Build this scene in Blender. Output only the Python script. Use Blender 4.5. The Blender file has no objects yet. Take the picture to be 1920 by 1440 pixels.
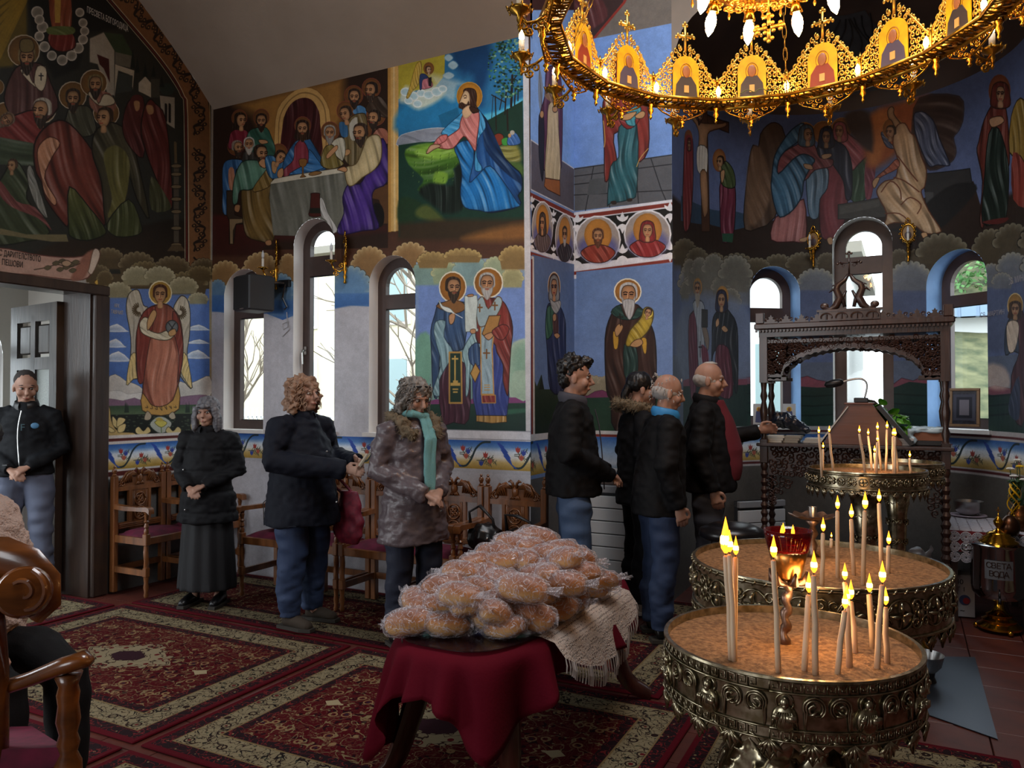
import bpy, bmesh, math, random
import numpy as np
from mathutils import Vector, Matrix, noise as mnoise
# ---------- camera numbers (frame 1920x1440, focal 1446 px, camera 1.57 m high) ----------
FPX, CX, CY, CAMZ = 1446.0, 960.0, 720.0, 1.57
YAW = math.radians(27.1); PITCH = math.atan(25/1446)
RX, RY = math.cos(YAW), math.sin(YAW)          # camera right, ground plane
VX, VY = -math.sin(YAW), math.cos(YAW)         # camera forward, ground plane
def ray(px, py):
    k = (px-CX)/FPX; m = (CY-py)/FPX
    f = math.cos(PITCH)-m*math.sin(PITCH); u = math.sin(PITCH)+m*math.cos(PITCH)
    return (VX*f+RX*k, VY*f+RY*k, u)
def at_x(px, py, x):
    d = ray(px, py); t = x/d[0]; return (x, d[1]*t, CAMZ+d[2]*t)
def at_y(px, py, y):
    d = ray(px, py); t = y/d[1]; return (d[0]*t, y, CAMZ+d[2]*t)
def at_z(px, py, z):
    d = ray(px, py); t = (z-CAMZ)/d[2]; return (d[0]*t, d[1]*t, z)
def at_t(px, py, t):
    d = ray(px, py); return (d[0]*t, d[1]*t, CAMZ+d[2]*t)
# ---------- measured room ----------
XA = -5.72            # left wall plane
YB = 5.08             # back wall plane (windows)
XP = -2.447           # pier side plane
YR = 5.913            # recess back plane
XE = -1.62            # apse left edge
AC = (-0.40, 6.60); AR = 1.22   # apse circle
ZTOP = 4.235
APS0 = AC[1]-YR       # straight part length
def apse_sz(px, py):
    d = ray(px, py)
    a = d[0]**2+d[1]**2; b = -2*(d[0]*AC[0]+d[1]*AC[1]); c = AC[0]**2+AC[1]**2-AR**2
    t = (-b+math.sqrt(max(b*b-4*a*c, 0)))/(2*a)
    x, y = d[0]*t, d[1]*t
    if y < AC[1] or b*b-4*a*c < 0:
        if d[0] < -.05:
            t = XE/d[0]; return (d[1]*t-YR, CAMZ+d[2]*t)
        t = (AC[0]+AR)/max(d[0], .05); return (APS0+math.pi*AR+AC[1]-d[1]*t, CAMZ+d[2]*t)
    th = math.atan2(y-AC[1], -(x-AC[0]))
    return (APS0+AR*th, CAMZ+d[2]*t)
def apse_xy(s, off=0.0):          # off > 0 goes outward (into the wall)
    if s < APS0: return (XE-off, YR+s)
    th = (s-APS0)/AR
    if th > math.pi: return (AC[0]+AR+off, AC[1]-(s-APS0-math.pi*AR))
    return (AC[0]-(AR+off)*math.cos(th), AC[1]+(AR+off)*math.sin(th))
# ---------- camera, sky, daylight, exposure ----------
C = bpy.context.scene.collection
cam_d = bpy.data.cameras.new('camera'); cam_d.sensor_width = 36; cam_d.lens = 36*FPX/1920; cam_d.clip_start = .05; cam_d.clip_end = 300
cam = bpy.data.objects.new('camera', cam_d); C.objects.link(cam); cam.location = (0, 0, CAMZ)
cam.rotation_euler = (math.pi/2+PITCH, 0, YAW); bpy.context.scene.camera = cam
sc = bpy.context.scene
sc.view_settings.view_transform = 'Standard'; sc.view_settings.look = 'None'; sc.view_settings.gamma = 1; sc.view_settings.use_curve_mapping = False
sc.view_settings.exposure = 1.2
sc.cycles.max_bounces = 7; sc.cycles.diffuse_bounces = 4; sc.cycles.glossy_bounces = 4; sc.cycles.transmission_bounces = 6; sc.cycles.transparent_max_bounces = 24
sc.cycles.caustics_reflective = False; sc.cycles.caustics_refractive = False; sc.cycles.sample_clamp_indirect = 4; sc.cycles.sample_clamp_direct = 0
sc.cycles.use_denoising = True
w = bpy.data.worlds.new('overcast_sky'); sc.world = w; w.use_nodes = True
bg = w.node_tree.nodes['Background']; bg.inputs[0].default_value = (.86, .94, 1.0, 1); bg.inputs[1].default_value = 2.0
def area(name, loc, rot, sx, sy, power, col):
    l = bpy.data.lights.new(name, 'AREA'); l.shape = 'RECTANGLE'; l.size = sx; l.size_y = sy; l.energy = power; l.color = col
    o = bpy.data.objects.new(name, l); C.objects.link(o); o.location = loc; o.rotation_euler = rot; return o
DAY = (.93, .96, 1.0)
# daylight of the openings behind and beside the camera (west door, south and north windows) and of the dome drum
area('west_door_daylight', (-5.5, .6, 1.5), (0, math.radians(-90), 0), 2.2, 1.7, 36, DAY)
area('nave_window_daylight', (-2.6, -3.9, 2.6), (math.radians(90), 0, 0), 2.6, 2.2, 44, DAY)
area('dome_drum_daylight', (-.4, 3.2, 6.3), (0, 0, 0), 2.2, 2.2, 84, DAY)
# ---------- fresco painting: flat colour laid on the wall surfaces ----------
def nums(s): return np.array([float(v) for v in s.split()]).reshape(-1, 2)
def smooth_closed(p, n=4):
    q = []
    m = len(p)
    for i in range(m):
        a, b, c, d = p[i-1], p[i], p[(i+1) % m], p[(i+2) % m]
        for j in range(n):
            t = j/n
            q.append(.5*((2*b)+(c-a)*t+(2*a-5*b+4*c-d)*t*t+(3*b-a-3*c+d)*t**3))
    return np.array(q)
def smooth_open(p, n=4):
    q = []; m = len(p)
    for i in range(m-1):
        a = p[max(i-1, 0)]; b = p[i]; c = p[i+1]; d = p[min(i+2, m-1)]
        for j in range(n):
            t = j/n
            q.append(.5*((2*b)+(c-a)*t+(2*a-5*b+4*c-d)*t*t+(3*b-a-3*c+d)*t**3))
    q.append(p[-1]); return np.array(q)
def hexc(c):
    if isinstance(c, str): return np.array([int(c[i:i+2], 16)/255 for i in (0, 2, 4)])
    return np.array(c, float)
class Canvas:
    def __init__(s, s0, s1, z0, z1, mm, inv, base):
        s.s0, s.z0, s.k = s0, z0, 1000.0/mm
        s.W = int((s1-s0)*s.k); s.H = int((z1-z0)*s.k); s.s1 = s0+s.W/s.k; s.z1 = z0+s.H/s.k
        s.im = np.empty((s.H, s.W, 3), np.float32); s.im[:] = hexc(base); s.inv = inv; s.T(0, 0, 1); s.rng = np.random.RandomState(3)
    def T(s, ox, oy, sc, wall=False): s.o = (ox, oy, sc); s.wall = wall
    def uv(s, pts):
        out = []
        for x, y in pts:
            if s.wall: a, b = x, y
            else: a, b = s.inv(s.o[0]+x/s.o[2], s.o[1]+y/s.o[2])
            out.append(((a-s.s0)*s.k, (b-s.z0)*s.k))
        return np.array(out)
    def unit(s, pts):       # texels per local unit near pts
        if s.wall: return s.k
        c = pts.mean(0); q = s.uv([c, c+[4, 0], c+[0, 4]])
        return max(.02, (np.linalg.norm(q[1]-q[0])+np.linalg.norm(q[2]-q[0]))/8)
    def box(s, q, pad):
        x0 = max(0, int(q[:, 0].min()-pad)); x1 = min(s.W, int(q[:, 0].max()+pad)+2)
        y0 = max(0, int(q[:, 1].min()-pad)); y1 = min(s.H, int(q[:, 1].max()+pad)+2)
        return x0, x1, y0, y1
    def dist(s, q, box, closed=True):
        x0, x1, y0, y1 = box
        X, Y = np.meshgrid(np.arange(x0, x1, dtype=np.float32)+.5, np.arange(y0, y1, dtype=np.float32)+.5)
        D = np.full(X.shape, 1e9, np.float32); ins = np.zeros(X.shape, bool)
        n = len(q)
        for i in range(n if closed else n-1):
            ax, ay = q[i]; bx, by = q[(i+1) % n]; dx, dy = bx-ax, by-ay; L = dx*dx+dy*dy+1e-9
            t = np.clip(((X-ax)*dx+(Y-ay)*dy)/L, 0, 1)
            D = np.minimum(D, (X-ax-t*dx)**2+(Y-ay-t*dy)**2)
            if closed and abs(dy) > 1e-9:
                c = ((ay > Y) != (by > Y)) & (X < (bx-ax)*(Y-ay)/dy+ax); ins ^= c
        D = np.sqrt(D)
        return X, Y, (np.where(ins, D, -D) if closed else D)
    def poly(s, col, pts, ol=None, ow=1.0, fold=None, edge=0.0, a=1.0, sm=3, to=None, rim=None, soft=0):
        p = nums(pts) if isinstance(pts, str) else np.array(pts, float)
        if sm: p = smooth_closed(p, sm)
        u = s.unit(p); q = s.uv(p); w = ow*u if ol else 0
        bx = s.box(q, w+2+soft*u)
        if bx[1] <= bx[0] or bx[3] <= bx[2]: return
        X, Y, D = s.dist(q, bx)
        c = np.empty(X.shape+(3,), np.float32); c[:] = hexc(col)
        if to is not None:      # vertical gradient: col at top, to at bottom
            g = np.clip((Y-q[:, 1].min())/(np.ptp(q[:, 1])+1e-6), 0, 1)[..., None]
            c = c*g+hexc(to)*(1-g)
        if fold:
            ang, per, amp = fold; th = math.radians(ang); per = per*u
            al = (X*math.cos(th)-Y*math.sin(th)); ac = (X*math.sin(th)+Y*math.cos(th))   # along, across
            per *= 1.35
            ph = ac/per*6.283+2.3*np.sin(al/per*.7+q[0, 0])+1.3*np.sin(al/per*.31+ac/per*.8+q[1, 1])
            f = .55*np.sin(ph)+.35*np.sin(1.9*ph+1.3+al/per*.5)+.2*np.sin(3.7*ph+al/per)
            f = np.sign(f)*np.abs(f)**.9*(.62+.38*np.sin(al/per*1.3+ac/per*1.7+q[0, 1]))
            f = (f*amp*.85)[..., None]
            c = np.where(f > 0, c+(1-c)*f*.75, c*(1+f))
        if edge: c *= (1-edge*np.exp(-np.maximum(D, 0)/(3.5*u*max(ow, 1))))[..., None]
        if rim is not None:
            g = np.exp(-np.maximum(D, 0)/(rim[1]*u))[..., None]; c = c*(1-g)+hexc(rim[0])*g
        reg = s.im[bx[2]:bx[3], bx[0]:bx[1]]
        m = np.clip((D/(soft*u) if soft else D)+.5, 0, 1)[..., None]*a
        reg[:] = reg*(1-m)+c*m
        if ol:
            m = np.clip(w*.5+.5-np.abs(D), 0, 1)[..., None]*min(1, w)*a
            reg[:] = reg*(1-m)+hexc(ol)*m
    def line(s, col, w, pts, sm=3, a=1.0, taper=False):
        p = nums(pts) if isinstance(pts, str) else np.array(pts, float)
        if sm: p = smooth_open(p, sm)
        u = s.unit(p); q = s.uv(p); w = w*u
        bx = s.box(q, w+2)
        if bx[1] <= bx[0] or bx[3] <= bx[2]: return
        X, Y, D = s.dist(q, bx, False)
        m = np.clip(w*.5+.5-D, 0, 1)[..., None]*min(1, max(w, .35))*a
        reg = s.im[bx[2]:bx[3], bx[0]:bx[1]]; reg[:] = reg*(1-m)+hexc(col)*m
    def ell(s, col, cx, cy, rx, ry=None, rot=0, n=18, **kw):
        ry = ry or rx; r = math.radians(rot)
        s.poly(col, [(cx+rx*math.cos(t)*math.cos(r)-ry*math.sin(t)*math.sin(r), cy+rx*math.cos(t)*math.sin(r)+ry*math.sin(t)*math.cos(r)) for t in np.linspace(0, 2*math.pi, n, endpoint=False)], sm=0, **kw)
    def halo(s, cx, cy, r, ry=None, col='b5762a', ring='e8e0c8', w=.1):
        s.ell(col, cx, cy, r, ry or r, ol=ring, ow=r*w, edge=.25)
    def head(s, cx, cy, h, hair='2e1d14', beard=None, veil=None, turn=0, skin='c08a5c', long=False, tilt=0, w=.36, dk='2a160e', sx=1.0):
        """cx, cy centre of the face, h its height, turn -1 (left) .. 1 (right)"""
        h = h*.9
        R = lambda x, y: (cx+sx*h*(x*math.cos(tilt)-y*math.sin(tilt)), cy+h*(x*math.sin(tilt)+y*math.cos(tilt)))
        P = lambda c, l, **k: s.poly(c, [R(*q) for q in l], **k)
        if veil: P(veil, [(0, -.78), (.42, -.6), (.55, -.1), (.62, .6), (.3, .85), (-.3, .85), (-.62, .6), (-.55, -.1), (-.42, -.6)], ol=dk, ow=h*.05, edge=.3, fold=(90, h*.25, .25))
        elif long: P(hair, [(0, -.68), (.42, -.5), (.46, 0), (.58, .6), (.2, .75), (-.2, .75), (-.58, .6), (-.46, 0), (-.42, -.5)], fold=(90, h*.16, .35))
        else: P(hair, [(0, -.66), (.38, -.5), (.45, -.1), (.36, .2), (-.36, .2), (-.45, -.1), (-.38, -.5)], fold=(80, h*.16, .3))
        t = turn*.1
        P(skin, [(t-.0, -.5), (t+w*.7, -.42), (t+w, -.1), (t+w*.85, .25), (t+w*.4, .48), (t, .54), (t-w*.4, .48), (t-w*.85, .25), (t-w, -.1), (t-w*.7, -.42)], ol=dk, ow=h*.03, edge=.35)
        P(skin, [(t-.12, .4), (t+.12, .4), (t+.16, .8), (t-.16, .8)], edge=.4)
        if beard:
            P(beard, [(t-w*.95, .02), (t-w*.6, .22), (t, .16), (t+w*.6, .22), (t+w*.95, .02), (t+w*.85, .42), (t+w*.3, .8), (t, .9), (t-w*.3, .8), (t-w*.85, .42)], fold=(88, h*.12, .35), edge=.3)
            P(skin, [(t-.1, .2), (t+.1, .2), (t+.08, .36), (t-.08, .36)], a=.5)
        f = turn*.14
        for sg in (-1, 1):
            ex = t+f+sg*w*.42
            s.line(dk, h*.055, [R(ex-.1, -.13), R(ex, -.17), R(ex+.1, -.13)])
            s.line(dk, h*.07, [R(ex-.07, -.04), R(ex+.06, -.04)], sm=0)
            P('8a5636', [(ex-.1, .03), (ex+.1, .03), (ex+.07, .1), (ex-.07, .1)], a=.45)
        s.line('6b3a22', h*.035, [R(t+f*.8, -.1), R(t+f*1.5+.02*(1 if turn >= 0 else -1), .12), R(t+f, .16)])
        s.line('e0b184', h*.05, [R(t+f*.8-.03, -.1), R(t+f*1.3-.03, .1)], a=.7)
        s.line('8c2f22', h*.05, [R(t+f-.09, .28), R(t+f+.09, .28)], sm=0)
    def cloud(s, cx, base, w, h, rim='d8caa0', fill='8a7a58', ol='3a2e22', bumps=9, rw=.22, foot=.6):
        pts = []; n = max(5, bumps)
        for i in range(n):
            a0 = math.pi*(1-i/n); a1 = math.pi*(1-(i+1)/n)
            ax, ay = math.cos(a0)*w/2, -abs(math.sin(a0))**.8*h; bx, by = math.cos(a1)*w/2, -abs(math.sin(a1))**.8*h
            mx, my = (ax+bx)/2, (ay+by)/2; L = math.hypot(bx-ax, by-ay)/2; ux, uy = (bx-ax)/2/L, (by-ay)/2/L
            for t in (0, .2, .4, .6, .8):
                a = math.pi*(1-t); px, py = math.cos(a)*L, math.sin(a)*L*.75
                pts.append((cx+mx+px*ux+py*uy, base+my+px*uy-py*ux))
        top = list(pts); pts += [(cx+w*.5, base), (cx+w*.44, base+h*foot), (cx-w*.44, base+h*foot), (cx-w*.5, base)]
        s.poly(fill, pts, sm=0, soft=h*.05); s.poly(fill, top, rim=(rim, w*rw*.35), sm=0); s.poly(fill, [(cx-w*.42, base-h*.35), (cx+w*.42, base-h*.35), (cx+w*.42, base+h*foot), (cx-w*.42, base+h*foot)], sm=0, soft=h*.3)
        s.line(ol, max(1.0, w*.012), top, sm=0)
    def grain(s, amt=.03, seed=1):
        r = np.random.RandomState(seed)
        for sc, k in ((2, .35), (9, .35), (40, .5)):
            h, w = s.H//sc+2, s.W//sc+2; n = r.rand(h, w)-.5
            yi = np.clip((np.arange(s.H)/sc), 0, h-1.001); xi = np.clip((np.arange(s.W)/sc), 0, w-1.001)
            y0 = yi.astype(int); x0 = xi.astype(int); fy = (yi-y0)[:, None]; fx = (xi-x0)[None]
            v = (n[y0][:, x0]*(1-fy)*(1-fx)+n[y0+1][:, x0]*fy*(1-fx)+n[y0][:, x0+1]*(1-fy)*fx+n[y0+1][:, x0+1]*fy*fx)
            s.im *= (1+v*amt*2*k*2)[..., None]
        np.clip(s.im, 0, 1, out=s.im)
    def mute(s, k):
        g = s.im.mean(2, keepdims=True); s.im[:] = s.im*(1-k)+g*k
    def band(s, a, b, zb, zt, ph=0.0, per=.47):
        """floral border strip in wall metres"""
        s.T(0, 0, 1, True); H = zt-zb
        i0 = int((a-s.s0)*s.k); i1 = int((b-s.s0)*s.k); j0 = int((zb-s.z0)*s.k); j1 = int((zt-s.z0)*s.k)
        i0 = max(i0, 0); i1 = min(i1, s.W)
        g = np.linspace(0, 1, j1-j0)[:, None, None]
        xp = [0, .25, .42, .62, .8, 1]
        cols = np.array([hexc(c) for c in ('a8842c', 'c9ac66', 'd9d8d2', 'cfdbe8', '4f82c4', '1f55a8')])
        c = np.stack([np.interp(g[:, 0, 0], xp, cols[:, k]) for k in range(3)], -1)[:, None]
        s.im[j0:j1, i0:i1] = c
        x = a+ph-per
        while x < b+per:
            R = lambda l: [(x+u*per, zb+v*H) for u, v in l]
            ok = lambda l: [(min(max(p, a), b), q) for p, q in R(l)]
            s.line('1c2e33', H*.07, ok([(.3, .08), (.42, .1), (.52, .35), (.6, .7), (.72, .92), (.86, .95)]))
            s.poly('2347a8', ok([(-.02, .95), (.03, .8), (.02, .86), (.07, .68), (.05, .7), (.12, .5), (.1, .5), (.18, .3), (.3, .07), (.36, .04), (.26, .2), (.22, .42), (.24, .4), (.17, .6), (.19, .6), (.11, .78), (.12, .8), (.04, .92)]), sm=1)
            for (u, v, du, dv) in ((.3, .55, .22, .15), (.3, .5, .22, -.12), (.62, .3, .3, .12), (.75, .42, .22, -.2), (.68, .3, .2, -.15)):
                s.line('35402f', H*.022, ok([(u, v), (u+du*.5, v+dv*.2), (u+du, v+dv)]))
                for t in (.3, .5, .7, .9):
                    for sg in (-1, 1): s.line('35402f', H*.02, ok([(u+du*t, v+dv*t), (u+du*t+.03, v+dv*t+sg*.08)]), sm=0)
            for (u, v, cc) in ((.36, .72, 'a8332c'), (.42, .45, 'b2503c'), (.78, .5, 'a8332c'), (.7, .22, '2a3f9c'), (.46, .62, '2a3f9c'), (.86, .3, 'b2503c')):
                if a+.02 < x+u*per < b-.02:
                    s.poly(cc, R([(u-.035, v-.06), (u, v-.12), (u+.035, v-.06), (u+.045, v+.08), (u+.015, v+.03), (u, v+.12), (u-.02, v+.03), (u-.045, v+.09)]), sm=1)
            x += per
def srgb2lin(c):
    c = np.clip(c, 0, 1); return np.where(c <= .04045, c/12.92, ((c+.055)/1.055)**2.4)
# ---------- mesh and material helpers ----------
PI = math.pi
def V(*a): return Vector(a)
class MB:
    def __init__(s): s.v = []; s.f = []; s.uv = None; s.sm = []
    def quadstrip(s, rings, close=True, cap0=True, cap1=True):
        b = len(s.v); n = len(rings[0])
        for r in rings: s.v += [tuple(p) for p in r]
        m = len(rings)
        for i in range(m-1):
            for j in range(n if close else n-1):
                k = (j+1) % n; s.f.append((b+i*n+j, b+i*n+k, b+(i+1)*n+k, b+(i+1)*n+j))
        if close and cap0: s.f.append(tuple(b+j for j in reversed(range(n))))
        if close and cap1: s.f.append(tuple(b+(m-1)*n+j for j in range(n)))
        return s
    def box(s, x0, x1, y0, y1, z0, z1, M=None, bev=0):
        if bev:
            r = []
            q = lambda z, e: [(x0+e, y0, z), (x1-e, y0, z), (x1, y0+e, z), (x1, y1-e, z), (x1-e, y1, z), (x0+e, y1, z), (x0, y1-e, z), (x0, y0+e, z)]
            def q2(z, i): return [(x0+bev+i, y0+i, z), (x1-bev-i, y0+i, z), (x1-i, y0+bev+i, z), (x1-i, y1-bev-i, z), (x1-bev-i, y1-i, z), (x0+bev+i, y1-i, z), (x0+i, y1-bev-i, z), (x0+i, y0+bev+i, z)]
            r = [q2(z0, bev), q2(z0+bev, 0), q2(z1-bev, 0), q2(z1, bev)]
        else: r = [[(x0, y0, z), (x1, y0, z), (x1, y1, z), (x0, y1, z)] for z in (z0, z1)]
        if M is not None: r = [[tuple(M @ Vector(p)) for p in k] for k in r]
        return s.quadstrip(r)
    def beam(s, a, b, w, h, up=(0, 0, 1)):
        a, b = Vector(a), Vector(b); d = (b-a).normalized(); sd = d.cross(Vector(up)).normalized()*w/2; u = sd.cross(d).normalized()*h/2
        return s.quadstrip([[p-sd-u, p+sd-u, p+sd+u, p-sd+u] for p in (a, b)])
    def lathe(s, prof, o=(0, 0, 0), n=20, M=None, a0=0, sx=1, sy=1):
        rings = [[(o[0]+r*sx*math.cos(a0+2*PI*j/n), o[1]+r*sy*math.sin(a0+2*PI*j/n), o[2]+z) for j in range(n)] for r, z in prof]
        if M is not None: rings = [[tuple(M @ Vector(p)) for p in r] for r in rings]
        return s.quadstrip(rings)
    def tube(s, pts, r, n=8, flat=1.0, up=None, caps=True):
        pts = [Vector(p) for p in pts]; m = len(pts)
        rr = r if hasattr(r, '__len__') else [r]*m
        rings = []; nrm = None
        for i in range(m):
            t = (pts[min(i+1, m-1)]-pts[max(i-1, 0)]); t = t.normalized() if t.length > 1e-9 else Vector((0, 0, 1))
            if nrm is None:
                ref = Vector(up) if up else (Vector((0, 0, 1)) if abs(t.z) < .9 else Vector((1, 0, 0)))
                nrm = (ref-t*ref.dot(t)).normalized()
            else:
                nrm = (nrm-t*nrm.dot(t)); nrm = nrm.normalized() if nrm.length > 1e-6 else Vector((1, 0, 0))
            b = t.cross(nrm)
            rings.append([tuple(pts[i]+(nrm*math.cos(2*PI*j/n)*flat+b*math.sin(2*PI*j/n))*rr[i]) for j in range(n)])
        return s.quadstrip(rings, True, caps, caps)
    def prism(s, poly, plane, d0, d1, M=None):
        """poly [(a, b)] extruded; plane 'xz' (along y), 'xy' (along z), 'yz' (along x)"""
        mp = {'xz': lambda a, b, d: (a, d, b), 'xy': lambda a, b, d: (a, b, d), 'yz': lambda a, b, d: (d, a, b)}[plane]
        r = [[mp(a, b, d) for a, b in poly] for d in (d0, d1)]
        if M is not None: r = [[tuple(M @ Vector(p)) for p in k] for k in r]
        return s.quadstrip(r)
    def grid(s, fn, nu, nv, thick=None):
        b = len(s.v)
        for i in range(nu+1):
            for j in range(nv+1): s.v.append(tuple(fn(i/nu, j/nv)))
        for i in range(nu):
            for j in range(nv): q = b+i*(nv+1)+j; s.f.append((q, q+nv+1, q+nv+2, q+1))
        return s
    def sphere(s, c, rx, ry=None, rz=None, n=12, m=8, M=None):
        ry = ry or rx; rz = rz or rx
        rings = []
        for i in range(m+1):
            ph = -PI/2+PI*i/m; cr = max(math.cos(ph), .02)
            rings.append([(c[0]+rx*cr*math.cos(2*PI*j/n), c[1]+ry*cr*math.sin(2*PI*j/n), c[2]+rz*math.sin(ph)) for j in range(n)])
        if M is not None: rings = [[tuple(M @ Vector(p)) for p in r] for r in rings]
        return s.quadstrip(rings)
    def mesh(s, name):
        me = bpy.data.meshes.new(name); me.from_pydata([tuple(p) for p in s.v], [], s.f); me.update(); return me
    def build(s, name, mat, parent=None, smooth=False, loc=None, fix=True):
        me = s.mesh(name)
        if fix:
            bm = bmesh.new(); bm.from_mesh(me); bmesh.ops.recalc_face_normals(bm, faces=bm.faces); bm.to_mesh(me); bm.free()
        return link(name, me, mat, parent, smooth, loc)
def link(name, me, mat, parent=None, smooth=False, loc=None):
    if mat is not None and not me.materials: me.materials.append(mat)
    if smooth is True: me.polygons.foreach_set('use_smooth', [True]*len(me.polygons))
    elif smooth: shade_angle(me, smooth)
    o = bpy.data.objects.new(name, me); C.objects.link(o)
    if parent is not None: o.parent = parent
    if loc is not None: o.location = loc
    return o
def shade_angle(me, deg):
    me.polygons.foreach_set('use_smooth', [True]*len(me.polygons)); me.set_sharp_from_angle(angle=math.radians(deg))
def empty(name, loc=(0, 0, 0), rz=0):
    o = bpy.data.objects.new(name, None); C.objects.link(o); o.location = loc; o.rotation_euler = (0, 0, rz); return o
def tag(o, label=None, cat=None, group=None, kind=None):
    if label: o['label'] = label
    if cat: o['category'] = cat
    if group: o['group'] = group
    if kind: o['kind'] = kind
    return o
def copy_tree(o, parent=None):
    c = o.copy(); C.objects.link(c); c.parent = parent
    for ch in list(o.children): copy_tree(ch, c)
    return c
def lin(h, g=1.0):
    c = hexc(h) if isinstance(h, str) else np.array(h[:3]); l = srgb2lin(c)*g; return (float(l[0]), float(l[1]), float(l[2]), 1)
def M(name, col, rough=.6, metal=0, noise=None, bump=None, spec=.5, emit=None, alpha=None, trans=0, sheen=0, wood=None, col2=None, coat=0, stretch=(1, 1, 1), detail=4, subsurf=0, vcol=None):
    """noise=(scale, mix) blends col2 in; bump=(scale, strength)"""
    m = bpy.data.materials.new(name); m.use_nodes = True; nt = m.node_tree; b = nt.nodes['Principled BSDF']; N = nt.nodes.new; Lk = nt.links.new
    b.inputs['Base Color'].default_value = lin(col); b.inputs['Roughness'].default_value = rough; b.inputs['Metallic'].default_value = metal
    b.inputs['Specular IOR Level'].default_value = spec; b.inputs['Transmission Weight'].default_value = trans
    if sheen: b.inputs['Sheen Weight'].default_value = sheen
    if coat: b.inputs['Coat Weight'].default_value = coat; b.inputs['Coat Roughness'].default_value = .15
    if alpha is not None: b.inputs['Alpha'].default_value = alpha
    if subsurf: b.inputs['Subsurface Weight'].default_value = subsurf; b.inputs['Subsurface Radius'].default_value = (.01, .004, .002)
    if emit: b.inputs['Emission Color'].default_value = lin(emit[0]); b.inputs['Emission Strength'].default_value = emit[1]
    if noise or bump:
        tc = N('ShaderNodeTexCoord'); mp = N('ShaderNodeMapping'); mp.inputs['Scale'].default_value = stretch; Lk(tc.outputs['Object'], mp.inputs[0])
    if noise:
        nz = N('ShaderNodeTexNoise'); nz.inputs['Scale'].default_value = noise[0]; nz.inputs['Detail'].default_value = detail; Lk(mp.outputs[0], nz.inputs['Vector'])
        cr = N('ShaderNodeValToRGB'); cr.color_ramp.elements[0].position = .5-.25/max(noise[1], .1)*.6 if noise[1] < 1 else .35; cr.color_ramp.elements[1].position = .65
        cr.color_ramp.elements[0].color = lin(col); cr.color_ramp.elements[1].color = lin(col2 or col, 1 if col2 else .6)
        Lk(nz.outputs[0], cr.inputs[0]); Lk(cr.outputs[0], b.inputs['Base Color'])
    if bump:
        n2 = N('ShaderNodeTexNoise'); n2.inputs['Scale'].default_value = bump[0]; n2.inputs['Detail'].default_value = detail; Lk(mp.outputs[0], n2.inputs['Vector'])
        bp = N('ShaderNodeBump'); bp.inputs['Strength'].default_value = bump[1]; bp.inputs['Distance'].default_value = .01; Lk(n2.outputs[0], bp.inputs['Height']); Lk(bp.outputs[0], b.inputs['Normal'])
    return m
def wood(name, c1, c2, rough=.4, axis='z', sc=18, coat=.3):
    st = {'x': (.12, 1, 1), 'y': (1, .12, 1), 'z': (1, 1, .12)}[axis]
    return M(name, c1, rough, noise=(sc, 1), col2=c2, stretch=st, bump=(sc*3, .15), coat=coat)
def fresco_mat(name, cv, gain=1.0):
    im = bpy.data.images.new(name, cv.W, cv.H, alpha=False); px = np.ones((cv.H, cv.W, 4), np.float32); px[..., :3] = np.clip(cv.im*gain, 0, 1)
    im.pixels.foreach_set(px.ravel()); im.update(); im.pack()
    m = bpy.data.materials.new(name); m.use_nodes = True; nt = m.node_tree; b = nt.nodes['Principled BSDF']
    t = nt.nodes.new('ShaderNodeTexImage'); t.image = im; t.extension = 'EXTEND'; nt.links.new(t.outputs[0], b.inputs['Base Color'])
    b.inputs['Roughness'].default_value = .55; b.inputs['Specular IOR Level'].default_value = .3
    nz = nt.nodes.new('ShaderNodeTexNoise'); nz.inputs['Scale'].default_value = 30; bp = nt.nodes.new('ShaderNodeBump'); bp.inputs['Strength'].default_value = .12; bp.inputs['Distance'].default_value = .01
    tc = nt.nodes.new('ShaderNodeTexCoord'); nt.links.new(tc.outputs['Object'], nz.inputs[0]); nt.links.new(nz.outputs[0], bp.inputs['Height']); nt.links.new(bp.outputs[0], b.inputs['Normal'])
    return m
# voxel-remeshed single surfaces (bodies, clothes, loaves)
def remesh(mb, voxel, smooth=4, disp=None, mat=None, name='surface', dec=None):
    me = mb.mesh(name); o = bpy.data.objects.new(name, me); C.objects.link(o)
    r = o.modifiers.new('r', 'REMESH'); r.mode = 'VOXEL'; r.voxel_size = voxel
    if smooth: s = o.modifiers.new('s', 'SMOOTH'); s.factor = .5; s.iterations = smooth
    if dec: d = o.modifiers.new('d', 'DECIMATE'); d.ratio = dec
    dg = bpy.context.evaluated_depsgraph_get(); out = bpy.data.meshes.new_from_object(o.evaluated_get(dg)); bpy.data.objects.remove(o); bpy.data.meshes.remove(me)
    out.name = name
    if disp:
        n = len(out.vertices); co = np.empty(n*3, np.float32); out.vertices.foreach_get('co', co); co = co.reshape(-1, 3); nr = np.empty(n*3, np.float32); out.vertices.foreach_get('normal', nr); nr = nr.reshape(-1, 3)
        co += nr*disp(co, nr)[:, None]; out.vertices.foreach_set('co', co.ravel()); out.update()
    out.polygons.foreach_set('use_smooth', [True]*len(out.polygons))
    return out
_NZ = np.random.RandomState(11).rand(64, 64, 64).astype(np.float32)
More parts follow.
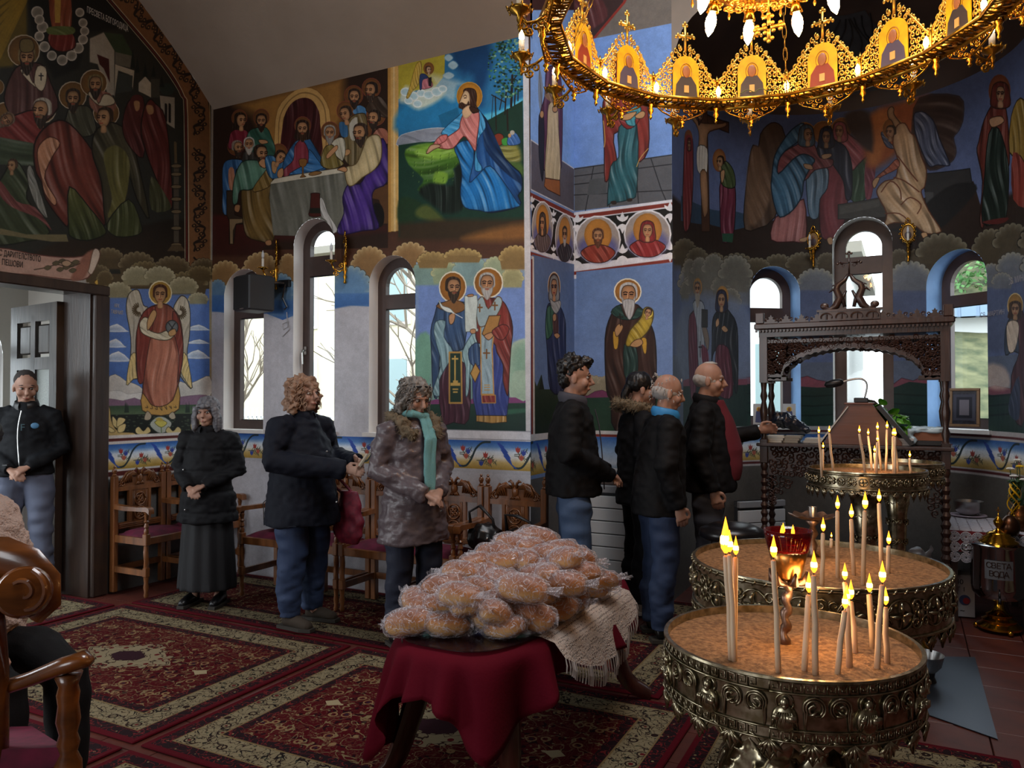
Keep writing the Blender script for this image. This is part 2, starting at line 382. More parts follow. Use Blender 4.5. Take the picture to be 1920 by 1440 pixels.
def vnoise(p, sc):
    q = p*sc+100.0; i = np.floor(q).astype(int); f = q-i; f = f*f*(3-2*f); i %= 64; j = (i+1) % 64
    g = lambda a, b, c: _NZ[a, b, c]
    x0, y0, z0 = i.T; x1, y1, z1 = j.T; fx, fy, fz = f.T
    return (((g(x0, y0, z0)*(1-fx)+g(x1, y0, z0)*fx)*(1-fy)+(g(x0, y1, z0)*(1-fx)+g(x1, y1, z0)*fx)*fy)*(1-fz)+((g(x0, y0, z1)*(1-fx)+g(x1, y0, z1)*fx)*(1-fy)+(g(x0, y1, z1)*(1-fx)+g(x1, y1, z1)*fx)*fy)*fz)-.5
def spiral2(cx, cy, r0, r1, a0, turns, n=14, flip=1):
    return [(cx+(r0+(r1-r0)*i/n)*math.cos(a0+flip*2*PI*turns*i/n), cy+(r0+(r1-r0)*i/n)*math.sin(a0+flip*2*PI*turns*i/n)) for i in range(n+1)]
def text(name, body, size, loc, rot, mat, parent, ext=.0015, align='CENTER', sxy=(1, 1)):
    c = bpy.data.curves.new(name, 'FONT'); c.body = body; c.size = size; c.extrude = ext; c.align_x = align; c.resolution_u = 3
    t = bpy.data.objects.new(name, c); C.objects.link(t); dg = bpy.context.evaluated_depsgraph_get(); me = bpy.data.meshes.new_from_object(t.evaluated_get(dg)); bpy.data.objects.remove(t); bpy.data.curves.remove(c); me.name = name
    o = bpy.data.objects.new(name, me); C.objects.link(o); o.location = loc; o.rotation_euler = rot; o.scale = (sxy[0], sxy[1], 1); me.materials.clear(); me.materials.append(mat)
    if parent is not None: o.parent = parent
    return o
# ---------- the frescoes, measured from the photograph and laid onto each wall ----------
def inv_x(x): return lambda px, py: (lambda q: (q[1], q[2]))(at_x(px, py, x))
def inv_y(y): return lambda px, py: (lambda q: (q[0], q[2]))(at_y(px, py, y))
def fresco_back():
    c = Canvas(XA, XP, 0, ZTOP+.05, 3.2, inv_y(YB), 'b9b8bf')
    P, L, E, Hd = c.poly, c.line, c.ell, c.head
    c.T(0, 0, 1)
    P('3b2419', "380 150 1010 30 1010 500 380 520", sm=0)
    P('4a2b1c', "390 440 760 420 1010 400 1010 520 380 530", sm=0, to='5a3826')
    # blue belt and its ragged lower edge
    P('7f9fb4', "385 535 790 515 790 570 745 575 730 566 700 575 640 572 600 590 560 588 530 600 500 588 450 590 385 582", sm=0, to='2f62ad')
    # supper scene
    c.T(380, 120, 4)
    P('2c1a10', "45 350 1390 -10 1390 1380 45 1400", sm=0)
    P('4a1712', "60 1130 400 1150 900 1240 1390 1200 1390 1260 900 1310 500 1330 400 1440 60 1440", sm=0, to='3a1a14', soft=30)
    P('9a6a2e', "240 300 560 210 1060 90 1050 420 900 700 560 700 470 560 380 380", sm=0, soft=90)
    P('c79a55', "540 720 545 420 590 290 690 200 770 175 860 200 930 290 960 420 960 720 880 720 880 420 850 320 770 255 690 290 620 380 600 460 600 720", ol='7a5222', ow=4, sm=2)
    L('8f6a38', 9, "572 720 572 440 620 310 700 235 770 215 850 240 905 310 925 430 925 700")
    P('3d0f10', "602 720 602 450 640 330 700 270 770 253 830 280 872 360 880 440 880 720", fold=(90, 60, .35))
    # apostles, left
    for a in ((275, 405, 58), (440, 400, 60), (247, 620, 60), (350, 590, 55), (572, 665, 64), (750, 460, 62), (955, 505, 68), (1133, 235, 70), (1265, 180, 70), (1073, 350, 68), (1300, 385, 72), (1195, 500, 72)):
        c.halo(a[0], a[1], a[2], a[2]*1.06, '7c4a22', '8a4030', .06)
    P('7a1c2c', "200 560 215 510 260 490 330 500 350 560 330 600 200 640", fold=(70, 45, .35), ol='1c0c08', ow=4)
    Hd(280, 425, 105, hair='241409', turn=1, long=True)
    P('2c5a48', "345 510 400 480 480 480 520 560 545 640 520 700 400 720 330 600", fold=(60, 60, .4), ol='101a14', ow=4)
    Hd(440, 430, 105, hair='2b1a10', beard='2b1a10', turn=0)
    P('c08a5c', "420 570 470 570 490 590 440 600", ol='3a2010', ow=3)
    P('2c5f96', "150 960 150 780 190 720 290 720 300 760 250 800 240 950 200 1120 150 1110", fold=(80, 50, .45), ol='0e1a26', ow=4)
    P('b8795a', "195 790 235 790 240 940 200 930", fold=(85, 30, .2))
    Hd(258, 630, 100, hair='8a7a6a', beard='33231a', turn=1)
    P('33302a', "300 700 320 660 400 670 400 740 300 730", fold=(70, 40, .3))
    Hd(348, 605, 100, hair='b8b2a4', beard='b8b2a4', turn=0)
    # seated man in green and ochre
    P('3a2c20', "180 950 230 950 240 1130 300 1150 300 1200 250 1200 230 1350 200 1350 200 1180 180 1130", ol='120b06', ow=5, sm=0)
    P('8a7150', "200 1160 300 1160 300 1190 250 1200 228 1250 228 1350 205 1350", sm=0, ol='2c1e10', ow=4)
    P('7c5f2c', "290 940 340 920 520 760 520 900 500 1000 530 1090 540 1290 500 1340 440 1330 330 1290 300 1150", fold=(70, 60, .5), ol='2a1c0a', ow=6, edge=.3)
    P('5d8f76', "225 1040 235 870 290 740 380 720 470 740 500 790 440 850 370 940 280 950 260 1040", fold=(60, 60, .5), ol='14251c', ow=6, edge=.2)
    P('85682f', "380 930 450 830 500 780 520 900 400 960", fold=(50, 40, .4), ol='2a1c0a', ow=4)
    Hd(432, 675, 125, hair='2a1c12', beard='2a1c12', turn=1)
    P('c08a5c', "420 740 450 710 480 730 470 780 440 770", ol='3a2010', ow=4)
    P('a8764c', "245 1060 280 1060 270 1110 240 1100", ol='3a2010', ow=3)
    P('a8764c', "470 1330 510 1320 515 1355 480 1360", ol='3a2010', ow=3)
    P('2f6a9c', "470 700 530 690 610 740 600 840 520 860 480 800", fold=(60, 45, .5), ol='10202c', ow=4)
    P('b98a58', "520 730 560 750 545 820 520 800", ol='3a2010', ow=3)
    Hd(575, 700, 100, hair='2c1a10', turn=1, tilt=.5)
    # central figure
    P('2c66a0', "600 830 610 720 680 600 720 570 790 550 840 620 900 720 930 760 900 800 640 840", fold=(60, 50, .5), ol='0f2233', ow=5, edge=.2)
    P('8c2f3e', "610 790 680 720 690 620 740 570 790 640 790 770 700 790 640 840 600 840", fold=(75, 45, .4), ol='2a0c12', ow=4)
    P('2f6fae', "650 830 720 780 790 740 800 640 880 740 920 770 820 810", fold=(30, 40, .5), ol='0f2233', ow=4)
    Hd(748, 490, 120, hair='2a160c', beard='3a2010', long=True)
    P('c08a5c', "565 800 600 780 605 830 580 860 560 840", ol='3a2010', ow=4); P('c08a5c', "890 740 940 725 960 770 930 785", ol='3a2010', ow=4)
    # right group
    P('3f77a8', "1130 370 1140 330 1180 310 1225 340 1215 400", fold=(60, 40, .4)); Hd(1137, 250, 115, hair='2a1c14', beard='2a1c14')
    P('3c2c20', "1225 350 1250 280 1320 240 1380 300 1390 400 1300 380", fold=(50, 45, .4), ol='150d08', ow=4); Hd(1268, 200, 115, hair='241811', beard='3a2a20', turn=-1)
    P('6e5c36', "1080 470 1110 400 1180 370 1230 400 1230 620 1180 760 1100 760 1050 680 1060 560", fold=(75, 50, .5), ol='2a200e', ow=5)
    P('2d5f8c', "1025 440 1080 450 1090 540 1040 540", fold=(75, 30, .3)); P('b8b2a0', "1100 450 1160 400 1150 560 1110 560", fold=(80, 35, .3))
    Hd(1078, 375, 110, hair='33231a', turn=-1, tilt=-.2)
    P('b88a58', "1060 650 1100 640 1105 670 1070 690", ol='3a2010', ow=3)
    P('b9b39b', "960 620 1000 560 1060 560 1070 660 1040 740 960 770", fold=(60, 45, .4), ol='33301f', ow=4)
    P('7c6a30', "890 700 920 620 980 610 1000 690 1060 750 960 790 890 760", fold=(60, 45, .5), ol='2a200e', ow=5)
    P('c08a5c', "930 680 1000 610 1010 640 940 710", ol='3a2010', ow=3); Hd(953, 520, 110, hair='9a948a', beard='8a847a', turn=0)
    P('9c5a44', "1270 540 1320 480 1385 500 1388 600 1300 570", fold=(50, 40, .4), ol='2a120a', ow=4); Hd(1290, 410, 115, hair='241811', beard='2c1e16', turn=-1)
    # table and cloth
    P('cfc6ae', "510 890 540 860 700 830 1030 780 1090 790 1100 815 800 855 510 905", sm=0, ol='5a5040', ow=3)
    P('6f6f62', "510 900 1090 808 1080 1000 1040 1250 960 1280 900 1270 700 1290 530 1285 500 1000", sm=0, fold=(88, 90, .28), edge=.2)
    P('8a5a26', "725 715 780 715 775 760 758 775 758 830 775 845 730 850 745 830 745 775 728 760", ol='2a1808', ow=3)
    P('8a6234', "795 825 840 805 890 810 880 825 820 838", ol='3a2410', ow=3)
    # purple figure
    P('5d3a1e', "1270 930 1390 900 1390 1200 1350 1200 1350 1100 1320 1020 1270 1010", sm=0, ol='2a180a', ow=5)
    P('0f0a08', "1280 1060 1330 1050 1360 1120 1350 1210 1300 1210", ol='1c100a', ow=3)
    P('4a2a8c', "1095 900 1180 900 1240 810 1330 750 1340 560 1385 640 1385 880 1290 940 1270 1010 1290 1120 1320 1230 1200 1250 1050 1280 1010 1240 1060 1120 1050 1000", fold=(75, 70, .6), ol='180a3c', ow=7, edge=.3)
    P('d3bc86', "1070 780 1150 750 1200 640 1230 560 1290 530 1335 560 1340 700 1290 790 1200 850 1130 910 1085 900", fold=(60, 60, .35), ol='5a4520', ow=6, edge=.2)
    P('c08a5c', "1010 790 1060 770 1085 790 1070 810 1030 800", ol='3a2010', ow=4)
    Hd(1188, 520, 135, hair='33241a', beard='33241a', turn=-1, tilt=-.1)
    # jug and towel
    P('4a1a14', "812 990 815 970 875 970 878 1000 888 1080 888 1140 800 1140 805 1080", ol='1a0806', ow=4); P('1c1c14', "806 1080 886 1080 888 1120 802 1120", sm=0)
    P('c7c4bd', "880 1010 905 1020 940 1120 1010 1240 960 1270 930 1180 890 1140", fold=(70, 30, .4), ol='5a584f', ow=3)
    # ochre pilaster
    P('d8a95c', "1388 22 1470 0 1480 1252 1392 1260", sm=0, ol='5a3c18', ow=4); P('c08a3e', "1388 22 1410 15 1412 1260 1392 1260", sm=0); P('e6c483', "1428 10 1440 8 1448 1256 1434 1256", sm=0, soft=8)
    # kneeling prayer scene
    c.T(730, 50, 3.6)
    P('2470a4', "62 240 900 30 912 800 62 830", sm=0)
    P('0f3f70', "440 130 660 90 690 260 640 430 620 600 560 330 500 330 430 240", sm=2, soft=60)
    P('1f7fb8', "66 560 300 420 520 440 600 560 900 500 905 640 600 640 400 640 66 720", soft=50)
    P('4dbbe0', "620 600 760 560 900 480 900 560 760 590 650 640", soft=20)
    P('b5a62e', "62 240 376 175 372 330 300 420 180 430 62 490", sm=0)
    for x, y, w, h in ((400, 210, 60, 50), (430, 260, 70, 60), (400, 330, 80, 50)): P('9fc2d0', [(x-w/2, y), (x, y-h/2), (x+w/2, y), (x, y+h/2)], soft=8, ol='4f8cb8', ow=2)
    P('d9e4dc', "290 320 520 390 460 400 440 500 380 480 300 380", soft=40, a=.6)
    P('c8d8c8', "66 500 110 400 180 440 240 400 330 400 380 440 330 500 200 560 120 520", soft=30)
    for x, y, r in ((110, 440, 34), (160, 470, 36), (215, 450, 30), (265, 460, 34), (320, 440, 36), (190, 520, 30), (130, 500, 28), (360, 420, 28)): E('a9cfd8', x, y, r, r*.8, ol='e8f0ec', ow=4, rim=('f0f4ee', 6))
    # small angel
    P('c9a53a', "215 240 185 250 160 320 140 400 115 475 130 480 160 430 190 400 215 330", fold=(70, 14, .5), ol='6e551a', ow=3)
    c.halo(266, 282, 36, 42, '8a5622', 'a86b30', .05); P('c7727e', "215 420 212 350 240 320 270 350 290 380 285 408", fold=(80, 18, .3), ol='4a2028', ow=3); P('2a3c6c', "205 420 205 330 235 318 262 345 225 360 218 420", ol='101c34', ow=2)
    Hd(262, 292, 48, hair='3a2012', turn=1, skin='d8b088'); P('201a20', "262 345 285 340 285 405 265 400", sm=0)
    # hills, grass and rock
    P('176a98', "330 600 460 545 480 620 360 690", sm=1); P('8d93a0', "66 745 130 715 280 685 400 690 420 740 300 770 66 810", ol='d4d8dc', ow=3, fold=(10, 40, .2))
    P('163a2c', "62 800 200 780 420 770 900 500 912 1300 62 1420", sm=0)
    P('5d8f22', "110 830 250 785 420 800 485 850 480 930 430 960 440 1010 300 1060 240 1110 190 1100 230 1030 130 930", fold=(8, 70, .45), to='2c5a1a', soft=12)
    P('87b83a', "180 830 330 800 460 850 420 880 300 900 200 880", soft=20, fold=(5, 30, .3)); P('7aa832', "310 980 390 990 380 1060 300 1060", soft=16)
    for i in range(40):
        x = 130+(i*97) % 330; y = 840+(i*53) % 220; L('22400f', 2.5, [(x, y), (x+4, y-12)], sm=0); L('a8cc58', 2, [(x+10, y), (x+13, y-9)], sm=0)
    P('0e1c14', "200 1120 260 1060 330 1060 430 1070 440 960 490 940 500 1220 380 1260 330 1230", soft=25, fold=(75, 50, .4))
    P('1d3a20', "62 1180 130 1150 240 1220 150 1330 62 1330", soft=20); P('53602a', "180 1240 250 1200 330 1260 380 1330 200 1290", soft=25)
    P('3a2c1a', "62 1330 400 1300 912 1300 912 1440 62 1440", sm=0, soft=40); P('8a5a2a', "600 1390 912 1330 912 1440 500 1440", soft=50)
    P('1a3a2c', "640 640 760 600 900 500 905 820 730 800", sm=0, soft=10)
    for x0, y0, x1, y1, w in ((830, 330, 822, 540, 16), (790, 420, 780, 590, 10), (715, 470, 722, 700, 8), (850, 420, 845, 530, 9), (760, 480, 745, 560, 7), (870, 400, 868, 500, 8), (795, 560, 800, 700, 12), (820, 380, 860, 330, 8), (700, 470, 690, 620, 4), (690, 460, 780, 510, 6)): L('241c16', w, [(x0, y0), (x1, y1)], sm=0)
    rg = np.random.RandomState(5)
    for i in range(330):
        x = rg.uniform(650, 895); y = rg.uniform(80, 480)
        if (x-800)**2/130**2+(y-270)**2/210**2 > 1.05: continue
        E(('16382a', '1f5238', '0f2a22', '7fae8c', '3c7a52')[rg.randint(5)], x, y, rg.uniform(5, 13), rg.uniform(4, 9), n=6)
    P('8f8a3c', "740 810 860 800 890 900 830 920 750 880", soft=30, fold=(5, 30, .4)); P('4c6a2c', "760 930 890 920 900 1010 840 960", soft=20)
    P('8a3420', "705 740 740 720 770 740 760 795 710 798", ol='301008', ow=3); P('3f9a3a', "760 760 800 750 800 798 765 798", ol='103010', ow=2); P('3a6ab0', "805 740 850 715 885 770 870 795 800 798", fold=(60, 20, .4), ol='10203c', ow=3); E('b0aa9c', 830, 715, 16, 16); E('c8905c', 812, 735, 11, 14)
    # kneeling figure
    P('1b57a0', "590 570 650 620 700 720 760 860 830 940 890 1000 895 1100 870 1140 880 1210 700 1255 620 1240 540 1230 500 1200 480 1100 500 960 580 850 600 700", fold=(65, 60, .55), ol='061428', ow=7, edge=.3)
    P('1a7fd0', "440 820 500 770 560 790 570 900 540 1050 600 1000 680 940 780 1060 860 1180 870 1215 680 1250 610 1240 510 1220 480 1130 490 1000 470 900", fold=(60, 55, .65), ol='08284c', ow=5, edge=.2)
    P('0c2c58', "640 620 720 760 800 920 880 1010 890 1060 800 1000 700 900 640 800", fold=(60, 50, .5), soft=6)
    P('3d9fd8', "350 720 400 660 470 600 510 560 500 620 470 700 400 740", fold=(40, 30, .4), ol='0c3458', ow=4)
    P('3d9fd8', "595 560 630 600 650 680 600 760 590 880 630 960 580 970 580 850 600 700", fold=(75, 26, .5), ol='0c3458', ow=4)
    P('d67a72', "480 640 510 580 590 560 608 620 590 760 580 840 540 780 500 740 430 820 340 820 320 800 400 740 470 690", fold=(50, 38, .4), ol='6a201c', ow=5)
    P('cf6c68', "300 790 340 740 390 730 380 770 320 800", fold=(50, 20, .3), ol='6a201c', ow=4)
    P('dcaa80', "250 850 280 800 330 795 345 810 300 830 262 856", ol='4a2412', ow=4, edge=.2)
    c.halo(541, 470, 86, 96, 'c5801f', 'd99a3a', .05)
    P('3a1f12', "500 430 530 415 575 425 590 470 585 530 600 560 570 585 540 560 530 520 510 470", fold=(80, 16, .4), ol='180a05', ow=4)
    P('e2bd8e', "500 445 515 430 540 450 545 520 530 550 500 560 480 545 470 520 485 480", ol='4a2412', ow=4, edge=.25)
    P('3a1f12', "470 522 490 510 520 525 535 500 540 540 510 555 470 550", fold=(70, 10, .3)); P('dcb084', "495 560 540 530 560 580 520 620 495 600", edge=.3)
    L('2a120a', 4, "500 470 512 462 522 470"); L('2a120a', 5, "505 482 520 480"); P('3a1f12', "540 540 590 550 605 575 560 580", ol='180a05', ow=3)
    # clouds below the scenes
    c.T(390, 400, 3.2)
    P('8f6a3e', "18 400 170 380 300 330 510 340 510 400 18 460", soft=6); P('8f6a3e', "760 330 900 330 1240 300 1312 340 1312 420 760 440", soft=6)
    for a in ((105, 420, 190, 130), (315, 370, 200, 130), (480, 350, 100, 105), (970, 330, 200, 125), (1215, 320, 220, 140), (1330, 420, 100, 140)): c.cloud(*a, rim='d6b981', fill='8f6a3e', ol='33241a')
    for a in ((60, 500, 100, 100), (440, 500, 150, 135)): c.cloud(*a, rim='93acb4', fill='5c83a8', ol='3a2c22', foot=.8)
    c.cloud(860, 480, 220, 155, rim='9fb4b0', fill='5f8ab4', ol='3a2c22', foot=.4)
    c.T(390, 400, 3.2)
    P('4a78b4', "18 490 100 490 100 585 18 590", sm=0, soft=10, to='3465a8'); P('4a78b4', "365 520 515 520 515 610 430 605 365 600", sm=0, soft=10, to='3465a8'); P('4a78b4', "762 480 968 480 968 548 860 552 762 572", sm=0, soft=10, to='3465a8')
    # right panel with two bishops
    c.T(780, 480, 3.43)
    P('8fa4b8', "0 40 740 0 740 1160 0 1160", sm=0, to='6e9a8c'); P('6f8dcc', "0 160 740 120 740 560 0 560", sm=0, soft=60)
    P('6fa58c', "0 540 90 510 90 800 0 830", soft=20); P('7fa890', "600 600 700 530 740 560 740 900 600 900", soft=14, rim=('b4c8b0', 30)); P('9db8a0', "620 760 680 735 740 760 740 900 620 900", soft=10)
    for a in ((60, 140, 190, 90, '8fb09c', '7c9c94'), (190, 130, 170, 90, 'c9c892', '8fa07c'), (345, 120, 190, 140, '9cbcb0', '7fa0a0'), (510, 110, 150, 100, 'c8cc9c', '95a484'), (620, 160, 130, 80, 'd4cc94', 'a09c6c')): c.cloud(a[0], a[1], a[2], a[3], rim=a[4], fill=a[5], ol='6a7058', foot=.5)
    for a in ((110, 40, 200, 60), (640, 30, 200, 90), (300, 10, 240, 50)): c.cloud(*a, rim='cdb06c', fill='8c7040', ol='4a3a24')
    P('7f3a72', "0 960 130 920 330 940 380 905 640 910 690 935 740 910 740 960 0 990", sm=1); P('1a4030', "0 955 740 945 740 1160 0 1160", sm=0, to='122c28'); P('2c6048', "560 990 740 980 740 1000 560 1020", soft=10)
    c.halo(236, 200, 86, 98, 'b5701f'); c.halo(465, 172, 92, 96, 'b5701f')
    P('451a2c', "150 720 330 700 340 1050 240 1070 170 1060", fold=(88, 30, .4), ol='1a0810', ow=4)
    P('2c3c8c', "380 620 560 600 585 1020 390 1030", fold=(88, 30, .35), ol='101840', ow=4); P('b98a3e', "388 1025 582 1028 584 1068 490 1076 388 1064", sm=0, fold=(88, 26, .5), ol='3a240c', ow=4)
    P('2e4f7c', "140 310 170 300 330 300 340 380 320 520 300 600 220 610 210 560 160 600 150 700 140 900 110 880 100 640 95 480 120 380", fold=(80, 40, .5), ol='0c1830', ow=5, edge=.25)
    P('7fa6b0', "130 420 190 420 180 520 240 620 190 720 150 800 150 900 108 870 160 700 130 560 115 480", fold=(70, 26, .45), ol='243c48', ow=4)
    P('8fb4ba', "300 610 380 480 390 580 350 700 340 860 320 900 320 720", fold=(75, 22, .45), ol='243c48', ow=4)
    P('2a4a78', "340 600 400 560 410 700 350 690", fold=(70, 30, .4), ol='0c1830', ow=4)
    P('8a5a28', "130 320 200 290 240 280 300 300 318 340 250 370 180 350", ol='3a200c', ow=4)
    P('12301f', "215 620 290 620 295 945 215 945", sm=0, ol='b98a3e', ow=11); P('c9a04a', "246 640 256 640 256 800 270 800 270 815 285 815 285 835 222 835 222 815 238 815 238 800 246 800", sm=0); P('c9a04a', "230 655 272 655 272 667 230 667", sm=0); P('c9a04a', "235 852 272 852 272 862 235 862", sm=0); P('c9a04a', "238 870 268 870 268 880 238 880", sm=0)
    P('8c2c22', "380 440 400 300 430 270 540 280 590 340 622 460 610 600 600 760 590 900 560 800 560 700 520 620 500 560 400 560", fold=(70, 45, .5), ol='2c0a08', ow=5, edge=.25)
    P('8fa9b4', "415 450 500 440 500 500 490 600 500 890 420 890", sm=0, fold=(85, 30, .3), ol='c08a3e', ow=8); P('8c2a24', "422 895 510 895 512 945 425 945", sm=0, fold=(88, 24, .4), ol='c08a3e', ow=6)
    P('9ab0b4', "385 330 395 290 430 262 465 340 520 262 555 290 520 380 440 450 400 440", ol='5a3a1c', ow=5)
    for x, y, s in ((410, 335, 22), (507, 322, 24), (454, 630, 28)): L('7a4a1c', 9, [(x, y-s), (x, y+s)], sm=0); L('7a4a1c', 9, [(x-s*.7, y-s*.2), (x+s*.7, y-s*.2)], sm=0)
    for y in (830, 845, 862): L('c08a3e', 5, [(440, y), (475, y)], sm=0)
    P('b07c3a', "470 385 545 382 520 480 435 512 425 500", sm=0, ol='4a2c0c', ow=5); P('c08a5c', "440 510 490 490 500 510 470 540 450 530", ol='3a2010', ow=4); P('8c2c22', "490 480 560 440 600 470 560 540 510 520", fold=(50, 26, .4), ol='2c0a08', ow=4)
    P('c9d4cc', "312 256 392 252 398 300 388 400 392 465 400 470 398 484 320 488 316 465", sm=0, fold=(88, 40, .12), ol='5a6a68', ow=4)
    P('c08a5c', "332 250 365 245 368 258 335 262", ol='3a2010', ow=3); P('c08a5c', "350 475 380 470 382 495 355 498", ol='3a2010', ow=3); P('c08a5c', "215 430 212 385 235 368 252 378 245 420 228 440", ol='3a2010', ow=4)
    L('dfe6e0', 10, "150 290 170 330 210 350 240 365"); P('dfe6e0', "148 285 172 320 215 335 240 362 200 360 160 330", ol='5a6a68', ow=3); L('e8ece8', 4, "230 360 298 398", sm=0)
    P('b98a3e', "382 690 412 740 380 812 350 755", sm=0, ol='4a2c0c', ow=5)
    Hd(238, 205, 125, hair='33200f', beard='33200f', turn=.4); Hd(457, 180, 128, hair='b0aca6', beard='b4b0aa', turn=0)
    # borders
    c.T(0, 0, 1); P('c9c8cc', "980 60 991 60 997 830 986 830", sm=0)
    c.T(0, 0, 1, True)
    P('cfcfd6', [(-3.20, 1.255), (XP+.01, 1.255), (XP+.01, 1.32), (-3.20, 1.32)], sm=0, ol='8f8f9a', ow=.006)
    c.band(XA, XP+.02, 1.03, 1.245, .18); c.T(0, 0, 1, True); P('b0b0b8', [(XA, 1.0), (XP+.02, 1.0), (XP+.02, 1.03), (XA, 1.03)], sm=0); c.grain(.05); c.mute(.1)
    return c
def fresco_left():
    c = Canvas(3.0, YB, 0, 5.9, 4.0, inv_x(XA), '9a968e')
    P, L, E, Hd = c.poly, c.line, c.ell, c.head
    c.T(0, 0, 2.571)
    P('24251f', "-120 -700 1020 -700 1016 1330 -120 1330", sm=0)
    P('5a4a18', "-60 -100 130 -40 130 240 60 320 -60 330", sm=0, soft=16)
    for i in range(7): L('8a6c1c', 16, [(130, -60+i*8), (-40, 40+i*52)], sm=0, a=.8)
    P('141614', "130 -40 560 -40 620 60 560 140 420 160 380 330 260 380 160 180", sm=0, soft=16)
    # upper cloud ring and robe
    for x, y, r in ((205, 130, 26), (190, 175, 22), (215, 225, 24), (250, 268, 22), (300, 290, 24), (345, 268, 24), (378, 232, 24), (400, 190, 22), (408, 150, 20), (400, 110, 20), (385, 60, 20), (180, 60, 28), (190, 95, 22)): E('6a6458', x, y, r, ol='b8b0a0', ow=4, rim=('a39c8c', 8))
    P('6a2018', "230 180 260 140 330 150 360 180 360 230 300 250 250 230", fold=(85, 26, .4), ol='1a0a08', ow=4); P('7c3a20', "240 -60 330 -60 345 120 300 150 250 130", fold=(85, 30, .4)); P('a88232', "262 -40 295 -40 290 110 265 110", sm=0); P('54602e', "236 130 350 130 350 165 236 165", fold=(0, 20, .2))
    # buildings
    P('8f8878', "432 185 500 155 552 240 552 460 520 460 470 310 432 300", sm=0, ol='4a463c', ow=3); P('2c3a24', "500 155 590 165 640 260 640 300 555 250", sm=0); P('5a5648', "555 250 640 270 640 330 555 310", sm=0)
    P('3a0f0e', "468 262 525 285 530 400 500 330 480 310", sm=0); P('9a917c', "555 310 648 340 640 430 625 360 570 340 552 470", sm=0); P('2e3430', "570 350 640 365 636 440 560 450", sm=0)
    P('a39a86', "668 400 700 368 728 400 728 470 690 450 668 440", sm=0); P('3a3a30', "728 380 770 380 770 470 728 470", sm=0); P('8f8878', "770 460 842 470 842 620 780 580", sm=0); E('22302a', 806, 430, 36, 30); L('141414', 12, "800 505 800 580", sm=0); L('141414', 12, "818 505 818 585", sm=0)
    for x, y, h in ((640, 330, 100), (662, 350, 80), (700, 370, 70), (740, 370, 60), (780, 420, 60)): P('121a16', [(x-12, y), (x, y-h), (x+12, y)], sm=0)
    P('1c1610', "550 1120 900 1060 905 1290 200 1250 300 1160", soft=20, to='2c2014')
    # clergy
    for a in ((115, 245, 76), (350, 460, 66), (452, 400, 64), (200, 525, 70), (512, 545, 62), (25, 560, 66), (-20, 420, 40)): c.halo(*a, col='6e4c22', ring='b8a890', w=.06)
    P('4a2c28', "20 470 60 350 110 310 200 310 245 400 280 520 180 600 60 560", fold=(75, 50, .35), ol='120a08', ow=5); P('b3a68a', "100 330 130 330 160 400 190 350 220 320 215 420 170 420 110 360", ol='2a2018', ow=3); P('b3a68a', "180 320 222 330 222 400 200 440 165 400", ol='2a2018', ow=3)
    for x, y in ((110, 338), (198, 370), (450, 470), (524, 475)): L('1c1c20', 5, [(x, y-16), (x, y+16)], sm=0); L('1c1c20', 5, [(x-10, y-5), (x+10, y-5)], sm=0)
    Hd(130, 280, 105, hair='6a5a34', beard='2a2018', turn=0, skin='a07850'); P('6a5a34', "95 220 105 190 150 190 165 225 150 250 105 250", ol='1c140c', ow=3)
    P('3c3c2c', "320 560 340 520 420 510 450 560 460 640 380 660 310 620", fold=(70, 34, .35), ol='0e0e0a', ow=4); Hd(352, 478, 90, hair='2a2018', beard='2a2018', turn=0, skin='a07850')
    P('7a4a3a', "430 470 450 440 530 450 560 520 500 560 440 520", fold=(70, 34, .3)); P('a89c80', "425 455 450 440 475 500 500 455 540 465 552 500 480 510", ol='2a2018', ow=3); Hd(460, 410, 90, hair='6a5a34', beard='2a2018', turn=0, skin='a07850')
    P('6a2420', "60 560 160 530 220 560 200 640 160 720 -60 660 -60 600", fold=(20, 50, .35), ol='140806', ow=5); Hd(28, 580, 80, hair='5a4634', beard='5a4634', skin='8a6242', tilt=1.0)
    P('33402c', "-60 650 160 690 170 800 -60 790", sm=0, fold=(5, 60, .3))
    P('6a2c20', "165 700 210 620 280 580 340 600 420 690 480 800 505 960 510 1080 440 1080 370 960 330 920 330 1080 300 1070 220 960 200 880 170 820", fold=(65, 65, .5), ol='160806', ow=6, edge=.2)
    P('b07856', "180 760 190 700 240 660 290 690 250 760 215 860 270 960 260 990 215 930 200 860", fold=(65, 30, .4), ol='3a1a10', ow=4); Hd(205, 535, 110, hair='9a9280', beard='2c2018', turn=-1, skin='a87c54')
    P('4a4c20', "330 1080 335 900 430 1000 500 1090 505 1130 420 1160 340 1140", fold=(80, 40, .35), to='2a3418', ol='10120a', ow=5)
    P('3e3a26', "445 680 470 620 540 590 610 630 650 720 720 1050 660 960 620 850 600 1000 560 1080 510 1080 490 880 450 760", fold=(72, 50, .4), ol='12100a', ow=6, edge=.2)
    P('5a5628', "560 700 500 740 520 860 540 960 520 1050 590 1000 620 880 620 760", fold=(75, 40, .3), soft=6); P('3c4220', "515 1080 620 960 680 1080 670 1130 560 1140", fold=(80, 34, .35), ol='10120a', ow=4); Hd(508, 570, 95, hair='2e2014', turn=-1, skin='b08458')
    P('4a1a18', "590 620 605 520 640 470 690 470 700 600 690 760 620 700", fold=(80, 36, .35), ol='140806', ow=4); P('541c18', "680 640 690 540 720 480 750 500 800 580 830 900 820 1010 740 830 700 720", fold=(80, 36, .35), ol='140806', ow=5); P('3a3c22', "730 850 810 960 820 1010 730 1010", fold=(85, 26, .3))
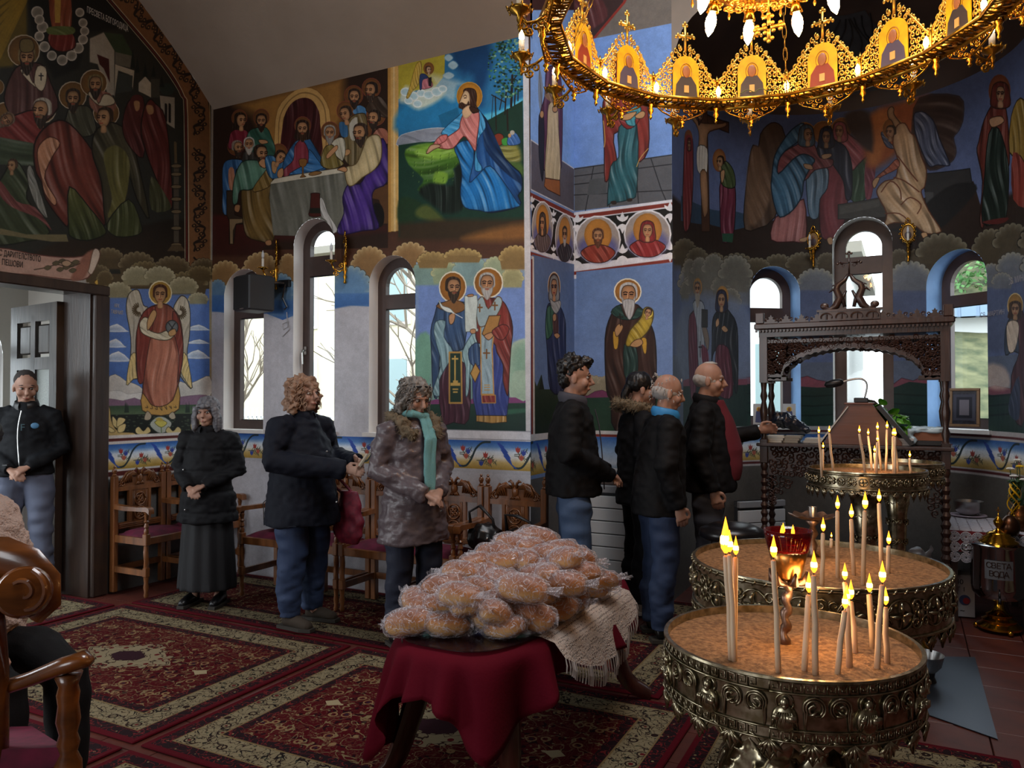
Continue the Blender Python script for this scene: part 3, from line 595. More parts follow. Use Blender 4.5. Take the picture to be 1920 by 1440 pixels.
    P('4a1a18', "625 500 640 462 680 460 690 500 670 560 640 540"); P('9a7048', "645 490 672 490 672 525 655 535", soft=3); P('9a7048', "705 510 735 510 740 545 715 550", soft=3)
    P('323c24', "0 870 70 770 140 880 130 960 240 1120 120 1165 -40 1160 -60 900", fold=(40, 50, .4), ol='0e120a', ow=5); P('6a3430', "0 870 80 970 170 1000 250 1110 180 1050 60 1000 0 940", fold=(35, 30, .3)); P('7a7a70', "130 820 150 800 185 900 230 1050 180 1000 140 900", ol='24241e', ow=3, fold=(70, 14, .4)); Hd(62, 800, 60, hair='3a2418', turn=-1, skin='a07850')
    P('6a6040', "0 1100 130 1130 320 1130 330 1165 250 1165 0 1130", sm=0)
    L('5a4a30', 14, "845 690 848 800"); L('4a4236', 26, "850 800 850 1200"); 
    for y in (800, 840, 900, 960, 1020, 1100, 1180): E('6a5a40', 850, y, 26, 10, ol='1c160e', ow=3)
    P('4a3c28', "805 1210 830 1180 870 1180 895 1210", sm=0)
    # arched ornament border
    inner = "530 -10 650 130 760 260 840 370 890 465 905 560 910 1290"; outer = "690 -10 780 100 880 235 960 365 1000 470 1012 560 1015 1290"
    def arch(o): # continue the arch upward past the frame
        return o
    P('7a5230', "530 -10 650 130 760 260 840 370 890 465 905 560 910 1290 1014 1290 1012 560 1000 470 960 365 880 235 780 100 690 -10 480 -260 300 -420 200 -420 400 -160", sm=0)
    mid = smooth_open(nums("560 -80 715 115 820 250 900 370 948 465 960 560 962 1280"), 10); seg = mid
    acc = 0; n = 0
    for i in range(1, len(seg)):
        acc += np.linalg.norm(seg[i]-seg[i-1])
        if acc > 74:
            acc = 0; n += 1; d = seg[i]-seg[i-1]; d = d/np.linalg.norm(d); m = np.array([-d[1], d[0]]); q = seg[i]; sg = 1 if n % 2 else -1
            L('241a14', 9, [q-d*37-m*sg*-26, q-d*18+m*sg*6, q-m*sg*26, q+d*18-m*sg*20, q+d*37+m*sg*-26]); L('241a14', 6, [q-m*sg*24, q+m*sg*8-d*6, q+m*sg*22+d*10, q+m*sg*8+d*20])
            for e, f in ((-10, 26), (14, 10), (30, -8), (-26, 4)):
                b = q+d*e+m*sg*f; P('2a1a14', [b+m*13, b+d*10+m*3, b-m*13, b-d*10-m*3], sm=2); P('a07a44', [b+m*4, b+d*4, b-m*4, b-d*4])
    for col, w, o in (('c8b89a', 4, 0), ('5a1e18', 9, -9), ('c8b89a', 3, -18)):
        L(col, w, [(x+o, y-o*.4 if y < 460 else y) for x, y in nums("400 -160 530 -10 650 130 760 260 840 370 890 465 905 560 910 1290")])
    L('b89c6a', 4, outer)
    # clouds over the angel
    for a in ((520, 1260, 150, 60), (660, 1290, 170, 70), (830, 1310, 170, 70), (980, 1310, 120, 60), (470, 1330, 120, 50)): c.cloud(*a, rim='8a7c5c', fill='4e4028', ol='2a2016')
    P('4e4028', "430 1320 1016 1320 1016 1420 430 1420", sm=0)
    # ribbon scroll
    P('b08a78', "-60 1190 160 1225 300 1240 400 1235 455 1205 480 1210 478 1250 440 1320 400 1348 300 1345 150 1325 -60 1300", sm=2, ol='5a3028', ow=5); P('8c5a48', "400 1236 455 1205 430 1290 400 1345 340 1346", soft=10); P('c8b4a0', "430 1290 450 1205 475 1205 480 1240 445 1320 425 1310", ol='5a4030', ow=3)
    L('3a2c20', 4, "165 1300 220 1290 280 1275 330 1290 385 1270")
    for x, y in ((230, 1292), (270, 1270), (300, 1260), (320, 1290), (345, 1275), (365, 1265), (290, 1300), (350, 1305)): P('5a5038', [(x-18, y), (x, y-12), (x+18, y-4), (x, y+10)], ol='2a2418', ow=2)
    P('b09070', "300 1262 325 1255 345 1270 325 1285 302 1278", ol='3a2a20', ow=3)
    P('c8a040', "455 1362 470 1345 495 1338 515 1355 516 1400 512 1500 500 1500 503 1400 500 1372 480 1358 470 1374", ol='4a3414', ow=3)
    c.T(180, 500, 3.6)
    P('5a78b8', "68 150 768 150 768 1140 68 1140", sm=0, to='3060b4'); P('a89a70', "55 60 70 60 72 1150 58 1150", sm=0); P('9c8c64', "764 0 776 0 780 1120 768 1120", sm=0)
    for a in ((620, 130, 260, 90), (330, 30, 200, 60), (700, 60, 160, 60), (60, 90, 100, 60)): c.cloud(*a, rim='8f8058', fill='55462a', ol='2a2016')
    for a in ((150, 180, 170, 70), (275, 90, 190, 85), (430, 80, 200, 75), (590, 150, 190, 75), (690, 230, 130, 50)): c.cloud(*a, rim='c4bc98', fill='8a8464', ol='3a3422', foot=.4)
    for x0, x1, y, h in ((70, 215, 440, 55), (70, 200, 545, 60), (70, 235, 640, 70), (620, 768, 430, 40), (630, 768, 520, 30), (610, 768, 620, 60)):
        P('c3cdd6', [(x0, y), (x0, y-h*.4), ((x0+x1)/2, y-h), (x1-10, y-h*.2), (x1, y)], rim=('e8ecec', 8), to='7d98c4', sm=2, ol='5a6a84', ow=2)
    P('b9b6b0', "70 770 130 725 200 770 260 790 320 830 320 900 70 900", ol='5a5a5a', ow=3, sm=2, rim=('dcd8cc', 12)); P('b9b6b0', "555 780 620 790 680 770 768 740 768 880 555 900", ol='5a5a5a', ow=3, rim=('dcd8cc', 12)); P('c9c8c4', "70 850 150 835 220 860 320 850 320 905 70 905", ol='6a6a6a', ow=2)
    P('7a5a74', "70 890 180 905 260 885 330 905 560 880 700 865 768 880 768 960 70 960", sm=2, ol='4a3a44', ow=2); P('2e4a30', "70 940 768 930 768 1010 70 1010", sm=0, to='5a6a48')
    for i in range(26): x = 80+(i*137) % 690; P('1c2c20', [(x-6, 985), (x, 935-(i*7) % 30), (x+6, 985)], sm=0)
    P('121812', "70 1000 768 990 768 1140 70 1140", sm=0)
    rg = np.random.RandomState(2)
    for i in range(90): x = rg.uniform(80, 760); y = rg.uniform(1000, 1120); E('3c4a34', x, y, rg.uniform(5, 13), 4, n=7)
    for sg, x0 in ((1, 0), (-1, 0)):
        pass
    P('c2b9a2', "205 300 215 200 250 160 290 165 320 260 350 280 300 380 280 560 285 740 250 760 205 795 230 640 235 480", fold=(78, 30, .25), ol='2c261a', ow=5, to='8c8a80')
    P('d8bc74', "235 600 285 600 285 740 250 760 205 795", fold=(75, 16, .5), ol='2c261a', ow=3)
    P('c2b9a2', "520 290 560 210 590 198 620 230 636 320 630 470 615 600 650 815 600 780 560 700 580 520 550 360", fold=(102, 30, .25), ol='2c261a', ow=5, to='8c8a80'); P('d8bc74', "570 600 612 600 648 815 605 770 572 700", fold=(105, 16, .5), ol='2c261a', ow=3)
    for cx, cy, s0 in ((290, 290, 1), (565, 310, -1)):
        for i in range(12):
            a = math.radians(100+i*17) if s0 > 0 else math.radians(80-i*17); L('4a3a22', 8, [(cx+20*math.cos(a), cy-20*math.sin(a)), (cx+44*math.cos(a), cy-44*math.sin(a))], sm=0)
    c.halo(434, 178, 76, 80, 'c89a38', 'e8dcb0')
    P('8c4632', "270 620 275 440 320 310 400 260 480 255 550 320 580 420 588 600 560 780 550 820 560 960 440 1000 315 960 318 780 285 775", fold=(88, 50, .3), ol='2c120c', ow=6, edge=.2)
    P('b26a50', "360 500 520 500 545 800 470 940 400 940 350 780", fold=(89, 44, .3), soft=8); P('7a2c20', "275 620 275 440 320 310 400 270 380 420 360 520 330 700 318 780 285 775", fold=(85, 30, .25), ol='2c120c', ow=4); P('7a2c20', "520 300 560 360 588 520 580 660 550 780 560 600 520 420", fold=(95, 26, .3), ol='2c120c', ow=4)
    P('b5893e', "315 850 370 930 440 945 520 900 556 800 560 960 440 1006 312 970", sm=2, ol='3a240c', ow=5)
    for i in range(7): L('3a2c14', 4, [(335+i*32, 950+8*math.sin(i)), (350+i*32, 970-abs(i-3)*6), (345+i*32, 940)])
    P('c9bfa0', "295 380 330 340 370 370 350 420 420 450 480 430 540 440 500 490 430 495 350 470 305 440", fold=(20, 30, .4), ol='3a3220', ow=5); P('b98e58', "345 380 360 330 390 290 410 320 385 380 350 430", ol='3a2010', ow=4)
    E('6a6f72', 513, 408, 42, 46, ol='1c1c1c', ow=5, rim=('4a5054', 14)); L('1c1c20', 6, "490 380 535 440", sm=0); L('1c1c20', 6, "535 380 495 440", sm=0); P('b98e58', "490 440 530 420 540 455 500 470", ol='3a2010', ow=3)
    Hd(433, 190, 122, hair='4a2416', skin='c09060')
    P('a89c84', "325 1030 345 975 375 1005 360 1035", ol='2a2418', ow=3); P('a89c84', "490 1005 520 980 538 1020 510 1030", ol='2a2418', ow=3)
    P('a9b0a4', "362 1065 400 1020 440 1010 480 1025 512 1060 480 1110 440 1125 400 1110", ol='26302a', ow=5); P('c8bc50', "395 1050 440 1035 480 1055 440 1085", ol='4a4a1c', ow=3); P('b8a040', "400 1030 430 1018 455 1035 430 1045"); L('4a6a30', 5, "440 1085 442 1120")
    for sx in (1, -1):
        X = lambda l: [(420+sx*(x-420), y) for x, y in nums(l)]
        P('b89c5c', X("72 940 95 960 105 1040 150 1110 250 1120 255 1140 70 1140"), ol='2c240f', ow=4)
        for l in ("110 1010 140 1040 150 1090 115 1070", "150 1020 200 1030 170 1070 140 1080", "150 1080 200 1060 190 1110 150 1120", "90 1080 130 1110 100 1120 80 1100", "265 1100 290 1080 320 1110 350 1080 370 1110 340 1130 280 1130"): P('cdb878', X(l), ol='2c240f', ow=3)
    c.T(0, 0, 1, True)
    P('c9c4c0', [(3.9, 1.235), (YB, 1.235), (YB, 1.262), (3.9, 1.262)], sm=0); P('5a1e1a', [(3.9, 1.212), (YB, 1.212), (YB, 1.236), (3.9, 1.236)], sm=0); P('c9c4c0', [(3.9, 1.19), (YB, 1.19), (YB, 1.213), (3.9, 1.213)], sm=0)
    c.band(3.9, YB, .985, 1.19, .1, .45); c.T(0, 0, 1, True)
    for a, b, q in ((.967, .985, 'c9c4c0'), (.93, .967, '5a1e1a'), (.912, .93, 'c9c4c0')): P(q, [(3.9, a), (YB, a), (YB, b), (3.9, b)], sm=0)
    P('6a6a68', [(3.9, 0), (YB, 0), (YB, .912), (3.9, .912)], sm=0); c.grain(.06); c.mute(.12)
    return c
def medal(c, x, y, rx, ry, veil=None, hair='3a2010', beard=None, robe='7c2a20', turn=0, hs=.62):
    c.ell('9a8f88', x, y, rx, ry, ol='d8d8dc', ow=rx*.07); c.ell('5a5a8c', x, y+ry*.35, rx*.9, ry*.6, soft=rx*.3)
    c.halo(x, y-ry*.2, rx*.62, ry*.68, 'b5762a', 'b5762a', .02)
    c.poly(robe, [(x-rx*.78, y+ry*.55), (x-rx*.5, y+ry*.3), (x-rx*.15, y+ry*.2), (x+rx*.15, y+ry*.2), (x+rx*.55, y+ry*.32), (x+rx*.78, y+ry*.55), (x+rx*.45, y+ry*.88), (x, y+ry*.97), (x-rx*.45, y+ry*.88)], fold=(70, rx*.25, .45), ol='200a08', ow=rx*.03)
    c.head(x, y-ry*.14, ry*hs, hair=hair, beard=beard, veil=veil, turn=turn, sx=min(1, rx/ry*1.05))
def knot(c, x, y, w, h):
    for sg in (1, -1): c.poly('d8d8dc', [(x, y-sg*h*.05), (x-w*.5, y-sg*h*.2), (x-w*.6, y-sg*h*.42), (x-w*.25, y-sg*h*.32), (x, y-sg*h*.62), (x+w*.25, y-sg*h*.32), (x+w*.6, y-sg*h*.42), (x+w*.5, y-sg*h*.2)], sm=2)
def fresco_pier_side():
    c = Canvas(YB, YR, 0, 6.2, 3.2, inv_x(XP), '6f8cc0'); P, L, E, Hd = c.poly, c.line, c.ell, c.head
    c.T(0, 0, 1); P('3a1a16', "960 -400 1090 -400 1090 60 960 50", sm=0)
    c.T(980, 80, 3.272)
    P('7aa0dc', "30 -200 330 -200 330 780 30 600", sm=0, to='7aa6e8'); P('5a5560', "50 596 318 775 318 1035 50 900", sm=0, ol='c8c8d0', ow=4)
    L('3a2a20', 4, "100 160 112 300 118 440"); P('7a6a4a', [(100, 170), (95, 300), (108, 420), (125, 300), (112, 180)], a=.5)
    P('5a2a44', "140 200 160 150 200 150 235 220 245 420 240 700 225 780 130 780 100 560 110 420 135 330", fold=(88, 34, .35), ol='1c0c14', ow=4)
    P('20202a', "100 450 130 460 130 740 120 850 100 700", ol='0c0c10', ow=3); P('c9b48a', "160 380 210 380 222 560 228 840 140 840 150 560", fold=(89, 24, .25), ol='4a3a1a', ow=4); P('9a5a30', "138 830 228 845 230 940 150 900 132 880", sm=0, ol='3a1c0c', ow=3)
    P('8c6a4a', "135 330 200 380 215 340 160 300", fold=(30, 16, .4)); E('b98a58', 198, 408, 16, 20, ol='3a2010', ow=3); E('b98a58', 118, 440, 12, 24, ol='3a2010', ow=3)
    P('7c2a1e', "40 915 328 1055 328 1085 40 945", sm=0); P('d0d0d8', "40 940 328 1080 328 1100 40 955", sm=0); P('14120f', "55 952 328 1090 328 1345 52 1262", sm=0); P('d0d0d8', "50 1262 328 1345 328 1372 50 1278", sm=0); P('7c2a1e', "40 1280 328 1374 328 1400 40 1302", sm=0)
    medal(c, 122, 1132, 64, 158, veil='4a3a30', robe='5a4a4a', turn=-.4); medal(c, 258, 1200, 58, 150, hair='1c1c20', beard='a8a8a8', robe='24242c')
    for x, y in ((190, 1070), (190, 1285), (322, 1110), (324, 1320), (58, 985), (56, 1235)): knot(c, x, y, 26, 80)
    c.T(990, 480, 3.6); P('4f6690', "28 -10 328 60 328 1440 28 1440", sm=0, to='6c88bc'); P('2c3c2c', "28 800 60 880 90 800 110 900 140 900 320 880 320 1300 28 1300", sm=0, to='16241c'); P('1c2420', "75 900 92 800 108 900", sm=0)
    c.halo(176, 205, 42, 96, 'a86a26', ring='c8c0b0')
    P('232c54', "130 340 165 320 215 340 250 430 255 560 245 900 150 900 130 640 118 480", fold=(86, 34, .4), ol='0c1024', ow=5, edge=.2); P('2c5a40', "130 350 165 340 175 420 165 520 125 560 120 460", fold=(75, 24, .4), ol='0c2014', ow=4); P('4a2a20', "165 400 200 400 205 530 175 530", fold=(88, 20, .3))
    Hd(176, 215, 130, veil='9a9c9a', sx=.5); P('9a9c9a', "150 290 176 310 215 300 220 340 190 390 160 350", fold=(30, 18, .35), ol='3a3c3c', ow=3); P('b08458', "175 530 200 520 215 540 195 558", ol='3a2010', ow=3); P('b08458', "168 400 186 390 190 430 172 440", ol='3a2010', ow=3)
    P('c8c4c0', "24 0 40 4 48 1300 34 1290", sm=0); P('7c2a1e', "20 20 30 22 34 1240 22 1230", sm=0)
    c.T(0, 0, 1, True)
    P('c8c8cc', [(YB, 1.25), (YR, 1.25), (YR, 1.30), (YB, 1.30)], sm=0); c.band(YB, YR, 1.0, 1.25, .1); c.T(0, 0, 1, True); P('5a5858', [(YB, 0), (YR, 0), (YR, .97), (YB, .97)], sm=0)
    c.grain(.05); c.mute(.1); return c
def fresco_pier_back():
    c = Canvas(XP, XE+.02, 0, 6.0, 3.2, inv_y(YR), '6f8cc0'); P, L, E, Hd = c.poly, c.line, c.ell, c.head
    c.T(0, 0, 1); P('6e655c', "1060 -300 1300 -300 1300 60 1200 75 1115 78 1060 90", sm=0, soft=4); P('3a2422', "1060 -300 1200 -300 1168 8 1112 72 1060 82", sm=0); L('8c2a20', 5, "1290 -240 1170 5 1112 74", sm=0)
    P('5a2a2a', "1080 -20 1120 -10 1140 30 1100 60 1080 60", fold=(60, 14, .4), soft=4)
    c.T(980, 80, 3.272)
    P('6f95d4', "312 0 918 -120 918 690 312 775", sm=0, to='6a90d0'); P('55565a', "316 770 916 686 916 965 318 1033", sm=0)
    for l in ("318 820 920 745", "316 935 918 905", "435 760 385 1030", "786 708 850 900 880 970", "700 830 710 985", "530 990 535 1010", "318 775 918 688", "318 870 500 850"): L('1c1c20', 5, l, sm=0)
    P('4a4d50', "410 840 520 825 510 925 395 935", sm=0)
    P('8c2a20', "490 400 510 330 560 280 650 250 740 300 770 420 770 660 700 730 690 560 560 560 580 740 545 800 505 850 500 620", fold=(80, 55, .45), ol='2c0a08', ow=6, edge=.2)
    P('24606a', "590 520 700 500 700 900 660 960 540 985 520 985 540 760 590 700", fold=(86, 40, .55), ol='0a2428', ow=5, edge=.2)
    P('7c1e1c', "590 470 640 530 700 500 720 440 700 380 600 400", fold=(20, 36, .4), ol='2c0a08', ow=4); P('3a8c98', "630 440 690 390 725 400 720 440 690 470 690 510 640 500", fold=(60, 20, .4), ol='0a2c34', ow=4)
    P('b98a58', "595 460 640 435 700 425 660 470 610 475", ol='3a2010', ow=4); P('b98a58', "690 450 730 420 752 430 740 460 705 465", ol='3a2010', ow=4); L('c89a4a', 5, "495 480 500 520 505 600 500 640"); L('c89a4a', 5, "770 650 735 690 715 720 700 760"); P('2a1c14', "540 975 570 970 575 990 550 992"); P('2a1c14', "640 960 670 955 670 972 645 975")
    c.halo(640, 150, 110, 110); Hd(640, 160, 150, veil='7c1e1c')
    # medallion frieze
    for col, a, b in (('d0d0d8', 960, 985), ('7c2a1e', 978, 1008), ('d0d0d8', 1002, 1330), ('7c2a1e', 1325, 1350), ('d0d0d8', 1345, 1368)): P(col, [(314, a+82-(2 if a > 1200 else 0)), (930, a), (930, b), (314, b+82)], sm=0)
    P('14120f', "325 1088 922 1012 922 1290 325 1362", sm=0)
    for x, y in ((612, 1105), (612, 1300), (335, 1110), (330, 1330), (905, 1040), (905, 1280)): knot(c, x, y, 60, 110)
    medal(c, 462, 1210, 136, 146, hair='5a3018', beard='5a3018', robe='8c3020'); medal(c, 766, 1175, 142, 146, veil='8c2020', robe='8c2020')
    c.T(990, 480, 3.6)
    P('5f7db0', "326 108 985 42 1000 1440 326 1440", sm=0, to='7a96cc'); P('2c2620', "326 860 990 820 1000 860 326 880", sm=0, soft=8)
    for x, w in ((430, 180), (540, 140), (900, 170), (990, 120)): c.cloud(x, 860, w, 45, rim='a89c80', fill='8a8068', ol='6a604c', foot=2)
    P('6f2f54', "326 930 400 945 450 915 500 905 560 930 1000 900 1000 960 326 970", sm=1, ol='3a1a2c', ow=3); P('1c3a2a', "326 960 1000 940 1000 1200 326 1200", sm=0, to='24402c')
    c.halo(673, 240, 90, 86, 'b5762a')
    P('3c2016', "520 560 560 400 620 330 740 330 800 420 850 520 866 700 860 1000 840 1180 590 1180 560 980 530 900", fold=(87, 60, .45), ol='140806', ow=7, edge=.3)
    P('1e3a34', "650 600 730 620 740 800 690 830 650 800", fold=(88, 26, .5), ol='0a1412', ow=4); P('1f4038', "560 380 620 330 650 400 700 420 740 350 780 370 740 420 640 430", fold=(30, 30, .4), ol='0a1412', ow=4)
    P('c9962a', "575 510 610 540 605 620 580 620", ol='4a300c', ow=4); P('c9962a', "765 560 800 560 798 652 780 650", ol='4a300c', ow=4)
    P('c9a82a', "660 590 690 500 760 420 780 360 810 345 845 370 840 440 800 520 720 590 680 610", fold=(50, 36, .45), ol='4a3c0c', ow=6, edge=.25); P('e0c44a', "785 370 812 352 842 372 838 410 800 425 782 400", ol='4a3c0c', ow=3)
    Hd(810, 385, 62, hair='2a160c', skin='c89468', tilt=.25); P('b98a58', "585 500 610 460 640 470 635 500 600 545", ol='3a2010', ow=4); P('b98a58', "690 600 720 570 760 560 775 590 740 615 700 612", ol='3a2010', ow=4); L('1c120c', 6, "620 390 625 470", sm=0); L('1c120c', 6, "604 410 640 412", sm=0)
    Hd(678, 265, 150, hair='b8b8b8', beard='b8b8b8'); P('b4b4b4', "640 300 716 300 712 380 685 430 655 380", fold=(88, 14, .35), ol='5a5a5a', ow=3)
    P('c4c0bc', "985 38 998 36 1008 1180 996 1180", sm=0); P('7c2a1e', "1000 -200 1030 -210 1050 1200 1010 1200", sm=0); P('c4c0bc', "1030 -210 1040 -210 1060 1200 1048 1200", sm=0)
    c.T(980, 80, 3.272); P('7c2a1e', "930 380 962 380 962 1440 932 1440", sm=0); P('c4c0bc', "918 380 930 380 932 980 918 980", sm=0)
    c.T(0, 0, 1, True); P('c8c4c0', [(XP, 1.27), (XE, 1.27), (XE, 1.30), (XP, 1.30)], sm=0); P('7c2a1e', [(XP, 1.25), (XE, 1.25), (XE, 1.27), (XP, 1.27)], sm=0)
    g = c.im[int(1.0*c.k):int(1.25*c.k)]; n = g.shape[0]; t = np.linspace(0, 1, n)[:, None]; g[:] = np.stack([np.interp(t[:, 0], [0, .15, .6, 1], [hexc(q)[k] for q in ('7a8a9c', 'b8bcc4', '8aa8cc', '2f5fa8')]) for k in range(3)], -1)[:, None]
    P('c4c0bc', [(XP, .965), (XE, .965), (XE, 1.0), (XP, 1.0)], sm=0); P('5a4a44', [(XP, 0), (XE, 0), (XE, .95), (XP, .95)], sm=0); c.grain(.05); c.mute(.1); return c
def fresco_apse():
    c = Canvas(0, 2*APS0+math.pi*AR, 0, 4.3, 4.0, apse_sz, '50607c'); P, L, E, Hd = c.poly, c.line, c.ell, c.head
    c.T(0, 0, 1, True); P('40507a', [(0, 2.2), (6, 2.2), (6, 4.3), (0, 4.3)], sm=0, to='5a6a9c'); P('2c1f18', [(0, 2.7), (6, 2.7), (6, 3.15), (0, 3.15)], sm=0, soft=.05); P('3f5484', [(0, 1.9), (6, 1.9), (6, 2.75), (0, 2.75)], sm=0, to='4a5f90')
    c.T(1270, 150, 2.954)
    # crucifixion group
    P('26405a', "20 640 120 690 200 720 330 730 370 740 370 830 20 840", sm=1); P('2a1e18', "20 780 180 800 320 830 520 780 640 760 900 740 1150 740 1480 600 1640 560 1680 700 1900 740 1900 1000 20 1000", sm=1)
    P('4a2c1c', "60 140 110 155 285 235 285 292 150 225 60 170", sm=0, ol='1a0e08', ow=4); P('4a2c1c', "125 150 165 160 180 840 135 840", sm=0, ol='1a0e08', ow=3)
    P('a8764c', "70 160 95 200 120 230 160 240 240 240 268 235 265 260 180 285 165 330 160 380 120 380 120 300 100 240 60 190", ol='3a2010', ow=4, edge=.3); P('c4bcac', "112 370 165 380 165 500 150 525 112 500", fold=(85, 18, .35), ol='4a443a', ow=3)
    P('a8764c', "128 510 162 515 170 700 160 750 145 750 130 620", ol='3a2010', ow=3, edge=.3); Hd(127, 205, 62, sx=.6, hair='2a160c', beard='2a160c', tilt=.3)
    P('7c2024', "40 340 50 290 80 310 88 400 86 600 70 800 40 840 30 700 34 500", fold=(86, 24, .4), ol='200808', ow=5); c.halo(62, 330, 22, 52, '8c4a1e', ring='7c3a20'); P('7c2024', "42 330 60 300 82 330 80 400 50 400"); Hd(66, 355, 48, skin='a07850', veil='7c2024', sx=.5)
    c.halo(232, 445, 36, 62, '9a5e28', ring='7c3a20'); P('6a1f34', "240 560 300 540 320 600 322 700 310 860 280 900 245 880 236 700", fold=(86, 26, .4), ol='1c0810', ow=5); P('3a4c24', "240 480 270 450 310 500 322 580 300 600 260 590 240 560", fold=(70, 22, .4), ol='10140a', ow=4); P('1f4a34', "246 850 312 850 305 900 250 895", sm=0); Hd(240, 455, 64, sx=.8, hair='2a160c', turn=-1, skin='a87c50'); P('a87c50', "240 510 262 500 258 550 245 570", ol='3a2010', ow=3)
    # rocks
    P('4c3626', "370 700 385 560 400 430 420 360 450 370 460 300 500 250 540 235 580 260 600 320 640 340 620 500 540 760 450 820 375 830", sm=2, ol='1c120c', ow=5, fold=(75, 70, .25)); P('6a4c34', "380 600 410 400 450 370 500 470 520 620 470 760 400 800", soft=20, fold=(70, 50, .2))
    # three women
    for a in ((705, 295, 60), (810, 290, 62), (912, 265, 56)): c.halo(*a, col='9a5a1e', ring='a8702c', w=.07)
    P('2a4a30', "970 440 1050 440 1060 540 1040 660 960 660", fold=(88, 24, .4), ol='0c1810', ow=3); P('7c3040', "1040 470 1080 430 1100 470 1075 650 1042 650", fold=(88, 18, .3))
    P('a84a50', "870 310 880 250 915 235 950 300 1040 360 1075 400 1040 430 1000 470 965 500 930 420", fold=(60, 40, .4), ol='380c14', ow=5, edge=.2); P('9c6a44', "1045 405 1075 430 1130 432 1100 446 1060 446", ol='3a2010', ow=3); Hd(900, 285, 78, veil='a84a50', turn=-.4, skin='a87850', w=.3)
    P('7c2c34', "790 480 850 440 900 470 940 560 940 700 900 880 860 880 800 870 785 700", fold=(88, 60, .2), ol='2c0a10', ow=5, edge=.3)
    P('262c40', "785 340 800 270 850 260 870 330 930 370 965 470 965 640 935 660 920 560 870 480 840 440 790 450 770 400", fold=(75, 40, .5), ol='0a0c18', ow=5, edge=.2); P('4f7088', "720 520 800 490 836 500 830 600 790 660 780 760 735 760 720 660", fold=(80, 34, .5), ol='14222c', ow=4); Hd(825, 318, 80, veil='262c40', turn=0, skin='9a7048', w=.3)
    P('a8605c', "545 760 620 740 700 660 712 880 640 895 520 885", fold=(82, 40, .35), ol='380f10', ow=5, edge=.2)
    P('7a3838', "545 530 560 430 640 370 720 340 760 360 790 430 860 440 850 480 760 500 700 560 560 560", fold=(50, 40, .35), ol='280c0c', ow=4)
    P('35688c', "525 520 540 420 590 330 640 270 700 240 680 330 600 390 560 450 560 520 640 440 700 410 760 440 740 480 700 560 690 640 640 720 570 760 540 700 520 600", fold=(62, 46, .6), ol='0c2030', ow=6, edge=.2); Hd(715, 305, 84, veil='3f5c70', turn=1, skin='a87850', w=.3)
    P('b08458', "700 465 740 470 750 495 710 490", ol='3a2010', ow=3); P('b08458', "800 415 850 408 850 425 810 440", ol='3a2010', ow=3); P('b08458', "680 880 720 870 710 895 680 893", ol='3a2010', ow=2); P('b08458', "830 880 855 872 860 905 840 910", ol='3a2010', ow=2)
    P('8c6a3c', "850 860 860 820 880 880", sm=0, a=0)
    # tomb and angel
    P('3c3c38', "890 690 1130 650 1160 740 1150 760 890 770", sm=0, ol='1c1c1a', ow=4); P('4a4a44', "900 700 1120 662 1120 700 900 745", sm=0)
    P('9c4a1c', "1060 200 1350 90 1390 120 1320 260 1200 420 1060 480", soft=50); P('c06a28', "1080 190 1200 180 1190 240 1150 360 1100 470 1050 440", soft=40)
    P('3c2a22', "1340 100 1560 90 1585 200 1560 280 1530 320 1545 400 1510 460 1400 500 1340 420 1300 300", soft=14, ol='2a1c16', ow=3, fold=(30, 60, .25)); P('40302a', "930 190 1060 180 1080 400 960 300", soft=25)
    P('2c2c2c', "1360 520 1620 490 1632 570 1420 700 1380 690", sm=0, ol='101010', ow=4); P('3f4040', "1370 620 1418 622 1418 700 1380 695", sm=0); P('1c1c1c', "1180 830 1250 800 1480 600 1632 570 1640 640 1400 860", soft=10)
    P('46506c', "1310 200 1330 178 1370 180 1420 230 1450 320 1500 440 1505 475 1440 470 1400 480 1370 430 1320 300", fold=(68, 24, .55), ol='14182a', ow=5); P('46506c', "1128 300 1145 290 1180 350 1215 380 1160 370", fold=(50, 14, .4), ol='14182a', ow=3)
    c.halo(1195, 270, 58, 62, '9a5a1e', 'a8702c', .06)
    P('b98a58', "1165 170 1185 148 1200 160 1200 190 1235 240 1255 290 1220 300 1190 230 1170 210", ol='3a2010', ow=4, edge=.3)
    P('c59a68', "1200 300 1220 250 1260 240 1290 290 1320 320 1350 420 1380 500 1370 590 1350 620 1390 720 1455 820 1450 845 1380 850 1300 800 1200 790 1145 810 1160 740 1110 640 1110 600 1150 560 1210 540 1220 440 1195 360", fold=(66, 50, .55), ol='5a2c14', ow=6, edge=.25)
    for l in ("1130 620 1180 560 1230 600 1240 660", "1240 690 1290 650 1350 690 1330 740", "1220 420 1280 500 1330 560", "1200 540 1260 560 1340 620", "1150 740 1230 740 1290 790"): L('6a3018', 6, l); 
    P('9c4a30', "1170 480 1210 440 1230 450 1220 490 1140 530 1110 550 1100 540", fold=(40, 20, .4), ol='3a1208', ow=3); P('b98a58', "1080 570 1095 545 1120 540 1110 570 1090 600", ol='3a2010', ow=3); Hd(1185, 290, 70, hair='33200f', turn=-1, skin='a87850'); P('b98a58', "1350 850 1380 845 1385 875 1365 880", ol='3a2010', ow=3)
    # right hand figures
    P('6a2418', "1670 340 1700 220 1760 110 1800 100 1830 220 1840 460 1800 500 1720 480 1700 800 1675 780 1690 560 1660 400", fold=(82, 40, .4), ol='1c0a06', ow=5, edge=.2); P('14241c', "1725 300 1780 270 1830 440 1835 600 1820 760 1780 790 1690 790 1700 560", fold=(86, 40, .5), ol='060c0a', ow=5); c.halo(1785, 60, 60, 90, '7a3a1c', '7a3a1c', .04); Hd(1790, 80, 100, veil='6a2418', skin='a87850', w=.26); P('a87850', "1730 215 1790 200 1810 230 1760 260 1735 255", ol='3a2010', ow=4)
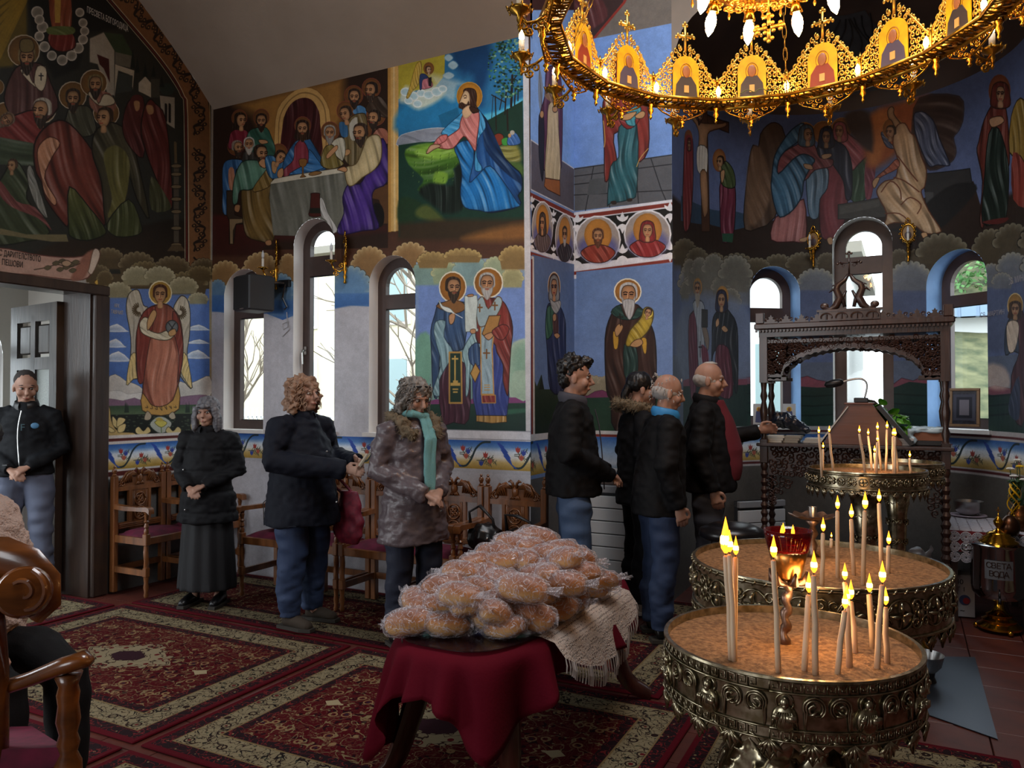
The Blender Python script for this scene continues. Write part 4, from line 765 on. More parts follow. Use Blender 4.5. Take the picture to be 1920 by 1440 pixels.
    P('8c6a1c', "1850 200 1900 100 1960 200 1960 500 1900 420 1840 400", fold=(80, 30, .4), ol='2a1c06', ow=4); P('8c2a1c', "1860 400 1940 500 1960 700 1860 660", fold=(80, 30, .4)); P('5a1c18', "1690 785 1830 760 1810 790 1740 800")
    # cloud belt
    cl = [(40, 990, 130, 110), (110, 1020, 120, 90), (210, 1040, 110, 80), (330, 1060, 190, 95), (560, 1050, 170, 80), (440, 1050, 150, 60), (690, 1040, 170, 80), (830, 1020, 110, 60), (1230, 1040, 120, 100), (1330, 1000, 120, 60), (1470, 980, 280, 120), (1740, 960, 190, 130), (1860, 930, 200, 130), (2000, 930, 200, 130)]
    P('3e3424', "20 960 400 1030 880 1020 880 1110 400 1130 20 1130", sm=0, soft=20); P('3e3424', "1180 1000 1900 900 2000 900 2000 1100 1180 1100", sm=0, soft=20)
    for a in cl: c.cloud(*a, rim='7c765e', fill='453c2a', ol='1c1812', foot=.3)
    P('45557c', "400 1150 900 1130 900 1500 400 1500", sm=0, soft=25); P('45557c', "1180 1120 2000 1060 2000 1500 1180 1500", sm=0, soft=30)
    for a in ((50, 1150, 70, 110), (95, 1160, 110, 100), (165, 1180, 120, 180), (265, 1180, 110, 90), (360, 1200, 150, 110), (770, 1130, 200, 80), (1290, 1120, 220, 110), (1740, 1110, 120, 90), (1860, 1060, 170, 100), (1800, 1130, 110, 60), (1990, 1060, 160, 110)): c.cloud(*a, rim='94937c', fill='5c6470', ol='2a2c2c', foot=.4)
    c.T(0, 0, 1, True); P('b0a49c', [(0, 1.75), (6, 1.75), (6, 1.9), (0, 1.9)], sm=0, soft=.04, a=0)
    c.T(1380, 380, 2.769)
    P('7a3a4c', "-120 930 0 910 80 905 180 935 330 910 370 900 420 920 510 935 520 960 820 940 860 910 920 925 960 905 1020 935 1310 960 1340 950 1420 965 1500 960 1500 1010 -120 1010", sm=1, ol='3a1c2c', ow=3)
    P('14302c', "-120 950 100 940 200 945 420 960 640 950 820 960 900 930 1040 945 1330 1000 1500 990 1500 1240 -120 1240", sm=1, to='16382c')
    for y in (990, 1040, 1090): L('0a1e1c', 8, [(-120, y+10), (100, y), (400, y+16), (640, y-4), (900, y+8), (1200, y+20), (1500, y)], a=.8)
    P('c8b09c', "1310 840 1400 860 1420 960 1310 960", soft=20, a=.7)
    # saint at far right, and pair at left
    c.halo(1450, 535, 40, 64, 'a87a2a', 'c8b070'); P('2c3c54', "1405 640 1425 600 1480 590 1500 600 1500 780 1440 770 1400 790 1396 700", fold=(80, 30, .4), ol='0c121c', ow=4); P('4a1c20', "1460 620 1500 600 1500 1120 1440 1110 1430 900 1470 780", fold=(86, 30, .35), ol='16080a', ow=4); P('26304c', "1420 1020 1470 900 1470 1120 1420 1100", fold=(80, 20, .3)); Hd(1450, 555, 76, hair='33200f', skin='b08458', long=True, w=.3); P('c8b8a0', "1405 640 1440 610 1470 640 1450 760 1415 770", fold=(80, 20, .3), ol='4a3c2a', ow=3)
    c.T(990, 480, 3.6)
    for a in ((1060, 260, 50, 90), (1130, 200, 110, 110), (1210, 180, 140, 150), (1310, 230, 130, 100), (1420, 210, 150, 100), (1370, 330, 120, 110), (1090, 110, 80, 90), (1160, 120, 100, 110), (1250, 110, 130, 120), (1400, 150, 200, 150)): c.cloud(a[0], a[1], a[2], a[3], rim='8c8c7c', fill='5c5c54', ol='2a2824', foot=.3)
    P('5f7294', "1048 330 1480 330 1480 840 1048 840", soft=50, a=.85); P('7c3a50', "1048 840 1110 820 1240 840 1480 830 1480 880 1048 890", sm=1); P('16302a', "1048 880 1480 870 1480 1180 1048 1180", sm=0)
    c.halo(1145, 210, 30, 62, 'a8762c', 'a8762c', .03); P('6a2038', "1085 440 1110 380 1150 360 1150 640 1130 950 1100 950 1085 700", fold=(88, 20, .4), ol='1c0810', ow=4); P('8d9cac', "1112 320 1160 300 1190 340 1195 480 1180 740 1150 740 1140 480", fold=(86, 22, .35), ol='243040', ow=4); P('7a6a5c', "1175 480 1200 475 1222 560 1212 640 1190 560", ol='2a201a', ow=3); P('6a2038', "1170 600 1212 640 1218 720 1180 730", fold=(86, 16, .3)); P('30302c', "1172 360 1212 365 1212 480 1172 480", sm=0, ol='10100e', ow=3)
    L('1c1c24', 6, "1163 580 1163 680", sm=0); L('1c1c24', 6, "1152 615 1176 615", sm=0); Hd(1143, 225, 96, hair='5a5650', beard='8a867c', sx=.6); P('8a867c', "1128 260 1160 260 1150 340 1138 340")
    c.halo(1312, 275, 42, 72, 'a8762c', 'b8863c', .04)
    P('1c2028', "1245 440 1270 380 1330 350 1370 390 1400 440 1416 540 1416 860 1400 920 1370 720 1340 640 1260 640 1240 720 1242 560", fold=(88, 30, .4), ol='060810', ow=5, edge=.2); P('5a1428', "1270 620 1340 610 1370 700 1380 940 1300 950 1272 860", fold=(88, 26, .4), ol='1c040c', ow=4); Hd(1306, 300, 104, veil='23284a', skin='b08458', sx=.72); P('b08458', "1268 440 1285 420 1290 460 1270 480", ol='3a2010', ow=3); P('b08458', "1305 490 1325 470 1350 500 1330 515", ol='3a2010', ow=3)
    c.T(0, 0, 1, True)
    for a, b, q in ((1.26, 1.3, 'a8a4a4'), (1.245, 1.262, '5a1a1c'), (1.225, 1.245, 'a8a4a4')): P(q, [(0, a), (6, a), (6, b), (0, b)], sm=0)
    c.band(0, 5.3, .985, 1.225, .2, .5); c.T(0, 0, 1, True)
    for a, b, q in ((.97, .985, 'a8a4a4'), (.95, .97, '5a1a1c'), (.93, .95, 'a8a4a4')): P(q, [(0, a), (6, a), (6, b), (0, b)], sm=0)
    P('55524e', [(0, 0), (6, 0), (6, .93), (0, .93)], sm=0); c.grain(.06); c.mute(.25); return c
# ---------- shared materials ----------
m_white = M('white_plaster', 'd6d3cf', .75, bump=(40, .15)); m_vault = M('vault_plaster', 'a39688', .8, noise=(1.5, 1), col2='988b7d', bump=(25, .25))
m_frame = M('brown_window_frame', '4a3a36', .4, noise=(8, 1), col2='40322e'); m_darkwood = wood('dark_stained_wood', '3a2c24', '2a1f1a', .35); m_chair = wood('varnished_chair_wood', '84522c', '5e381c', .35)
m_gasket = M('black_gasket', '16161a', .5); m_steel = M('brushed_steel', 'b8b8b6', .28, 1); m_black = M('black_plastic', '17181b', .4)
m_gold = M('polished_brass', 'c99a3c', .22, 1, noise=(30, 1), col2='b38430'); m_goldbright = M('gilt_filigree', 'e0b452', .3, .75); m_red = M('wine_red_velvet', '6a1434', .85, noise=(14, 1), col2='4c0f26')
def glass_mat():
    m = bpy.data.materials.new('window_glass'); m.use_nodes = True; nt = m.node_tree; nt.nodes.clear(); N = nt.nodes.new
    o = N('ShaderNodeOutputMaterial'); mx = N('ShaderNodeMixShader'); t = N('ShaderNodeBsdfTransparent'); g = N('ShaderNodeBsdfGlossy'); g.inputs['Roughness'].default_value = .03; t.inputs[0].default_value = (.93, .96, .96, 1)
    mx.inputs[0].default_value = .05; nt.links.new(t.outputs[0], mx.inputs[1]); nt.links.new(g.outputs[0], mx.inputs[2]); nt.links.new(mx.outputs[0], o.inputs[0]); return m
m_glass = glass_mat()
# ---------- walls ----------
def hole_top(h, s):
    r = (h['s1']-h['s0'])/2; c = (h['s1']+h['s0'])/2; u = max(0, 1-((s-c)/r)**2) if h.get('arch', 1) else 0
    return h['zs']+(r*h.get('k', 1))*math.sqrt(u)
def wall(name, sa, sb, zb, ztop, xy, cv, gain, holes=(), step=.5, sub=1):
    ss = set([sa, sb]); n = max(1, int((sb-sa)/step))
    for i in range(n+1): ss.add(sa+(sb-sa)*i/n)
    for h in holes:
        ss |= {h['s0'], h['s1']}
        if h.get('arch', 1):
            for i in range(1, 24): ss.add((h['s0']+h['s1'])/2-(h['s1']-h['s0'])/2*math.cos(PI*i/24))
    ss = sorted(x for x in ss if sa-1e-6 <= x <= sb+1e-6); mb = MB(); uv = []
    def quad(s0, s1, a0, a1, b0, b1):
        b = len(mb.v)
        for s, z in ((s0, a0), (s1, a1), (s1, b1), (s0, b0)): x, y = xy(s); mb.v.append((x, y, z)); uv.append(((s-cv.s0)/(cv.s1-cv.s0), (z-cv.z0)/(cv.z1-cv.z0)))
        mb.f.append((b, b+1, b+2, b+3))
    for s0, s1 in zip(ss[:-1], ss[1:]):
        if s1-s0 < 1e-6: continue
        mid = (s0+s1)/2; hs = sorted([h for h in holes if h['s0']-1e-6 < mid < h['s1']+1e-6], key=lambda h: h['zb']); z0a = z0b = zb
        for h in hs:
            if h['zb'] > z0a+1e-4: quad(s0, s1, z0a, z0b, h['zb'], h['zb'])
            z0a = hole_top(h, max(s0, h['s0'])); z0b = hole_top(h, min(s1, h['s1']))
        quad(s0, s1, z0a, z0b, ztop(s0), ztop(s1))
    me = mb.mesh(name); ul = me.uv_layers.new(name='u'); li = np.array([l.vertex_index for l in me.loops]); ul.data.foreach_set('uv', np.array(uv, np.float32)[li].ravel())
    o = link(name, me, fresco_mat(name+'_fresco', cv, gain)); o['kind'] = 'structure'; return o
VR, VY0, VZ0 = 6.0, .84, .001
def vault_z(y): return VZ0+math.sqrt(max(VR*VR-(y-VY0)**2, 0))
def ztop_left(y): return vault_z(y)
# window holes (measured: px edges and z)
def hole_px(inv, x0, x1, ytop, zsill, ypx=None):
    a = inv(x0, ytop)[0]; b = inv(x1, ytop)[0]; m = inv((x0+x1)/2, ytop); return dict(s0=a, s1=b, zb=zsill, zs=m[1]-(b-a)/2, top=m[1])
H1 = dict(s0=-5.565, s1=-5.075, zb=1.28, zs=2.73-.245); H2 = dict(s0=-4.73, s1=-4.275, zb=1.28, zs=3.10-.2275); H3 = dict(s0=-3.915, s1=-3.46, zb=1.28, zs=2.715-.2275)
A1 = hole_px(apse_sz, 1406, 1500, 499, 1.30); A2 = hole_px(apse_sz, 1560, 1673, 407, 1.30); A3 = hole_px(apse_sz, 1736, 1850, 468, 1.30)
back_gain, left_gain = 1.0, 1.0
wall_back = wall('wall_back', XA, XP, -.05, lambda s: ZTOP+.03, lambda s: (s, YB), fresco_back(), 1.0, (H1, H2, H3))
DOOR = dict(s0=2.62, s1=3.92, zb=-.04, zs=2.42, arch=0)
wall_left = wall('wall_left', -4.0, YB, -.05, ztop_left, lambda s: (XA, s), fresco_left(), 1.0, (DOOR,), step=.15)
wall('wall_pier_side', YB, YR, -.05, lambda s: 6.2, lambda s: (XP, s), fresco_pier_side(), 1.0)
wall('wall_pier_back', XP, XE, -.05, lambda s: 6.0, lambda s: (s, YR), fresco_pier_back(), 1.0)
LA = 2*APS0+PI*AR
wall('wall_apse', 0, LA, -.05, lambda s: 4.25, apse_xy, fresco_apse(), 1.0, (A1, A2, A3), step=.06)
def plain(name, pts, mat, kind='structure', smooth=False):
    mb = MB(); mb.v = [tuple(p) for p in pts]; mb.f = [tuple(range(len(pts)))]; o = mb.build(name, mat, fix=False); o['kind'] = kind; return o
# conch of the apse: low painted half dome, ribs of figures painted dark
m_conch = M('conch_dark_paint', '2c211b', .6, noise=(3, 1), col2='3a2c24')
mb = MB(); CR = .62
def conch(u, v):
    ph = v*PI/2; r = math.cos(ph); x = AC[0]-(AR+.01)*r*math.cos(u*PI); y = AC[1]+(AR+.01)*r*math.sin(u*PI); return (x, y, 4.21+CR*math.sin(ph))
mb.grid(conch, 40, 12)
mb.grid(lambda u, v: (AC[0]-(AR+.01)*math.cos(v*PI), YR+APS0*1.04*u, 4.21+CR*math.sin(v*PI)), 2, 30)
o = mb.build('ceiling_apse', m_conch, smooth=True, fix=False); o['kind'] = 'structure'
# painted robe figure in the conch
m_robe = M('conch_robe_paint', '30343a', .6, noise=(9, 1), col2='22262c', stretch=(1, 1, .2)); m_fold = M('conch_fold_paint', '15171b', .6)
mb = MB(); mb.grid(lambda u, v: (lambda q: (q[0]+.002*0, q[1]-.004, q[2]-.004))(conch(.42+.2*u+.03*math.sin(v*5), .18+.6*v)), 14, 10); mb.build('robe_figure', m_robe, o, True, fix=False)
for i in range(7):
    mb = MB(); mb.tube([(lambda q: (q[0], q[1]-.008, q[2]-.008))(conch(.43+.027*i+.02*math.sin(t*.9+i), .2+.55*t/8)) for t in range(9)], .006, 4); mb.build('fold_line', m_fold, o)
# arch face above the apse opening, vaults and ceilings
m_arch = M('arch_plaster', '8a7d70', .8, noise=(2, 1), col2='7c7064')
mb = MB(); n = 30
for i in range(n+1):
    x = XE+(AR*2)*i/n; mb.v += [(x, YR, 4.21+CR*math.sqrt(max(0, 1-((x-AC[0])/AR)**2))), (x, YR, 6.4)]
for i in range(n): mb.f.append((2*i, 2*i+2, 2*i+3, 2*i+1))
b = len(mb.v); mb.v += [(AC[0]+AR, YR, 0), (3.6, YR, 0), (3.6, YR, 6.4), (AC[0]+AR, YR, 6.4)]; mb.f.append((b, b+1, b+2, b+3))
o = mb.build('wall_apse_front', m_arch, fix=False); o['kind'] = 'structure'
mb = MB(); ys = [YB+.03-(YB+4.03)*i/36 for i in range(37)]
mb.grid(lambda u, v: (XA-.02+(XP-XA+.02)*u, ys[int(round(v*36))], vault_z(ys[int(round(v*36))])), 1, 36); o = mb.build('ceiling_vault', m_vault, smooth=True, fix=False); o['kind'] = 'structure'
mb = MB()   # spandrel closing the vault's end above the crossing
for i in range(37): mb.v += [(XP, ys[i], vault_z(ys[i])), (XP, ys[i], 6.4)]
for i in range(36): mb.f.append((2*i, 2*i+2, 2*i+3, 2*i+1))
b = len(mb.v); mb.v += [(XP, YB, ZTOP), (XP, YB, 6.4), (XP, YR, 6.4), (XP, YR, ZTOP)]
o = mb.build('wall_crossing_spandrel', M('spandrel_fresco', '3a2420', .6, noise=(2, 1), col2='541f1c'), fix=False); o['kind'] = 'structure'
plain('ceiling_crossing', [(XP, -4, 6.4), (3.6, -4, 6.4), (3.6, YR, 6.4), (XP, YR, 6.4)], m_vault)
plain('wall_front', [(XA, -4, 0), (3.6, -4, 0), (3.6, -4, 6.4), (XA, -4, 6.4)], m_white)
plain('wall_right', [(3.6, -4, 0), (3.6, YR, 0), (3.6, YR, 6.4), (3.6, -4, 6.4)], M('iconostasis_side', '4a3a30', .7))
# floor: terracotta tiles
def tile_mat():
    m = M('terracotta_tiles', '4c2118', .35); nt = m.node_tree; N = nt.nodes.new; b = nt.nodes['Principled BSDF']
    br = N('ShaderNodeTexBrick'); br.offset = 0; br.inputs['Scale'].default_value = 1; br.inputs['Brick Width'].default_value = .33; br.inputs['Row Height'].default_value = .33; br.inputs['Mortar Size'].default_value = .006
    br.inputs['Color1'].default_value = lin('5a281c'); br.inputs['Color2'].default_value = lin('47201a'); br.inputs['Mortar'].default_value = lin('2c1c18'); tc = N('ShaderNodeTexCoord'); nt.links.new(tc.outputs['Object'], br.inputs[0]); nt.links.new(br.outputs[0], b.inputs[0]); return m
mb = MB(); mb.box(-9.0, 3.6, -4, 8.6, -.12, -.03); fl = mb.build('floor', M('floor_bed', '33211c', .9)); fl['kind'] = 'structure'
# tiles that the photograph shows singly, at the apse step and by the holy water; the rest joined
m_tile = M('terracotta_tile', '5a281c', .5, noise=(6, 1), col2='471f18', bump=(12, .1)); tm = None
TS = .33; far = MB()
def tile_mesh():
    mb = MB(); mb.box(.002, TS-.003, .002, TS-.003, -.03, -.004, bev=.003); return mb.mesh('tile')
tm = tile_mesh(); tm.materials.append(m_tile)
for i in range(-26, 11):
    for j in range(-12, 25):
        x, y = i*TS, j*TS
        near = (-1.75 < x < 1.3 and 2.9 < y < 6.2) and not (y < 4.6 and x < -.35)
        if near: t = bpy.data.objects.new('tile', tm); C.objects.link(t); t.parent = fl; t.location = (x, y, 0)
        elif x > XA-3.2 and y < 7.9: far.box(x+.002, x+TS-.003, y+.002, y+TS-.003, -.03, -.004)
o = far.build('tile_field', m_tile, fl, fix=False); o['kind'] = 'stuff'
# ---------- windows ----------
def make_window(n, h, org, U, D, inner, fw=.08, tz=(2.3, 2.416), handle=None, label=None, rev=None, depth=.12, sillz=None, shelf=True):
    """org(s) -> wall surface point; U unit vector along s in plan; D unit vector outward"""
    U, D = Vector(U), Vector(D); c = (h['s0']+h['s1'])/2; r = (h['s1']-h['s0'])/2; O = Vector((*org(c), 0))+D*depth
    W = lambda s, z, d=0: tuple(O+U*s+Vector((0, 0, z))+D*d)
    def outline(rr, zb, m=18): return [(-rr, zb)]+[(-rr*math.cos(PI*i/m), h['zs']+rr*math.sin(PI*i/m)) for i in range(m+1)]+[(rr, zb)]
    root = empty('window_%d' % n, W(0, h['zb'])); root['kind'] = 'structure'
    def bld(mb, name, mat, **k):
        mb.v = [(p[0]-root.location.x, p[1]-root.location.y, p[2]-root.location.z) for p in mb.v]; return mb.build(name, mat, root, **k)
    # plastered reveal from the wall surface to the frame
    mb = MB(); ho = []
    for s, z in outline(r, h['zb']): ho.append((s, z))
    a = [tuple(list(org(c+s))+[z]) for s, z in ho]; b = [W(s, z, 0) for s, z in ho]
    mb.quadstrip([a+[a[0]], b+[b[0]]], close=False); bld(mb, 'reveal', rev or m_white, fix=False, smooth=40)
    # outer frame
    mb = MB(); o1 = outline(r, h['zb']); o2 = outline(r-fw, h['zb']+fw)
    for d0, d1, A, B in ((0, .05, o1, o2),):
        n_ = len(A); ringA = [W(s, z, d0) for s, z in A]; ringB = [W(s, z, d0) for s, z in B]; ringC = [W(s, z, d1) for s, z in B]; ringD = [W(s, z, d1) for s, z in A]
        for k in range(n_):
            k2 = (k+1) % n_; bb = len(mb.v); mb.v += [ringA[k], ringA[k2], ringB[k2], ringB[k], ringC[k], ringC[k2], ringD[k], ringD[k2]]; mb.f += [(bb, bb+1, bb+2, bb+3), (bb+3, bb+2, bb+5, bb+4), (bb+4, bb+5, bb+7, bb+6)]
    bld(mb, 'outer_frame', m_frame)
    def pbox(s0, s1, z0, z1, d0, d1, mb=None):
        mb = mb or MB(); mb.quadstrip([[W(s0, z0, d), W(s1, z0, d), W(s1, z1, d), W(s0, z1, d)] for d in (d0, d1)]); return mb
    ri = r-fw
    bld(pbox(-ri, ri, tz[0], tz[1], -.004, .05), 'transom', m_frame)
    # gaskets and sash edges
    mb = MB(); lo = [(-ri+.004, h['zb']+fw+.004), (ri-.004, h['zb']+fw+.004), (ri-.004, tz[0]-.004), (-ri+.004, tz[0]-.004)]
    for k in range(4):
        p, q = lo[k], lo[(k+1) % 4]; mb.beam(W(p[0], p[1], .02), W(q[0], q[1], .02), .008, .008)
    bld(mb, 'gasket', m_gasket)
    mb = MB(); mb.v = [W(s, z, .03) for s, z in lo]; mb.f = [(0, 1, 2, 3)]; bld(mb, 'pane', m_glass, fix=False)
    up = [(-ri, tz[1])]+[(-ri*math.cos(PI*i/14), h['zs']+ri*math.sin(PI*i/14)) for i in range(15)]+[(ri, tz[1])]
    mb = MB(); mb.v = [W(s, z, .03) for s, z in up]; mb.f = [tuple(range(len(up)))]; bld(mb, 'pane', m_glass, fix=False)
    if shelf:
        p0 = org(h['s0']-.04); p1 = org(h['s1']+.04); mb = MB(); In = -D*.035
        q = [Vector((*p0, 0))+In, Vector((*p1, 0))+In, Vector(W(r, 0, 0)).xyz*1, Vector(W(-r, 0, 0))]; q = [Vector((v.x, v.y, 0)) for v in q]
        mb.quadstrip([[(v.x, v.y, z) for v in q] for z in (h['zb']-.03, h['zb']+.002)]); bld(mb, 'window_sill', m_white)
    if handle:
        mb = MB(); s, z = handle; mb.quadstrip([[W(s-.012, z-.035, d), W(s+.012, z-.035, d), W(s+.012, z+.035, d), W(s-.012, z+.035, d)] for d in (-.012, 0)]); mb.tube([W(s, z, -.01), W(s, z, -.045), W(s, z-.02, -.05), W(s, z-.12, -.045)], .008, 6); bld(mb, 'handle', m_steel)
    return root
m_revblue = M('blue_painted_reveal', '7fa9d8', .6, noise=(5, 1), col2='6f95c4')
wb = lambda s: (s, YB)
make_window(1, H1, wb, (1, 0, 0), (0, 1, 0), None); make_window(2, H2, wb, (1, 0, 0), (0, 1, 0), None, tz=(2.63, 2.80), handle=(-.19, 1.98)); make_window(3, H3, wb, (1, 0, 0), (0, 1, 0), None)
for k, (h, tz) in enumerate(((A1, (2.30, 2.43)), (A2, (2.74, 2.90)), (A3, (2.36, 2.46)))):
    c = (h['s0']+h['s1'])/2; th = (c-APS0)/AR; D = (-math.cos(th), math.sin(th), 0); U = (math.sin(th), math.cos(th), 0); make_window(4+k, h, apse_xy, U, D, None, fw=.085 if k != 1 else .1, tz=tz, rev=m_revblue if k != 1 else m_white, depth=.16)
# ---------- door in the left wall, vestibule beyond ----------
dr = empty('door_1', (XA, 3.92, 0)); dr['kind'] = 'structure'
def dp(mb, name, mat, parent=dr, **k):
    mb.v = [(p[0]-XA, p[1]-3.92, p[2]) for p in mb.v]; return mb.build(name, mat, parent, **k)
dp(MB().box(XA-.005, XA+.04, 3.90, 4.03, 0, 2.38, bev=.008), 'casing', m_darkwood); dp(MB().box(XA-.005, XA+.04, 2.5, 4.03, 2.38, 2.46, bev=.008), 'casing', m_darkwood)
dp(MB().box(XA-.34, XA, 3.905, 3.93, 0, 2.42), 'jamb_lining', m_darkwood); dp(MB().box(XA-.34, XA, 2.6, 3.93, 2.40, 2.425), 'head_lining', m_darkwood)
dp(MB().box(XA-.34, XA+.0, 3.885, 3.906, 0, 2.40), 'jamb_panel', m_darkwood)
# door leaf, open into the vestibule
lx0, ly0, lx1, ly1 = XA-.34, 3.88, XA-1.15, 3.99
L = math.hypot(lx1-lx0, ly1-ly0); ux, uy = (lx1-lx0)/L, (ly1-ly0)/L
LM = Matrix(((ux, uy*1, 0, lx0), (uy, -ux*1, 0, ly0), (0, 0, 1, 0), (0, 0, 0, 1)))   # x along leaf, y towards the viewer
def lb(a, b, c, d, e, f, mb=None, bev=0): mb = mb or MB(); mb.box(a, b, c, d, e, f, M=LM, bev=bev); return mb
m_leaf = wood('grey_brown_door_wood', '4a4440', '363230', .35)
mb = MB()
for a, b, z0, z1 in ((0, .12, .02, 2.34), (L-.12, L, .02, 2.34), (.12, L-.12, .02, .22), (.12, L-.12, 2.20, 2.34), (.12, L-.12, 1.80, 1.90), (.12, L-.12, .95, 1.07), (L/2-.04, L/2+.04, .2, 2.25)): lb(a, b, -.045, 0, z0, z1, mb)
dp(mb, 'door_leaf', m_leaf)
for a, b in ((.12, L/2-.04), (L/2+.04, L-.12)):
    dp(lb(a+.03, b-.03, -.035, -.008, 1.93, 2.17, bev=.012), 'door_panel', m_leaf); dp(lb(a+.03, b-.03, -.035, -.008, .26, .92, bev=.012), 'door_panel', m_leaf)
    dp(lb(a, b, -.028, -.02, 1.07, 1.80), 'door_glass', M('rippled_glass', 'c2ccc8', .35, trans=.7, alpha=.75, bump=(60, .6)))
dp(MB().tube([LM @ Vector((L-.06, 0, 1.05)), LM @ Vector((L-.06, .05, 1.05)), LM @ Vector((L-.17, .055, 1.05))], .009, 6), 'door_handle', m_steel)
dp(lb(-.012, 0, -.05, .01, .02, 2.34), 'door_edge', m_darkwood)
# vestibule shell with its window
m_vest = M('vestibule_plaster', 'c4c0b8', .8)
VSX = XA-2.6; HV = dict(s0=3.42, s1=4.72, zb=.0, zs=2.0)
cvv = Canvas(2.0, 6.0, 0, 3.2, 60, lambda a, b: (a, b), 'b4b2ac')
wall('wall_vestibule', 2.0, 5.0, 0, lambda s: 3.1, lambda s: (VSX, s), cvv, 1.0, (dict(s0=3.3, s1=4.7, zb=.9, zs=1.95),))
make_window(7, dict(s0=3.3, s1=4.7, zb=.9, zs=1.95), lambda s: (VSX, s), (0, 1, 0), (-1, 0, 0), None, fw=.09, tz=(1.98, 2.10), depth=.08)
plain('wall_vestibule_side', [(VSX, 4.95, 0), (XA-.3, 4.95, 0), (XA-.3, 4.95, 3.1), (VSX, 4.95, 3.1)], m_vest)
plain('wall_door_return', [(XA-.34, 3.93, 0), (XA-.34, 4.96, 0), (XA-.34, 4.96, 3.1), (XA-.34, 3.93, 3.1)], m_vest)
plain('ceiling_vestibule', [(VSX, 2, 2.95), (XA, 2, 2.95), (XA, 4.95, 2.95), (VSX, 4.95, 2.95)], m_vest)
# ribbon lettering and saints' names, painted on the walls as flat letters
m_ink = M('black_lettering', '2a241e', .6); m_inkw = M('pale_lettering', 'b8b4ac', .6); m_inkg = M('grey_lettering', '8f9098', .6)
def wall_text(body, px, py, size, wall_o, mat, plane='x', rotz=0, sxy=(.62, 1), tilt=0, nm='lettering'):
    if plane == 'x': p = at_x(px, py, XA); loc = (XA+.004, p[1], p[2]); rot = (PI/2, -tilt, PI/2)
    return text(nm, body, size, loc, rot, mat, wall_o, .0005, sxy=sxy)
for bd, px, py, sz, mt, sx in (('С ДАРИТЕЛСТВОТО', 38, 485, .06, m_ink, .49), ('ПЕШОВИ', 23, 499, .06, m_ink, .56), ('ПРЕСВЕТА БОГОРОДИЦА', 202, 42, .07, m_inkw, .41), ('АРХ.', 219, 577, .045, m_inkw, .52), ('ГАВРАИЛ', 219, 589, .045, m_inkw, .5)): wall_text(bd, px, py, sz, wall_left, mt, sxy=(sx, 1))
s_, z_ = apse_sz(1864, 592); th = (s_-APS0)/AR; x_, y_ = apse_xy(s_, -.006); text('lettering', 'СВ. МАРТИНА', .055, (x_, y_, z_), (PI/2, 0, PI/2-th), m_inkg, bpy.data.objects['wall_apse'], .0005, sxy=(.8, 1))
s_, z_ = apse_sz(1908, 530); th = (s_-APS0)/AR; x_, y_ = apse_xy(s_, -.006); text('lettering', 'СВ. МИНА', .07, (x_, y_, z_), (PI/2, 0, PI/2-th), m_inkg, bpy.data.objects['wall_apse'], .0005, sxy=(.8, 1))
# ---------- outside ----------
m_out = M('cream_facade', 'd8ceb0', .8); m_outw = M('pale_facade', 'd0d2d0', .8)
g = plain('ground', [(-30, 8.6, -.4), (30, 8.6, -.4), (30, 60, -.4), (-30, 60, -.4)], M('asphalt', '8d8d8a', .9)); g['kind'] = 'structure'
plain('ground_west', [(-60, -10, -.4), (XA-2.7, -10, -.4), (XA-2.7, 60, -.4), (-60, 60, -.4)], bpy.data.materials['asphalt'])
def facade(name, x0, x1, y0, y1, z1, mat, wins, label, roof='8a8478'):
    r = empty(name, ((x0+x1)/2, y0, -.4)); tag(r, label, 'building'); X, Y = (x0+x1)/2, y0
    MB().box(x0-X, x1-X, 0, y1-y0, 0, z1+.4).build('wall', mat, r)
    MB().box(x0-X-.3, x1-X+.3, -.3, y1-y0, z1+.4, z1+.6).build('roof', M(name+'_roof', roof, .8), r)
    mw = M(name+'_window', '8fa4a4', .4); ms = M(name+'_surround', 'efeee8', .7)
    for a, b, c, d in wins:
        f = MB().box(a-X-.08, b-X+.08, -.06, .02, c+.32, d+.48).build('window_surround', ms, r); MB().box(a-X, b-X, -.09, -.05, c+.4, d+.4).build('window_pane', mw, f)
    return r
facade('apartment_building', -22, -9.5, 17, 24, 5.6, m_out, [(-20, -18.6, 1, 2.6), (-16.4, -15, 1, 2.6), (-13.2, -11.8, 1, 2.6), (-16.4, -15, 3.6, 5), (-13.2, -11.8, 3.6, 5), (-11, -10, 3.6, 5)], 'cream building behind the bare trees, seen through the left windows')
facade('pale_house', -8.6, -1.0, 15.5, 22, 4.2, m_outw, [(-7.8, -6.9, .9, 2.4), (-5.2, -4.2, .9, 2.4), (-2.6, -1.2, .6, 2.6)], 'pale house with green shutters, seen through the apse windows')
